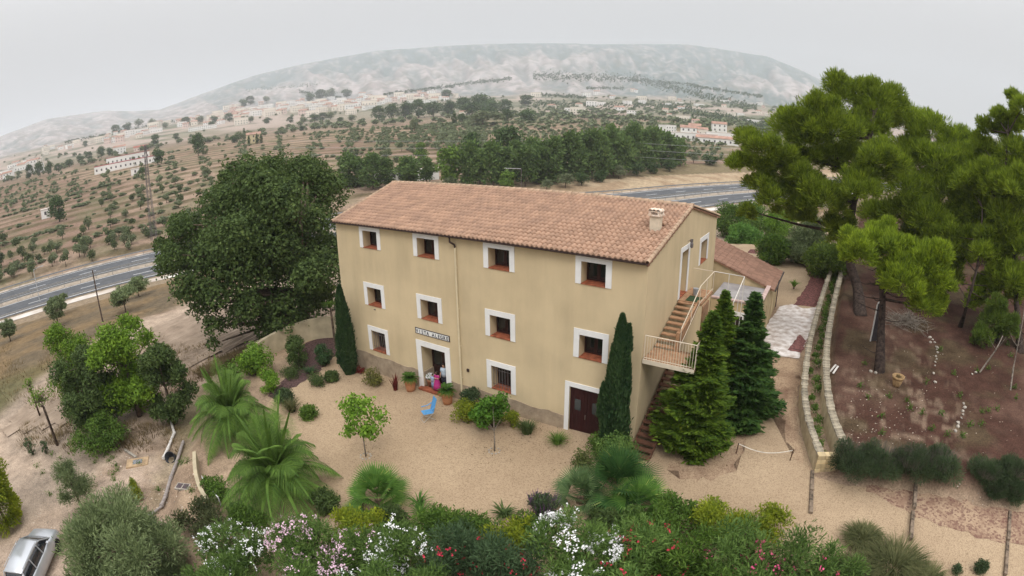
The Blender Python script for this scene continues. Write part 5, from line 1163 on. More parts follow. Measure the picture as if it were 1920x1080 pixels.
# leafy thicket behind the annex
for i, (px, py, h, r, lm, lab) in enumerate([(1365, 400, 3.6, 2.6, F_BUSH, 'leafy thicket bush just past the ridge end of the roof'), (1415, 395, 3.8, 2.8, F_BUSH, 'tall leafy thicket bush behind the annex roof'), (1465, 405, 3.4, 2.6, F_BRIGHT, 'yellowish thicket bush right of the tall leafy one'), (1520, 425, 3.0, 2.4, F_OLIVE, 'grey green thicket bush under the broad old pine'), (1395, 435, 2.4, 2.0, F_FAN, 'lower bright thicket bush along the annex roof'), (1550, 470, 2.4, 2.2, F_PINE2, 'dark low bush at the end of the bark path'), (1450, 455, 2.0, 1.6, F_BUSH, 'small bush by the curve of the bark path'), (1500, 460, 1.8, 1.7, F_OLIVE, 'grey low bush beside the curve of the bark path')]):
    bush('thicket_bush', lab, 'bush', above(px, py-6, h*1.2), h*1.45, r*1.45, lm, 9500, .36, 18, r*.55, None, 230+i, .3, along=.5, shell=.4)
tuft('small_palm', 'small bright palm in the sandy garden behind the annex', 'palm', gp(1488, 542), 46, .9, .8, .06, F_BRIGHT, 240, stem=.3)
bush('shrub', 'small bush beside the wall past the bark path', 'shrub', gp(1553, 513), .7, .5, F_BUSH, 700, .14, seed=241)

for i, (px, py, h, r, lm, lab) in enumerate([(395, 905, .9, .8, F_BUSH, 'green leafy shrub under the outer fronds near the kerb wall'), (440, 935, 1.0, .9, F_OLEA, 'green shrub between the kerb wall and the hedge under the date palm'), (600, 930, .9, .8, F_DARK, 'dark low shrub under the right hand fronds of the nearest date palm'), (530, 735, .7, .7, F_LAV, 'low grey shrub on the bark between flax and juniper'), (575, 765, .7, .6, F_BUSH, 'small green shrub right of the flax clump'), (500, 700, 1.3, .9, F_BRIGHT, 'upright bright shrub behind the set back date palm'), (620, 700, .5, .5, F_DARK, 'low dark mat of foliage beside the round dark shrub'), (555, 645, 1.8, .8, F_DARK, 'dark climbing shrub against the cream garden wall'), (600, 650, 1.4, .8, F_CYP, 'dark fern like shrub under the tall yucca'), (460, 955, 1.0, .9, F_BUSH, 'shrub filling the gap between white oleander and date palm'), (1130, 960, 1.0, .9, F_DARK, 'dark leafy undergrowth below the broad fan palm'), (1000, 975, 1.0, 1.0, F_BUSH, 'green undergrowth left of the brightest white oleander'), (740, 955, .9, .9, F_DARK, 'dark undergrowth between large fan palm and yucca'), (1190, 955, 1.0, .9, F_OLEA, 'green undergrowth right of the broad fan palm')]):
    bush('shrub', lab, 'shrub', above(px, py, h), h+.15, r, lm, 2600, .15, 9, .42, None, 800+i, .4, along=.4)

# ------------------------------------------------------------------ low stone walls of the planter, garden walls
stone_w = mat('wall_stone', (.50, .42, .28), .95, .3, 1.6, 1, 7, c2=(.33, .26, .16))
stone_c = mat('coping_stone', (.36, .31, .23), .95, .35, 6, .9, 12, c2=(.17, .145, .11), objrand=.3)
def ribbon_wall(label, line, th, hh, mt, capm=None, cap=None, name='stone_wall', ground=plane_z, cat='wall', capw=.02, step=.36, seed=1):
    P = smooth_line(np.array(line, float), 2); seg = np.hypot(*(P[1:]-P[:-1]).T); cs = np.r_[0, np.cumsum(seg)]; n = max(2, int(cs[-1]/step)); q = np.linspace(0, cs[-1], n+1)
    x = np.interp(q, cs, P[:, 0]); y = np.interp(q, cs, P[:, 1]); tx = np.gradient(x); ty = np.gradient(y); l = np.hypot(tx, ty); nx, ny = -ty/l, tx/l
    root = thing(name, label, cat, (x[0], y[0], float(ground(x[0], y[0])))); ox, oy, oz = root.location
    hf = hh if callable(hh) else (lambda f: hh); mb = MB(); g = np.random.default_rng(seed)
    for i in range(n+1):
        z = float(ground(x[i], y[i])); top = z+hf(i/n)
        for sd_, zz in ((-1, z-1.0), (-1, top), (1, top), (1, z-1.0)): mb.v.append((x[i]+nx[i]*th/2*sd_-ox, y[i]+ny[i]*th/2*sd_-oy, zz-oz))
    for i in range(n):
        for k in range(4): mb.f.append((4*i+k, 4*i+(k+1) % 4, 4*i+4+(k+1) % 4, 4*i+4+k))
    mb.f += [(0, 3, 2, 1), (4*n, 4*n+1, 4*n+2, 4*n+3)]
    mb.build('wall_body', mt, root)
    if capm:
        for i in range(n):
            xm, ym = (x[i]+x[i+1])/2, (y[i]+y[i+1])/2; z = float(ground(xm, ym))+hf((i+.5)/n); a = math.atan2(y[i+1]-y[i], x[i+1]-x[i]); L2 = math.hypot(x[i+1]-x[i], y[i+1]-y[i])/2-.008
            w = th/2+capw+g.uniform(-.035, .03)
            o = MB().box((-L2, -w, 0), (L2, w, cap+g.uniform(-.015, .02))).build('coping_stone', capm, root, bevel=.018); o.location = (xm-ox, ym-oy, z-oz); o.rotation_euler = (0, 0, a+g.normal()*.02)
    return root
inner = [(28.62, 1.15), (28.1, 2.6), (27.55, 4.4), (27.05, 7), (26.85, 10), (26.72, 14), (26.85, 19), (27.05, 24), (27.4, 30), (28.0, 38)]
outer = [(29.85, 1.65), (29.35, 3.0), (28.75, 5), (28.3, 8), (28.05, 11), (27.95, 15), (28.05, 20), (28.25, 25), (28.7, 32), (29.2, 40)]
ribbon_wall('low curved stone wall along the driveway, driveway side of the planter', inner, .36, .80, stone_w, stone_c, .07)
ribbon_wall('low curved stone wall between the planter and the red clearing', outer, .42, .98, stone_w, stone_c, .08, seed=2)
wr = thing('stone_wall', 'short end wall of honey coloured blocks closing the planter', 'wall', (0, 0, 0)); g = np.random.default_rng(8)
A, B_ = np.array([28.50, .93]), np.array([30.02, 1.52]); d_ = B_-A; a_ = math.atan2(d_[1], d_[0]); Lw = np.hypot(*d_); z = -.62
MB().box((0, .03, -.6), (Lw, .32, .86), Matrix.Translation((A[0], A[1], -.40)) @ Matrix.Rotation(a_, 4, 'Z')).build('wall_body', stone_w, wr)
for r_ in range(4):
    xx = 0; k = 0
    while xx < Lw-.02:
        w = min(g.uniform(.22, .5), Lw-xx); o = MB().box((xx+.008, 0-.02*g.random(), r_*.235+.008), (xx+w-.008, .35, r_*.235+.227)).build('stone_block', mat('honey_stone', (.56, .43, .24), .95, .25, 3, .8, 9, c2=(.42, .33, .2), objrand=.18), wr, bevel=.02)
        o.location = (A[0], A[1], -.45); o.rotation_euler = (0, 0, a_); xx += w
plaster = mat('garden_wall_plaster', (.52, .44, .30), .92, .15, 1.2, .3, 9)
ribbon_wall('curved cream garden wall behind the yucca and dark tree', [(-1.9, 3.2), (-4.3, 3.0), (-6.0, 2.0), (-6.9, .0), (-7.0, -2.4), (-6.6, -4.4)], .28, lambda f: 1.75-.55*f*f, plaster, None, None, 'garden_wall', seed=3)
def yz(x, y): return terr(np.array([x]), np.array([y]))[0]
p1, p2, p3, p4 = gp(365, 850, .5), gp(366, 885, .5), gp(374, 915, .5), gp(388, 938, .5)
ribbon_wall('short curved cream kerb wall beside the palms and the stony yard', [p1[:2], p2[:2], p3[:2], p4[:2]], .2, .62, plaster, None, None, 'kerb_wall', ground=yz, step=.3)
hr = thing('handrail', 'thin white handrail slanting down behind the short kerb wall', 'handrail', gp(378, 895)); b = Vector(hr.location)
e1, e2 = gp(378, 893, .6)-b, gp(408, 930, .6)-b
MB().tube([e1+Vector((0, 0, .6)), e1.lerp(e2, .5)+Vector((0, 0, .55)), e2+Vector((0, 0, .5))], .03, 6).build('rail', white, hr)
for e in (e1, e2): MB().tube([e+Vector((0, 0, -.3)), e+Vector((0, 0, .56))], .025, 6).build('post', white, hr)

# ------------------------------------------------------------------ sleepers, rope barrier
wood = mat('weathered_wood', (.22, .165, .12), .95, .35, 5, .8, 20)
for (q1, q2, lab) in (((1523, 884), (1518, 965), 'grey wooden sleeper edging at the foot of the stone wall end'), ((1717, 908), (1703, 1018), 'grey wooden sleeper edging in the middle of the gravel path'), ((1893, 960), (1881, 1082), 'wooden sleeper edging near the right picture edge')):
    a, b = gp(*q1), gp(*q2); t = thing('wooden_edging', lab, 'sleeper', a); v = b-a; v.z = 0
    for k in range(2):
        o = MB().box((0, -.09, -.08), (v.length/2-.03, .09, .10)).build('sleeper', wood, t, bevel=.02); o.location = (v.x*.5*k, v.y*.5*k, (b.z-a.z)*.5*k); o.rotation_euler = (0, 0, math.atan2(v.y, v.x)+.02*k)
rb = thing('rope_barrier', 'white rope hung between two rusty posts across the driveway', 'barrier', gp(1380, 851)); b0 = Vector(rb.location); b1 = gp(1481, 864)-b0
rust = mat('rusty_post', (.10, .045, .03), .8, .3, 8)
for e in (Vector(), b1): MB().tube([e+Vector((0, 0, -.1)), e+Vector((.02, 0, .62))], .028, 6).build('post', rust, rb)
MB().tube([Vector((0, 0, .58)).lerp(b1+Vector((0, 0, .58)), k/12)-Vector((0, 0, .30*math.sin(PI*k/12))) for k in range(13)], .022, 6).build('rope', mat('rope', (.66, .60, .52), .9, .1), rb)

# ------------------------------------------------------------------ pots and plants by the door
pot_m = mat('terracotta_pot', (.50, .235, .12), .85, .12, 4, c2=(.40, .18, .09))
def pot(label, base, r, h, sago=1.0, seed=1, nf=44):
    t = thing('potted_cycad', label, 'potted plant', base)
    p_ = MB().lathe([(r*.68, 0), (r*.78, h*.3), (r*.95, h*.82), (r*1.02, h*.86), (r*1.04, h), (r*.9, h), (r*.88, h*.92), (.02, h*.9)], n=20).build('pot', pot_m, t, True)
    me = frond_mesh(1, .45, .8, 22, seed, w=.022, ll=.20, hang=.15); me.materials.append(fol('cycad_leaf', (.03, .08, .012), (.10, .20, .025), (.3, .36, .05)))
    me2 = frond_mesh(1, .55, .35, 22, seed+1, w=.022, ll=.20, hang=.2); me2.materials.append(MATS['cycad_leaf']); g = np.random.default_rng(seed)
    for k in range(nf):
        o = bpy.data.objects.new('frond', me if k < nf*.5 else me2); C.objects.link(o); o.parent = t; s = sago*g.uniform(.8, 1.05); o.scale = (s, s, s); o.location = (0, 0, h+.04); o.rotation_euler = (g.normal()*.15, (.9-1.1*k/nf)*-.4, k*2.399)
    return t
pot('sago palm in a terracotta pot on the house corner side of the front door', (6.15, -.62, plane_z(6.15, -.6)-.02), .36, .78, .78, 1)
pot('sago palm in a terracotta pot on the drainpipe side of the front door', (9.05, -.72, plane_z(9, -.7)-.02), .36, .78, .80, 2)
t = thing('flower_pot', 'terracotta pot of white flowers inside the front doorway', 'potted plant', (7.02, .22, -1.06))
MB().lathe([(.15, 0), (.22, .38), (.24, .40), (.24, .46), (.02, .44)], n=14).build('pot', mat('dark_terracotta', (.30, .14, .08), .85, .1), t, True)
fb = [(0, 0, .62, .26, .26, .18)]; npmesh('foliage', blob_leaves(fb, 500, .09, .5, .4, .3, .3, 4), 4, F_BUSH, t); flowers(t, fb, 60, petal_w, .05)
urn = thing('terracotta_urn', 'weathered terracotta planter standing alone under the straight trunked pine', 'planter', gp(1680, 724))
MB().lathe([(.22, 0), (.27, .12), (.36, .42), (.35, .50), (.42, .55), (.43, .66), (.36, .66), (.34, .56), (.02, .54)], n=20).build('pot', mat('old_terracotta', (.40, .26, .13), .9, .2, 5), urn, True)
npmesh('weeds', blob_leaves([(0, 0, .62, .2, .2, .1)], 160, .09, .3, .5, .3, .6, 5), 4, F_DRY, urn)

# ------------------------------------------------------------------ blue garden chair
cb = mat('sky_blue_plastic', (.09, .30, .58), .5, .05, 3); cg = mat('grey_tube', (.42, .40, .38), .5, .05)
t = thing('garden_chair', 'sky blue high backed folding chair standing alone on the gravel', 'chair', gp(803, 786), R(242))
def slab(mb, p0, p1, w, th=.02):
    p0 = Vector(p0); p1 = Vector(p1); d = (p1-p0).normalized(); n = d.cross(Vector((0, 1, 0))).normalized()*th
    mb.add([(p.x+k.x, s*w/2, p.z+k.z) for k in (Vector(), n) for p, s in ((p0, -1), (p0, 1), (p1, 1), (p1, -1))], [(0, 1, 2, 3), (7, 6, 5, 4), (0, 4, 5, 1), (1, 5, 6, 2), (2, 6, 7, 3), (3, 7, 4, 0)])
mb = MB(); slab(mb, (-.24, 0, .43), (.30, 0, .46), .50); mb.build('seat', cb, t, bevel=.006)
mb = MB(); slab(mb, (-.24, 0, .46), (-.48, 0, 1.22), .46); mb.build('backrest', cb, t, bevel=.006)
for s in (-1, 1):
    MB().tube([(-.36, s*.27, .80), (-.1, s*.29, .68), (.24, s*.29, .68)], .024, 6).build('armrest', cb, t)
    MB().tube([(.24, s*.27, .68), (.28, s*.27, .44), (-.36, s*.27, 0)], .013, 6).build('leg', cg, t)
    MB().tube([(-.22, s*.25, .44), (.34, s*.25, 0)], .013, 6).build('leg', cg, t)
MB().tube([(.34, -.25, .02), (.34, .25, .02)], .012, 6).build('crossbar', cg, t)

# ------------------------------------------------------------------ people in the doorway
skin = mat('skin', (.52, .30, .21), .6, .05); hair = mat('dark_hair', (.025, .014, .01), .6, .1)
def person(label, loc, rz, h, top, bottom, hairm=hair, dress=False, shorts=False, hair_long=False, arms='down', shoe=None):
    """one skinned body; clothes and hair over it"""
    s = h/1.75; t = thing('person', label, 'person', loc, rz); sh = .19; V = {}; E = []; RD = {}
    def v(n, x, y, z, r, par=None):
        V[n] = (x*s, y*s, z*s); RD[n] = r*s
        if par: E.append((par, n))
    v('pel', 0, 0, .96, .115); v('waist', 0, 0, 1.10, .105, 'pel'); v('chest', 0, 0, 1.30, .125, 'waist'); v('neck0', 0, 0, 1.44, .06, 'chest'); v('neck', 0, -.01, 1.50, .05, 'neck0'); v('chin', 0, -.015, 1.57, .075, 'neck'); v('head', 0, -.01, 1.65, .095, 'chin'); v('crown', 0, 0, 1.72, .06, 'head')
    for k, n in ((-1, 'l'), (1, 'r')):
        v('hip'+n, .09*k, 0, .92, .085, 'pel'); v('knee'+n, .10*k, -.015, .50, .058, 'hip'+n); v('ank'+n, .10*k, .015, .09, .040, 'knee'+n); v('toe'+n, .11*k, -.13, .035, .034, 'ank'+n)
        v('sho'+n, .17*k, 0, 1.39, .06, 'chest')
        if arms == 'down': v('elb'+n, .24*k, .02, 1.13, .042, 'sho'+n); v('wri'+n, .25*k, -.05, .90, .030, 'elb'+n); hd = (.25*k, -.06, .82)
        else: v('elb'+n, .24*k, -.03, 1.14, .042, 'sho'+n); v('wri'+n, .09*k, -.17, 1.17, .030, 'elb'+n); hd = (.03*k, -.19, 1.20)
        v('palm'+n, *hd, .034, 'wri'+n)
        for j in range(4): v(f'f{n}{j}', hd[0]+(.0 if arms == 'down' else -.03*k), hd[1]-.028+.019*j, hd[2]-(.085-.008*abs(j-1.3) if arms == 'down' else .0)+(.03 if arms != 'down' else 0), .009, 'palm'+n)
        v(f't{n}', hd[0]-.035*k, hd[1]-.045, hd[2]-.03, .010, 'palm'+n)
    names = list(V); me = bpy.data.meshes.new('body'); me.from_pydata([V[n] for n in names], [(names.index(a), names.index(b)) for a, b in E], []); o = link('body', me, None, t)
    m_ = o.modifiers.new('skin', 'SKIN'); m_.use_smooth_shade = True
    for i, n in enumerate(names):
        sv = me.skin_vertices[0].data[i]; sv.radius = (RD[n],)*2; sv.use_root = (n == 'pel')
    sd_ = o.modifiers.new('sub', 'SUBSURF'); sd_.levels = 1; sd_.render_levels = 2
    me.materials.append(skin)
    def shell(nm, prof, mt, cx=0, cy=0, sx=1, sy=.72): return MB().lathe([(r*s, z*s) for r, z in prof], (cx*s, cy*s, 0), 14, sx, sy).build(nm, mt, t, True)
    if dress: shell('dress', [(.40, .12), (.33, .5), (.22, .9), (.165, 1.1), (.19, 1.3), (.15, 1.42), (.08, 1.45)], top)
    else:
        shell('shirt', [(.19, .88), (.175, 1.08), (.205, 1.28), (.19, 1.40), (.09, 1.465)], top)
        shell('trousers_waist', [(.12, .80), (.175, .86), (.18, .95), (.165, 1.0)], bottom)
        for k in (-1, 1): MB().tube([(.09*k*s, 0, .92*s), (.10*k*s, -.015*s, .52*s), (.10*k*s, .0, (.45 if shorts else .10)*s)], [.11*s, .082*s, .075*s], 10).build('trouser_leg', bottom, t, True)
    for k in (-1, 1):
        if arms == 'down': MB().tube([(.15*k*s, 0, 1.41*s), (.20*k*s, .01*s, 1.28*s), (.235*k*s, .02*s, 1.17*s)], [.075*s, .066*s, .06*s], 10).build('sleeve', top, t, True)
        else: MB().tube([(.15*k*s, 0, 1.41*s), (.20*k*s, -.01*s, 1.28*s), (.235*k*s, -.03*s, 1.18*s)], [.075*s, .066*s, .06*s], 10).build('sleeve', top, t, True)
        MB().lathe([(.02*s, 0), (.045*s, .01*s), (.04*s, .05*s), (.01*s, .07*s)], (.105*k*s, -.05*s, .005), 10, 1, 2.3).build('shoe', shoe or hair, t, True)
        MB().lathe([(.001, -.012*s), (.012*s, 0), (.001, .012*s)], (.033*k*s, -.103*s, 1.655*s), 8).build('eye', hair, t, True)
        MB().lathe([(.001, -.028*s), (.014*s, 0), (.001, .026*s)], (.098*k*s, .0, 1.64*s), 8, .6, 1).build('ear', skin, t, True)
    MB().add([(-.014*s, -.10*s, 1.61*s), (.014*s, -.10*s, 1.61*s), (0, -.135*s, 1.615*s), (0, -.10*s, 1.66*s)], [(0, 2, 3), (2, 1, 3), (0, 1, 2)]).build('nose', skin, t)
    MB().box((-.025*s, -.104*s, 1.578*s), (.025*s, -.098*s, 1.588*s)).build('mouth', mat('lips', (.35, .12, .1), .6, .05), t)
    hp = [(.02, 1.755), (.07, 1.745), (.105, 1.70), (.112, 1.655), (.10, 1.62)] if not hair_long else [(.02, 1.755), (.07, 1.745), (.107, 1.70), (.118, 1.62), (.12, 1.50), (.10, 1.38)]
    MB().lathe([(r*s, z*s) for r, z in hp], (0, .028*s, 0), 12).build('hair', hairm, t, True)
    return t
person('adult in a pale blue shirt and dark trousers standing in the doorway behind the girl', (7.93, .42, -1.055), R(8), 1.62, mat('pale_blue_shirt', (.50, .60, .70), .85, .12, 9), mat('dark_trousers', (.03, .03, .045), .85, .1))
person('girl in a long magenta dress standing in front of the adult', (7.72, .02, -1.055), R(4), 1.24, mat('magenta_cloth', (.42, .035, .19), .85, .1), None, dress=True, hair_long=True, arms='front')
person('small child in light blue clothes between the flower pot and the girl', (7.38, .02, -1.055), R(-4), .98, mat('light_blue_cloth', (.36, .44, .60), .85, .12, 9), mat('blue_trousers', (.25, .32, .47), .85, .1))

# ------------------------------------------------------------------ things in the stony yard
blk = mat('black_plastic', (.022, .024, .03), .45, .1)
t = thing('plastic_tub', 'black plastic tub lying tilted on the stony ground by the pipe', 'tub', gp(324, 858)); t.rotation_euler = (R(55), R(10), R(40))
MB().lathe([(.26, 0), (.33, .52), (.36, .53), (.36, .58), (.31, .58), (.24, .05), (.02, .04)], (0, 0, -.1), 20).build('body', blk, t, True)
pg = mat('grey_pipe', (.33, .29, .27), .7, .15, 6); pw = mat('white_pipe', (.70, .66, .62), .6, .1, 5)
def pipe(label, pts, r, mt, name='pipe', up=.06):
    W_ = [gp(*q) for q in pts]; t = thing(name, label, 'pipe', W_[0]); L = [w-W_[0]+Vector((0, 0, up+r)) for w in W_]
    for i, (a, b) in enumerate(zip(L[:-1], L[1:])):
        MB().tube([a, b], r, 10).build('pipe_length', mt, t); d = (b-a).normalized()*.06; MB().tube([b-d, b+d], r*1.25, 10).build('joint', mt, t)
pipe('white drain pipe lying from the dark bush to the black tub', [(321, 792), (328, 815), (316, 845), (308, 862)], .09, pw)
pipe('long grey drain pipe running down the stony yard', [(345, 832), (333, 870), (322, 900), (312, 935), (305, 952)], .10, pg)
pipe('thin brown pipe end poking out towards the olive tree', [(305, 953), (285, 968), (262, 978)], .07, pg)
t = thing('concrete_slab', 'sandy concrete slab with a grey metal hatch in the stony yard', 'slab', gp(258, 868), R(62)); MB().box((-.75, -.45, -.1), (.75, .45, .08)).build('slab', mat('sandy_concrete', (.47, .33, .2), .9, .15, 3), t, bevel=.01); MB().box((-.3, -.22, .082), (.35, .22, .10)).build('hatch', mat('grey_metal', (.24, .24, .25), .5, .1), t)
t = thing('kerb_stone', 'white kerb stone behind the sandy concrete slab', 'kerb', gp(245, 852), R(12)); MB().box((-.75, -.08, -.1), (.75, .08, .14)).build('kerb', mat('pale_stone', (.46, .41, .35)), t, bevel=.015)
t = thing('drain_cover', 'pale frame with two dark square openings set in the yard', 'drain', gp(343, 913), R(38)); MB().box((-.42, -.26, -.05), (.42, .26, .06)).build('frame', mat('pale_stone', (.46, .41, .35)), t, bevel=.01)
for k in (-1, 1): MB().box((.19*k-.15, -.19, .062), (.19*k+.15, .19, .072)).build('grate', mat('dark_grate', (.10, .075, .08), .8, .2, 12), t)
# loose stones
g = np.random.default_rng(44)
def rock(r, seed):
    g = np.random.default_rng(seed); bm = bmesh.new(); bmesh.ops.create_icosphere(bm, subdivisions=1, radius=r)
    for v in bm.verts: v.co *= 1+g.normal()*.18; v.co.z *= .65
    me = bpy.data.meshes.new('stone'); bm.to_mesh(me); bm.free(); me.materials.append(mat('pale_stone', (.46, .41, .35))); return me
RK = [rock(.11, i) for i in range(5)]
line = [(1742, 633), (1748, 637), (1752, 643), (1755, 650), (1757, 656), (1757, 662), (1756, 668), (1755, 674), (1754, 680), (1752, 686), (1757, 653), (1745, 641), (1751, 700), (1753, 718), (1806, 757), (1809, 763), (1807, 770), (1805, 777), (1803, 785), (1796, 800), (1792, 808), (1797, 794), (1822, 703), (1828, 700), (1640, 700), (1634, 697)]
for i, (px, py) in enumerate(line):
    b = gp(px+g.normal()*.8, py+g.normal()*.8); o = bpy.data.objects.new('stone', RK[i % 5]); C.objects.link(o); o.location = b+Vector((0, 0, .03)); o.rotation_euler = (0, 0, g.uniform(0, 6)); o.scale = (g.uniform(.7, 1.5),)*3
    if i < 14: tag(o, 'pale stone in the curved line of stones across the red clearing', 'stone', 'stones laid in a curve on the red clearing')
    elif i < 22: tag(o, 'pale stone in the short line near the lavender row on the red clearing', 'stone', 'stones laid near the lavender row')
    elif i < 24: tag(o, ['pale stone farther from the leaning sapling of the stone pair beside it', 'pale stone touching the foot of the leaning sapling'][i-22], 'stone', 'stones beside the leaning sapling')
    else: tag(o, ['pale stone directly at the foot of the straight trunked pine', 'pale stone a little off the foot of the straight trunked pine, wall side'][i-24], 'stone', 'stones at the pine foot')
V = []; F = []
def peb(px0, px1, py0, py1, n, r0, r1):
    Q = gpb(g.uniform(px0, px1, n), g.uniform(py0, py1, n))
    for b in Q:
        r = g.uniform(r0, r1); k = len(V)
        V.extend([(b[0]+dx*r, b[1]+dy*r, b[2]+dz*r) for dx, dy, dz in ((1, 0, 0), (0, 1, 0), (-1, 0, 0), (0, -1, 0), (.2, .1, .7), (0, 0, -.6))]); F.extend([(k+a, k+(a+1) % 4, k+4) for a in range(4)]+[(k+(a+1) % 4, k+a, k+5) for a in range(4)])
peb(1590, 1915, 640, 850, 110, .015, .045); peb(1590, 1740, 730, 835, 130, .015, .05); peb(60, 370, 845, 990, 260, .02, .08); peb(570, 1480, 720, 960, 60, .015, .035); peb(1600, 1900, 905, 990, 120, .02, .06)
me = bpy.data.meshes.new('pebbles'); me.from_pydata(V, [], F); tag(link('pebbles', me, mat('pebble', (.50, .42, .34), .9, .25, 3, islandrand=.35)), 'loose pale pebbles scattered over the yard and clearing', 'pebbles', kind='stuff')
# white leaning panel, brush pile and boards on the clearing
b = gp(1638, 640); hp_ = height_at(b, 1636, 562)
t = thing('leaning_panel', 'white rounded panel with a dark inside propped upright behind the straight pine trunk', 'panel', b, R(20)); hh = min(max(hp_, 1.6), 3.2)
mb = MB(); n = 12; pr = [(0, 0, 0)]; oP = [(-.28, z) for z in np.linspace(0, hh-.3, 6)]+[(-.28+.28*(1-math.cos(a)), hh-.3+.3*math.sin(a)) for a in np.linspace(.2, PI/2, 5)]+[(.28-.28*(1-math.cos(a)), hh-.3+.3*math.sin(a)) for a in np.linspace(PI/2, .2, 5)]+[(.28, z) for z in np.linspace(hh-.3, 0, 6)]
mb.tube([(x, 0, z) for x, z in oP], .055, 8); mb.build('rim', mat('white_panel', (.66, .64, .62), .6, .1), t)
MB().add([(x, .06, z) for x, z in oP], [tuple(range(len(oP)))[::-1]]).build('inside', mat('dark_panel', (.06, .05, .055), .8, .2, 6), t)
b = gp(1700, 610); t = thing('brush_pile', 'heap of grey dead branches behind the straight pine trunk', 'brush pile', b); mb = MB(); g = np.random.default_rng(9)
for k in range(170):
    a = g.uniform(0, 2*PI); r = g.uniform(0, 2.2); c = Vector((math.cos(a)*r, math.sin(a)*r*.8, .1+g.uniform(0, .9)*max(0, 1-r/2.6))); d = Vector(g.normal(size=3)); d.z *= .35; d.normalize(); L = g.uniform(.4, 1.3)
    mb.tube([c-d*L, c, c+d*L+Vector((0, 0, .1))], [.012, .018, .005], 4, cap=False)
tag(mb.build('branches', barkg, t), kind='stuff')
for k in range(2):
    o = MB().box((-.35, -.06, 0), (.35, .06, .035)).build('board', pw); o.location = gp(1561+5*k, 694+3*k)+Vector((0, 0, .12)); o.rotation_euler = (0, R(-25), R(60+6*k)); tag(o, ['pale wooden board leaning beside the planter wall', 'second pale board just below the first beside the planter wall'][k], 'board')

# ------------------------------------------------------------------ silver car
car = thing('parked_car', 'silver estate car half hidden under the olive tree at the left picture edge', 'car')
r0_, r1_ = hitz(30, 1062, -1.15), hitz(58, 1003, -1.15); hd = math.atan2(r1_[1]-r0_[1], r1_[0]-r0_[0])
rear = Vector((r0_[0], r0_[1], 0)); dv = Vector((math.cos(hd), math.sin(hd), 0)); cpos = rear+dv*1.55; car.scale = (1.06,)*3; car.location = (cpos.x, cpos.y, H(cpos.x, cpos.y)+.0); car.rotation_euler = (0, 0, hd)
silver = mat('silver_paint', (.52, .54, .57), .28, .02, 1, metal=.5, spec=.5); cgl = mat('car_glass', (.012, .014, .02), .05, .1, spec=.8)
def loft(name, secs, mt, parent, smooth=True):
    mb = MB(); n = len(secs[0][1])
    for x, pr in secs: mb.v += [(x, y, z) for y, z in pr]
    for i in range(len(secs)-1):
        for k in range(n): mb.f.append((i*n+k, i*n+(k+1) % n, (i+1)*n+(k+1) % n, (i+1)*n+k))
    mb.f += [tuple(range(n))[::-1], tuple((len(secs)-1)*n+k for k in range(n))]
    o = mb.build(name, mt, parent, smooth)
    bm = bmesh.new(); bm.from_mesh(o.data); bmesh.ops.recalc_face_normals(bm, faces=bm.faces); bm.to_mesh(o.data); bm.free()
    return o
def sec(w, z0, z1, bulge=.04): 
    return [(-w*.86, z0), (-w, z0+.12), (-w-bulge, (z0+z1)*.5), (-w*.97, z1-.08), (-w*.88, z1), (0, z1+.02), (w*.88, z1), (w*.97, z1-.08), (w+bulge, (z0+z1)*.5), (w, z0+.12), (w*.86, z0)]
loft('body', [(-2.15, sec(.70, .40, .86, .02)), (-2.08, sec(.80, .28, .93)), (-1.7, sec(.85, .22, .95)), (-.6, sec(.86, .20, .95)), (.8, sec(.86, .20, .94)), (1.2, sec(.85, .22, .90)), (1.9, sec(.80, .25, .78)), (2.15, sec(.70, .33, .62, .02))], silver, car)
def cab(w0, w1, z0, z1): return [(-w0, z0), (-(w0+w1)/2-.02, (z0+z1)/2), (-w1, z1-.05), (-w1*.8, z1), (0, z1+.03), (w1*.8, z1), (w1, z1-.05), ((w0+w1)/2+.02, (z0+z1)/2), (w0, z0)]
loft('cabin_glass', [(-2.06, cab(.70, .66, .90, .96)), (-1.82, cab(.77, .60, .90, 1.40)), (-.8, cab(.79, .62, .90, 1.44)), (.2, cab(.79, .62, .90, 1.42)), (.55, cab(.78, .60, .88, 1.30)), (1.22, cab(.72, .68, .86, .92))], cgl, car)
loft('car_roof', [(-1.90, [(-.60, 1.38), (-.56, 1.44), (0, 1.47), (.56, 1.44), (.60, 1.38)]), (-.8, [(-.645, 1.40), (-.58, 1.475), (0, 1.505), (.58, 1.475), (.645, 1.40)]), (.2, [(-.64, 1.38), (-.58, 1.455), (0, 1.49), (.58, 1.455), (.64, 1.38)]), (.42, [(-.61, 1.32), (-.56, 1.39), (0, 1.425), (.56, 1.39), (.61, 1.32)])], silver, car)
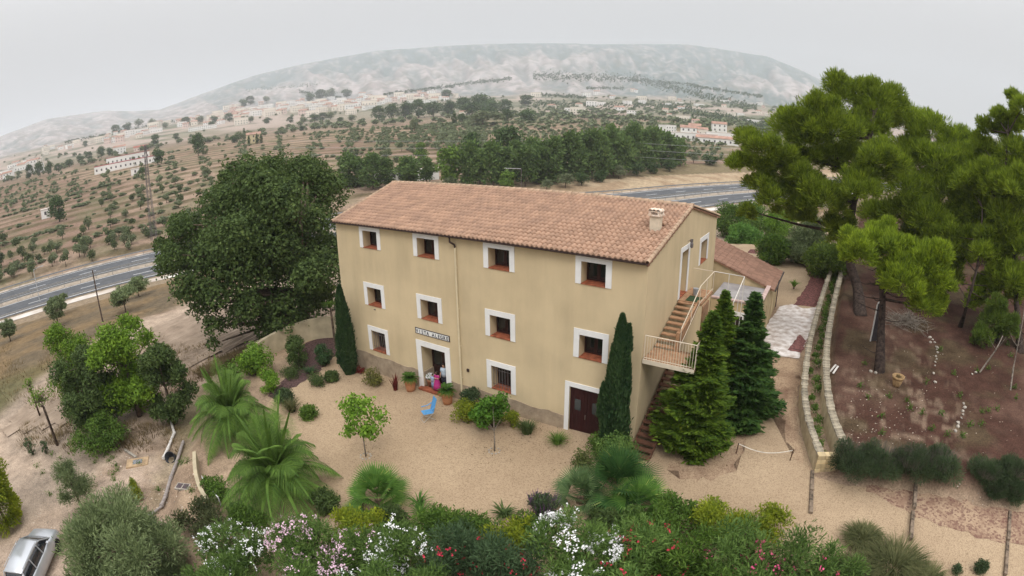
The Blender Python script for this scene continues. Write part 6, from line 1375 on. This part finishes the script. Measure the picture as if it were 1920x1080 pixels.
for s in (-1, 1):
    for a, b in (((-2.05, s*.74, .94), (-1.86, s*.62, 1.41)), ((-.95, s*.80, .93), (-.98, s*.655, 1.42)), ((.05, s*.80, .93), (-.02, s*.655, 1.42)), ((1.2, s*.72, .90), (.38, s*.615, 1.37))): MB().tube([a, b], .035, 6).build('pillar', silver, car)
    MB().box((-2.12, s*.80-.07, .62), (-1.98, s*.80+.07, .90)).build('tail_light', mat('red_lens', (.45, .02, .02), .2, .05), car, bevel=.02)
    MB().tube([(-1.7, s*.60, 1.50), (.1, s*.60, 1.50)], .015, 6).build('roof_rail', silver, car)
    MB().box((.62, s*.88-.08, .95), (.78, s*.88+.08, 1.08)).build('mirror', silver, car, bevel=.02)
    for wx in (-1.35, 1.35):
        w = MB(); w.lathe([(.20, -.09), (.31, -.10), (.325, -.06), (.325, .06), (.31, .10), (.20, .09)], n=24); ty = w.build('wheel', mat('tyre', (.02, .02, .02), .9, .1), car, True); ty.location = (wx, s*.79, .325); ty.rotation_euler = (PI/2, 0, 0)
        rm = MB().lathe([(.02, .055), (.05, .075), (.20, .06), (.20, .045), (.02, .04)], n=10).build('rim', mat('alloy', (.5, .5, .5), .35, .05, metal=.7), ty); rm.rotation_euler = (0 if s < 0 else PI, 0, 0)
MB().box((-2.165, -.25, .52), (-2.15, .25, .63)).build('number_plate', mat('plate_white', (.75, .75, .7), .4, .03), car)
MB().box((-2.22, -.78, .30), (-2.08, .78, .50)).build('rear_bumper', silver, car, bevel=.04)

# ------------------------------------------------------------------ posts, pylon, lamp, wires
wp_ = mat('dark_pole_wood', (.10, .07, .055), .9, .25, 6)
def pole(name, label, cat, bx, by, tx, ty, r, mt, arm=None):
    b = gp(bx, by); h = height_at(b, tx, ty); t = thing(name, label, cat, b); MB().tube([(0, 0, -.3), (0, 0, h)], [r, r*.7], 8).build('pole', mt, t); return t, h
pole('utility_pole', 'dark wooden utility pole on the grassy slope above the highway', 'pole', 193, 604, 175, 506, .11, wp_)
t, h = pole('street_lamp', 'slender grey lamp post on the highway median', 'lamp post', 75, 566, 62, 505, .09, mat('pole_grey', (.42, .42, .42), .6, .05)); MB().tube([(0, 0, h-.2), (.3, .8, h+.1), (.5, 1.8, h+.2)], .05, 6).build('lamp_arm', MATS['pole_grey'], t); MB().box((.4, 1.7, h+.12), (.65, 2.3, h+.24)).build('lamp_head', MATS['pole_grey'], t)
def pylon(label, bx, by, ty, w):
    b = gp(bx, by); h = height_at(b, bx, ty); t = thing('pylon', label, 'pylon', b); mb = MB(); L = 9
    for sx_, sy_ in ((-1, -1), (1, -1), (1, 1), (-1, 1)): mb.tube([(sx_*w, sy_*w, 0), (sx_*w*.25, sy_*w*.25, h)], .06, 4)
    mb.build('legs', iron_g, t); mb = MB()
    for k in range(L):
        a, c = k/L, (k+1)/L; wa, wc = w*(1-.75*a), w*(1-.75*c)
        for (x0, y0), (x1, y1) in (((-1, -1), (1, -1)), ((1, -1), (1, 1)), ((1, 1), (-1, 1)), ((-1, 1), (-1, -1))): mb.tube([(x0*wa, y0*wa, a*h), (x1*wc, y1*wc, c*h)], .035, 3); mb.tube([(x1*wa, y1*wa, a*h), (x0*wc, y0*wc, c*h)], .035, 3)
    mb.build('lattice', iron_g, t)
    for z in (.82, .92): MB().tube([(-2.4, 1.2, h*z), (2.4, -1.2, h*z)], .06, 4).build('crossarm', iron_g, t)
    return b, h
pylon('slim grey lattice pylon beyond the highway left of the dark tree', 290, 452, 268, .8)
t1, h1 = pole('utility_pole', 'pale utility pole standing among the poplars behind the highway', 'pole', 1128, 322, 1131, 262, .16, mat('pole_pale', (.5, .48, .46), .8, .1))
wires = mat('wire_metal', (.55, .56, .58), .5, .05)
A0 = Vector(t1.location)
for k, (dz, off) in enumerate(((h1-.3, 0), (h1-2.6, .5), (h1-5.0, 1.0))):
    t = thing('power_line', ['topmost thin cable crossing in front of the poplars', 'middle thin cable crossing in front of the poplars', 'lowest thin cable crossing in front of the poplars'][k], 'cable', A0+Vector((0, 0, dz)))
    for dd in (Vector((-85, -62, 4)), Vector((70, 38, 2))):
        MB().tube([dd*(i/14)-Vector((0, 0, 1.6*math.sin(PI*i/14))) for i in range(15)], .025, 4, cap=False).build('cable_span', wires, t)
# guard rails
gm = mat('guardrail_steel', (.30, .30, .30), .5, .08, metal=.3)
for off, lab in ((1.5, 'steel guard rail on the far side of the highway median'), (-1.5, 'steel guard rail on the near side of the highway median'), (14.3, 'steel guard rail along the far edge of the highway'), (-14.0, 'steel guard rail along the near edge of the highway')):
    t = thing('guardrail', lab, 'guard rail', (0, 0, 0)); mb = MB(); pb = MB(); prev = None
    for s_ in np.arange(30, 440, 4.0):
        p, a = hwy_at(s_, off)
        if prev is not None:
            q = prev; zp, zq = float(road_z(p[1])), float(road_z(q[1])); mb.add([(q[0], q[1], zq+.58), (p[0], p[1], zp+.58), (p[0], p[1], zp+.9), (q[0], q[1], zq+.9), (q[0]+.05, q[1]+.05, zq+.58), (p[0]+.05, p[1]+.05, zp+.58), (p[0]+.05, p[1]+.05, zp+.9), (q[0]+.05, q[1]+.05, zq+.9)], [(0, 1, 2, 3), (7, 6, 5, 4), (3, 2, 6, 7), (0, 4, 5, 1)])
        zp = float(road_z(p[1])); pb.box((p[0]+.06, p[1]+.06, zp), (p[0]+.16, p[1]+.16, zp+.86)); prev = p
    mb.build('rail', gm, t); tag(pb.build('posts', gm, t), kind='stuff')

# ------------------------------------------------------------------ trees beyond the highway
def crown_mesh(name, blobs, n, size, lm, asp=.6, along=.3, seed=1, shell=.3):
    o = npmesh(name, blob_leaves(blobs, n, size, asp, shell, .3, along, seed, .7, -.8), 4, lm); me = o.data; bpy.data.objects.remove(o); return me
def trunk_mesh(r, h):
    mb = MB().tube([(0, 0, -.5), (0, 0, h)], [r, r*.5], 6, cap=False); o = mb.build('trunk', bark); me = o.data; bpy.data.objects.remove(o); return me
CM = {}
for k in range(3):
    CM['round', k] = (crown_mesh('crown', rblobs(14, .5, .5, 1, .24, .08, 700+k), 1500, .085, F_FAR, seed=700+k), trunk_mesh(.04, .5))
    CM['poplar', k] = (crown_mesh('crown', rblobs(16, .33, .33, 1, .18, .06, 710+k), 1900, .07, F_FARP, along=.6, seed=710+k), trunk_mesh(.025, .6))
    CM['grey', k] = (crown_mesh('crown', rblobs(12, .5, .5, 1, .24, .12, 720+k), 1200, .085, F_FARO, seed=720+k), trunk_mesh(.04, .4))
    CM['lime', k] = (crown_mesh('crown', rblobs(14, .42, .42, 1, .22, .06, 730+k), 1500, .08, fol('far_lime_leaf', (.07, .13, .02), (.17, .27, .04), (.3, .36, .07)), seed=730+k), trunk_mesh(.03, .4))
    CM['spire', k] = (crown_mesh('crown', [(0, 0, .2, .11, .11, .2), (0, 0, .5, .12, .12, .3), (0, 0, .8, .07, .07, .22)], 500, .07, F_FAR, along=.8, seed=740+k), trunk_mesh(.03, .3))
def far_tree(kind, bx, by, ty, wpx, label, group=None, k=0, name='tree', cat='tree', minw=None):
    b = gp(bx, by); h = max(1.0, height_at(b, bx, ty)); d = (b-Vector(CAMP)).length; w = wpx*d/1000*.95
    t = thing(name, label, cat, b, random.uniform(0, 6), group); c, tr = CM[kind, k % 3]
    for nm, me in (('crown', c), ('trunk', tr)):
        o = bpy.data.objects.new(nm, me); C.objects.link(o); o.parent = t; o.scale = (w if kind != 'spire' else w*3.5, w if kind != 'spire' else w*3.5, h)
    return t
gpop = 'poplars in the row behind the highway'
for i, (bx, by, ty, w) in enumerate([(655, 352, 292, 60), (700, 355, 294, 58), (768, 352, 298, 56), (880, 350, 270, 52), (925, 350, 272, 60), (985, 350, 276, 64), (1035, 345, 262, 60), (1072, 340, 254, 60), (1110, 336, 246, 58), (1150, 330, 240, 58), (1188, 324, 238, 56), (1222, 318, 242, 54), (1255, 316, 254, 50), (1275, 312, 268, 36), (900, 345, 290, 50), (1010, 345, 290, 50), (1130, 335, 262, 50), (1170, 330, 258, 46), (677, 350, 300, 50), (725, 350, 302, 46), (800, 345, 300, 40), (948, 348, 282, 56), (1018, 342, 272, 52), (1052, 338, 262, 52), (1092, 334, 256, 54), (1130, 328, 254, 54), (1168, 322, 250, 54), (1205, 318, 250, 52), (1240, 312, 252, 50), (1268, 308, 262, 44), (905, 338, 284, 44), (968, 338, 270, 50), (1000, 336, 262, 50)]):
    far_tree('poplar', bx, by, ty-6, w*1.5, 'x', gpop, i, 'poplar_tree', 'poplar')
far_tree('lime', 843, 352, 270, 76, 'bright yellow green poplar standing out above the roof ridge', None, 0, 'poplar_tree', 'poplar')
far_tree('lime', 953, 356, 322, 56, 'small lime green tree showing just above the roof by the aerial', None, 1)
far_tree('round', 890, 318, 248, 52, 'dark green tree behind the poplars left of the lattice of fields', None, 0)
far_tree('round', 955, 315, 236, 72, 'large dark rounded tree behind the poplar row', None, 1)
far_tree('round', 760, 340, 300, 40, 'darker tree in the gap of the poplar row', None, 2)
far_tree('lime', 790, 300, 268, 40, 'pale green tree at the edge of the terraces', None, 2)
gb = 'low bushes along the highway bank'
for i, (bx, by, ty, w) in enumerate([(1060, 352, 325, 40), (1090, 348, 322, 36), (1125, 342, 318, 36), (1160, 335, 310, 40), (1195, 330, 306, 36), (1225, 326, 304, 34), (1025, 358, 336, 30), (1255, 322, 300, 30), (1330, 308, 288, 46), (1300, 306, 284, 30)]):
    far_tree('grey' if i % 3 == 0 else 'round', bx, by, ty, w, 'low bush along the sandy highway bank', gb, i, 'bush', 'bush')
gc = 'umbrella pines on the ridge of the terraces'
for i, (bx, by, ty, w) in enumerate([(712, 226, 198, 34), (735, 224, 194, 36), (760, 222, 188, 40), (785, 221, 186, 38), (812, 219, 190, 40), (840, 217, 186, 40), (868, 214, 182, 44), (900, 212, 176, 46), (925, 214, 182, 44), (945, 212, 186, 36), (885, 222, 192, 46), (915, 224, 196, 44)]):
    far_tree('round', bx, by, ty, w, 'dark round pine in the long clump on the terraces', gc, i, 'pine_tree', 'pine tree')
far_tree('grey', 905, 238, 208, 76, 'wide grey green tree below the long pine clump', None, 0)
far_tree('round', 952, 232, 204, 26, 'dark narrow tree right of the wide grey green one', None, 1)
far_tree('round', 991, 230, 202, 46, 'dark round tree alone right of the long pine clump', None, 2)
far_tree('round', 984, 198, 178, 42, 'flat topped dark tree above the lone round one', None, 0)
far_tree('spire', 852, 236, 208, 14, 'dark slim cypress below the long pine clump', None, 0, 'cypress_tree', 'cypress')
far_tree('round', 866, 232, 212, 20, 'small dark tree beside the slim cypress', None, 1)
far_tree('grey', 777, 246, 218, 22, 'grey green twin topped tree on the terrace edge', None, 1)
far_tree('round', 112, 416, 366, 48, 'large dark pine alone on the terraces at the left', None, 0, 'pine_tree', 'pine tree')
far_tree('round', 372, 292, 250, 32, 'tall dark conifer on the terraces above the big evergreen', None, 1, 'pine_tree', 'pine tree')
far_tree('round', 296, 308, 276, 34, 'rounded dark tree at the corner of the red roofed complex', None, 2)
far_tree('round', 290, 274, 252, 28, 'dark tree behind the red roofed complex', None, 0)
far_tree('round', 268, 328, 313, 18, 'small tree beside the white hut on the terraces', None, 1)
gd = 'dark pines in the clump at the left edge of the valley'
for i, (bx, by, ty, w) in enumerate([(55, 336, 308, 24), (75, 332, 302, 22), (92, 328, 300, 20), (110, 322, 306, 20), (130, 314, 298, 22), (150, 306, 290, 22), (168, 300, 284, 22), (190, 296, 274, 20), (205, 292, 276, 18)]):
    far_tree('round', bx, by, ty, w, 'dark pine in the clump left of the red roofed complex', gd, i, 'pine_tree', 'pine tree')
for i, (bx, by, ty) in enumerate([(467, 272, 254), (482, 270, 250), (490, 269, 251), (458, 262, 240)]): far_tree('spire', bx, by, ty, 8, 'slim cypress by the small yellow house on the terraces', 'slim cypresses by the yellow house', i, 'cypress_tree', 'cypress')
ge = 'trees scattered between the town and the orchard'
for i, (bx, by, w) in enumerate([(350, 235, 26), (375, 232, 24), (400, 230, 22), (430, 228, 26), (450, 265, 30), (440, 268, 24), (395, 240, 20), (470, 230, 20), (500, 232, 20), (545, 230, 18), (570, 232, 22), (590, 228, 26), (605, 226, 24), (620, 224, 24), (565, 246, 18), (640, 232, 20), (660, 228, 22), (680, 232, 18), (330, 262, 20), (310, 240, 18), (455, 200, 24), (470, 196, 26), (500, 192, 20), (240, 245, 26), (215, 250, 26), (260, 238, 24), (190, 262, 18), (160, 275, 18), (285, 235, 20), (580, 190, 26), (600, 186, 30), (620, 184, 30), (650, 182, 26), (835, 185, 28)]):
    far_tree(['round', 'grey', 'round'][i % 3], bx, by, by-w*.62, w, 'far green tree between the orchard terraces and the white town', ge, i)
# ------------------------------------------------------------------ orchard of the terraces
OC = []
for k in range(4): OC.append(crown_mesh('orchard_tree', rblobs(8, 1.45, 1.45, 2.9, .8, .7, 750+k), 420, .42, F_FARO if k % 2 else fol('almond_leaf', (.05, .075, .03), (.13, .155, .06), (.22, .2, .1)), seed=750+k))
OT = trunk_mesh(.15, 1.2)
cand = []; g = np.random.default_rng(70)
for tb in np.arange(8, 420, 7.5):
    for s_ in np.arange(0, 620, 6.5+tb*.012):
        p, a = hwy_at(s_+g.normal()*.8, 17+tb+g.normal()*.35); dx, dy = p[0]-CAMP[0], p[1]-CAMP[1]; az = math.degrees(math.atan2(dx, dy)); d = math.hypot(dx, dy)
        if not (-93 < az < -12) or d > 430 or d < 120: continue
        if az > -38 and tb < 42: continue
        if -55 < az < -41 and d < 180: continue
        if vnoise(p[0]*.018, p[1]*.018, 77) < .28 or g.uniform() < .12: continue
        cand.append((d, p[0], p[1]))
for off in (19, 23.5, 28, 33, 39):
    for s_ in np.arange(60, 250, 5.2):
        p, a = hwy_at(s_+g.normal()*1.2, off+g.normal()*1.2); dx, dy = p[0]-CAMP[0], p[1]-CAMP[1]; az = math.degrees(math.atan2(dx, dy))
        if -95 < az < -66 and g.uniform() < .72: cand.append((math.hypot(dx, dy), p[0], p[1]))
cand.sort(); orch = []
zz = terr(np.array([c[1] for c in cand]), np.array([c[2] for c in cand]))
print('orchard', len(cand))
for i, (d, x, y) in enumerate(cand[:300]):
    t = thing('orchard_tree', None, 'orchard tree', (x, y, zz[i]-.1), g.uniform(0, 6), 'orchard trees in rows beyond the highway'); s = g.uniform(.7, 1.35); t.scale = (s, s, s*g.uniform(.85, 1.15)); ci = int(g.integers(4))
    for nm, me in (('crown', OC[ci]), ('trunk', OT)):
        o = bpy.data.objects.new(nm, me); C.objects.link(o); o.parent = t
    orch.append((t, ('tiny' if s < .85 else 'small' if s < 1.05 else 'medium sized' if s < 1.2 else 'large')+(' grey green' if ci % 2 else ' yellowish green')+' orchard tree'))
V = []
base = blob_leaves(rblobs(6, 1.3, 1.3, 2.7, .85, .5, 760), 70, 1.0, .7, .3, .3, .2, 760)
for i, (d, x, y) in enumerate(cand[300:1700]):
    s = g.uniform(.65, 1.3); a = g.uniform(0, 6); c, sn = math.cos(a)*s, math.sin(a)*s; V.append(np.c_[base[:, 0]*c-base[:, 1]*sn+x, base[:, 0]*sn+base[:, 1]*c+y, base[:, 2]*s+zz[300+i]-.1])
# ragged hedges and scrub along the terrace banks and the valley floor
for k in range(430):
    s0 = g.uniform(0, 420); tb = g.choice(np.arange(15, 330, 15.0))+g.normal()*1.2; n_ = int(g.uniform(2, 11))
    p, a = hwy_at(s0, 17+tb)
    az = math.degrees(math.atan2(p[0]-CAMP[0], p[1]-CAMP[1])); d = math.hypot(p[0]-CAMP[0], p[1]-CAMP[1])
    if not (-94 < az < -36) or d < 130 or (-56 < az < -40 and d < 190): continue
    for j in range(n_):
        p, a = hwy_at(s0+j*2.6+g.normal()*.5, 17+tb+g.normal()*.9); s = g.uniform(.5, 1.15); V.append(base*np.array([s*1.3, s*1.3, s*.62])+np.array([p[0], p[1], H(p[0], p[1])-.25]))
N_ = 2300; d_ = 330*np.exp(g.uniform(0, 1.35, N_)); az_2 = np.radians(g.uniform(-92, 2, N_)); x_ = CAMP[0]+d_*np.sin(az_2); y_ = CAMP[1]+d_*np.cos(az_2); f_ = fbm(x_*.012, y_*.012, 3, 91)
keep = ((d_ > 520) | (az_2 > R(-42))) & ((f_ > .5) | (az_2 > R(-42))) & ~((az_2 < R(-42)) & (d_ > 700) & (g.uniform(size=N_) < .75)) & ~((az_2 > R(-42)) & (f_ < .44)); x_, y_, d_ = x_[keep], y_[keep], d_[keep]; z_ = terr(x_, y_)
for x, y, z, d in zip(x_, y_, z_, d_):
    s = g.uniform(.7, 2.0)*(1+.7*(d > 500)); V.append(base*np.array([s*g.uniform(.9, 2.4), s, s*.75])+np.array([x, y, z-.3]))
tag(npmesh('scrub', np.concatenate(V), 4, F_FARO), 'distant rows of small trees and scrub fading over the terraces and valley', 'scrub', kind='stuff')
V = []; basew = blob_leaves(rblobs(7, .5, .5, 1, .3, .05, 761), 60, .3, .7, .3, .3, .2, 761)
for (x0, y0, x1, y1, n, hh) in [(720, 178, 850, 162, 60, 9), (850, 160, 960, 148, 60, 9), (1000, 142, 1200, 148, 130, 10), (1180, 150, 1300, 160, 60, 9), (1300, 162, 1430, 182, 70, 9), (1100, 166, 1170, 166, 30, 8), (1200, 150, 1420, 205, 130, 9), (560, 172, 640, 184, 40, 8), (1010, 178, 1100, 184, 40, 8), (1000, 196, 1300, 200, 120, 7), (1250, 200, 1440, 240, 120, 7), (1000, 215, 1250, 225, 90, 5), (120, 268, 330, 228, 60, 7), (460, 170, 600, 158, 26, 7)]:
    n = int(n*5.5); f = g.uniform(size=n); Q = gpb(x0+(x1-x0)*f, y0+(y1-y0)*f+g.normal(size=n)*(1.6 if n < 540 else 4))
    for b in Q: s = g.uniform(.5, 1.4)*hh*.40; V.append(basew*np.array([s*1.3, s*1.3, s])+b)
tag(npmesh('far_woodland', np.concatenate(V), 4, F_FAR), 'dark strips of woodland fading into haze on the valley side', 'woodland', kind='stuff')

# ------------------------------------------------------------------ the town and the scattered houses
hw = [mat('town_white', (.80, .78, .75), .9, .05, .1), mat('town_cream', (.76, .69, .60), .9, .05, .1), mat('town_pink', (.70, .56, .50), .9, .05, .1)]
hr_ = [mat('town_roof', (.42, .25, .19), .9, .2, .3), mat('town_flat_roof', (.62, .55, .50), .9, .1, .3)]
dwin = mat('far_window', (.08, .075, .08), .4, .1)
def house_proto(w, d, h, wm, rm, pitched, seed):
    t = thing('town_house', 'x', 'house'); g = np.random.default_rng(seed)
    MB().box((-w/2, -d/2, -2), (w/2, d/2, h)).build('wall', wm, t)
    if pitched: MB().add([(-w/2-.4, -d/2-.4, h), (w/2+.4, -d/2-.4, h), (w/2+.4, d/2+.4, h), (-w/2-.4, d/2+.4, h), (-w/2-.4, 0, h+d*.2), (w/2+.4, 0, h+d*.2)], [(0, 1, 5, 4), (2, 3, 4, 5), (0, 4, 3), (1, 2, 5), (0, 3, 2, 1)]).build('roof', rm, t)
    else: MB().box((-w/2-.15, -d/2-.15, h), (w/2+.15, d/2+.15, h+.35)).build('roof', rm, t)
    for fl_ in range(max(1, int(h/3))):
        n = int(w/3.2)
        for k in range(n): x = -w/2+w*(k+.5)/n; MB().box((x-.5, -d/2-.06, fl_*3+1), (x+.5, -d/2+.02, fl_*3+2.3)).build('window', dwin, t)
    return t
protos = [house_proto(11, 9, 6, hw[0], hr_[0], True, 1), house_proto(14, 10, 7, hw[0], hr_[1], False, 2), house_proto(9, 9, 5, hw[1], hr_[0], True, 3), house_proto(18, 10, 8.5, hw[1], hr_[1], False, 4), house_proto(10, 8, 6, hw[2], hr_[0], True, 5), house_proto(24, 12, 5, hw[0], hr_[1], False, 6)]
pk = [[o for o in C.objects if o.parent == p] for p in protos]
labs = ['white house with a tiled roof in the hazy town below the mountain', 'white flat roofed building in the hazy town below the mountain', 'cream house with a tiled roof in the hazy town below the mountain', 'tall cream flat roofed block in the hazy town below the mountain', 'pinkish house with a tiled roof in the hazy town below the mountain', 'long low white building in the hazy town below the mountain']
labs2 = [l.replace('in the hazy town below the mountain', 'scattered among the trees of the far valley') for l in labs]
used = [0]*6
def put_house(px, py, L=labs, grp='houses of the town below the mountain', sc=1.):
    b = gp(px, py); i = int(g.integers(6)); fx = math.atan2(CAMP[1]-b.y, CAMP[0]-b.x)+PI/2+g.normal()*.35; s = g.uniform(1.0, 1.6)*sc
    r = copy_tree(protos[i], b, fx, s, None, grp+' - '+['white tiled', 'white flat', 'cream tiled', 'cream block', 'pink tiled', 'long white'][i], pk[i])
for k in range(110): x = g.uniform(430, 710); put_house(x, 214-(x-440)*.075+g.normal()*7)
for k in range(46): x = g.uniform(600, 860); put_house(x, 196-(x-600)*.055+g.normal()*4)
for k in range(52): x = g.uniform(200, 460); put_house(x, 262-(x-200)*.19+g.normal()*6)
for k in range(18): x = g.uniform(80, 240); put_house(x, 286-(x-80)*.2+g.normal()*4, sc=.8)
for k in range(16): x = g.uniform(0, 70); put_house(x, 325-x*.2+g.normal()*5, sc=.9)
for k in range(16): put_house(g.uniform(1000, 1250), g.uniform(170, 215), labs2, 'houses of the far valley', .9)
for k in range(30): x = g.uniform(1230, 1450); put_house(x, g.uniform(185, 262), labs2, 'houses of the far valley', .6)
for p, ks in zip(protos, pk):
    for o in ks: bpy.data.objects.remove(o)
    bpy.data.objects.remove(p)
# the red roofed complex and a few houses that stand out
def special(label, px, py, w, d, h, wm, rm, pitched=True, rz=None, extra=None):
    b = gp(px, py); t = house_proto(w, d, h, wm, rm, pitched, 9); t.name = 'far_building'; t['label'] = label; t['category'] = 'building'; t.location = b
    t.rotation_euler = (0, 0, rz if rz is not None else math.atan2(CAMP[1]-b.y, CAMP[0]-b.x)+PI/2); return t
crim = mat('crimson_roof', (.38, .07, .09), .8, .1, .3)
special('long white building with a crimson roof on the terraces', 236, 314, 44, 10, 4.0, hw[0], crim, False)
special('low white wing with a crimson roof behind the long crimson roofed building', 240, 302, 34, 9, 4.5, hw[0], crim, False)
special('whitewashed house with terracotta roof behind the crimson roofed complex', 225, 288, 15, 10, 7.5, hw[0], hr_[0])
special('low brick red shed right of the whitewashed house', 265, 282, 18, 9, 4, hw[2], mat('brick_red_roof', (.33, .11, .08), .9, .1), True)
special('tiny white hut with a dark door among the orchard terraces', 254, 327, 5, 4, 3.0, hw[0], hr_[1], False)
special('small white hut left of the large pine on the terraces', 86, 407, 4, 4, 3.0, hw[0], hr_[1], False)
special('yellow house among the slim cypresses on the terraces', 476, 268, 10, 8, 6, mat('town_yellow', (.62, .52, .32), .9, .05), hr_[0])
special('long white hall above the pine clump of the town', 790, 194, 60, 14, 7, hw[0], hr_[1], False)
special('wide white warehouse at the edge of the hazy town', 380, 243, 50, 16, 6, hw[0], hr_[1], False)
special('white villa beside dark trees in the far valley', 1187, 216, 16, 10, 6, hw[0], hr_[1], False)
special('long white farm building on the right of the highway trees', 1300, 262, 30, 9, 4, hw[0], hr_[1], False)
special('low white sheds with pinkish roofs near the broad old pine', 1345, 270, 26, 8, 3.5, hw[0], hr_[0], True)
special('pale house half hidden by the pines on the ridge of the terraces', 880, 216, 24, 8, 4.5, hw[1], hr_[0], True)
for k, (px, py) in enumerate([(725, 338), (795, 334)]): special(['white shed seen between the first poplars behind the roof', 'white van like shed seen between poplars above the roof'][k], px, py, 9, 4, 2.6, hw[0], hr_[1], False)

LM = [((235, 300), 'the crimson roofed complex'), ((475, 262), 'the slim cypresses'), ((830, 205), 'the long pine clump'), ((380, 243), 'the wide white warehouse'), ((790, 194), 'the long white hall'), ((1187, 216), 'the white villa'), ((1300, 258), 'the long white farm building'), ((1450, 230), 'the broad old pine'), ((991, 225), 'the lone dark round tree'), ((95, 320), 'the dark pines at the valley edge'), ((600, 205), 'the middle of the white town')]
def px_of(v):
    d = np.array(v)-CAMP; x, y, z = d@AX[0], d@AX[1], d@AX[2]; th = math.atan2(math.hypot(x, y), z); r = th/K1
    for _ in range(6): r -= (K1*r+K3*r**3-th)/(K1+3*K3*r*r)
    n = math.hypot(x, y); return 960+1000*r*x/n, 540-1000*r*y/n
ORD = ['nearest', 'second', 'third', 'fourth', 'fifth', 'sixth', 'seventh', 'eighth', 'ninth', 'tenth', 'eleventh', 'twelfth', 'thirteenth', 'fourteenth', 'fifteenth', 'sixteenth', 'seventeenth', 'eighteenth', 'nineteenth', 'twentieth']+['twenty-'+w for w in ('first', 'second', 'third', 'fourth', 'fifth', 'sixth', 'seventh', 'eighth', 'ninth')]+['thirtieth']+['thirty-'+w for w in ('first', 'second', 'third', 'fourth', 'fifth', 'sixth', 'seventh', 'eighth', 'ninth')]
def relabel(objs, kind_of):
    G_ = {}
    for o in objs:
        x, y = px_of(o.location); (lx, ly), nm = min(LM, key=lambda l: math.hypot(l[0][0]-x, (l[0][1]-y)*2.2)); dx, dy = x-lx, (y-ly)*2.2
        dr = ('right of' if dx > 0 else 'left of') if abs(dx) > abs(dy) else ('below' if dy > 0 else 'above')
        G_.setdefault((kind_of(o), dr, nm), []).append((math.hypot(dx, dy), o))
    for (k, dr, nm), L in G_.items():
        L.sort(key=lambda t: t[0])
        for i, (_, o) in enumerate(L): o['label'] = f"{k}, {ORD[i] if i < 39 else 'one of the last'} {dr} {nm}"
hk = {'white tiled': 'white town house with tiled roof', 'white flat': 'white flat roofed house', 'cream tiled': 'cream house with tiled roof', 'cream block': 'tall cream block', 'pink tiled': 'pinkish tiled house', 'long white': 'long low white building'}
relabel([o for o in C.objects if o.name.startswith('town_house') and o.parent is None], lambda o: hk[o['group'].split(' - ')[-1]])
for o in C.objects:
    if o.parent is None and o.get('group', '').startswith('houses of'): o['group'] = o['group'].split(' - ')[0]
LM += [((290, 400), 'the lattice pylon'), ((86, 407), 'the small white hut'), ((112, 390), 'the large lone pine'), ((254, 327), 'the tiny white hut'), ((175, 520), 'the wooden pole'), ((62, 520), 'the lamp post'), ((845, 300), 'the bright lime poplar'), ((690, 330), 'the first poplars'), ((270, 370), 'the upper end of the pylon'), ((200, 440), 'the bend of the terraces'), ((30, 470), 'the orchard corner by the picture edge')]
okd = {o.name: k for o, k in orch}
relabel([o for o, k in orch], lambda o: okd[o.name])
for key, nm in (('stones laid in a curve on the red clearing', 'pale stone in the curved line on the red clearing'), ('stones laid near the lavender row', 'pale stone in the short line near the lavender row')):
    L = sorted([o for o in C.objects if o.get('group') == key], key=lambda o: -o.location.y)
    for i, o in enumerate(L): o['label'] = f"{'first' if i == 0 else ORD[i]} {nm}, counted from the pines"
relabel([o for o in C.objects if o.get('group') == ge], lambda o: 'far green tree')
for gname, k, tail in ((gpop, 'tall green poplar', 'in the row behind the highway'), (gb, 'low bush', 'along the sandy highway bank'), (gc, 'dark umbrella pine', 'of the long clump on the terraces'), (gd, 'dark pine', 'of the clump left of the crimson roofed complex'), ('slim cypresses by the yellow house', 'slim cypress', 'by the yellow house on the terraces')):
    L = sorted([o for o in C.objects if o.get('group') == gname], key=lambda o: px_of(o.location)[0])
    for i, o in enumerate(L): o['label'] = f"{k}, {'first' if i == 0 else ORD[i]} from the left {tail}"

g = np.random.default_rng(88); C_ = []
for o in list(C.objects):
    if o.parent is None and o.get('category') in ('shrub', 'conifer', 'oleander', 'palm', 'cypress', 'rose bush', 'lavender', 'tree', 'grass', 'pine tree') and (o.location-Vector(CAMP)).length < 52:
        n_ = 90 if o['category'] in ('conifer', 'pine tree') else 26; rr = 2.6 if o['category'] in ('conifer', 'pine tree') else 1.25
        a = g.uniform(0, 6.3, n_); q = rr*np.abs(g.normal(size=n_))**.8*.75; C_.append(np.c_[o.location.x+np.cos(a)*q, o.location.y+np.sin(a)*q])
C_ = np.concatenate(C_); zl = terr(C_[:, 0], C_[:, 1])+.045; n_ = len(C_)
tag(npmesh('leaf_litter', diamonds(np.c_[C_, zl], np.c_[g.normal(size=(n_, 2)), np.zeros(n_)], np.c_[g.normal(size=(n_, 2))*.2, np.ones(n_)], g.uniform(.05, .13, n_), .045*np.ones(n_)), 4, fol('litter', (.07, .04, .02), (.19, .12, .06), (.3, .22, .1))), 'fallen brown leaves under the shrubs and trees', 'leaves', kind='stuff')
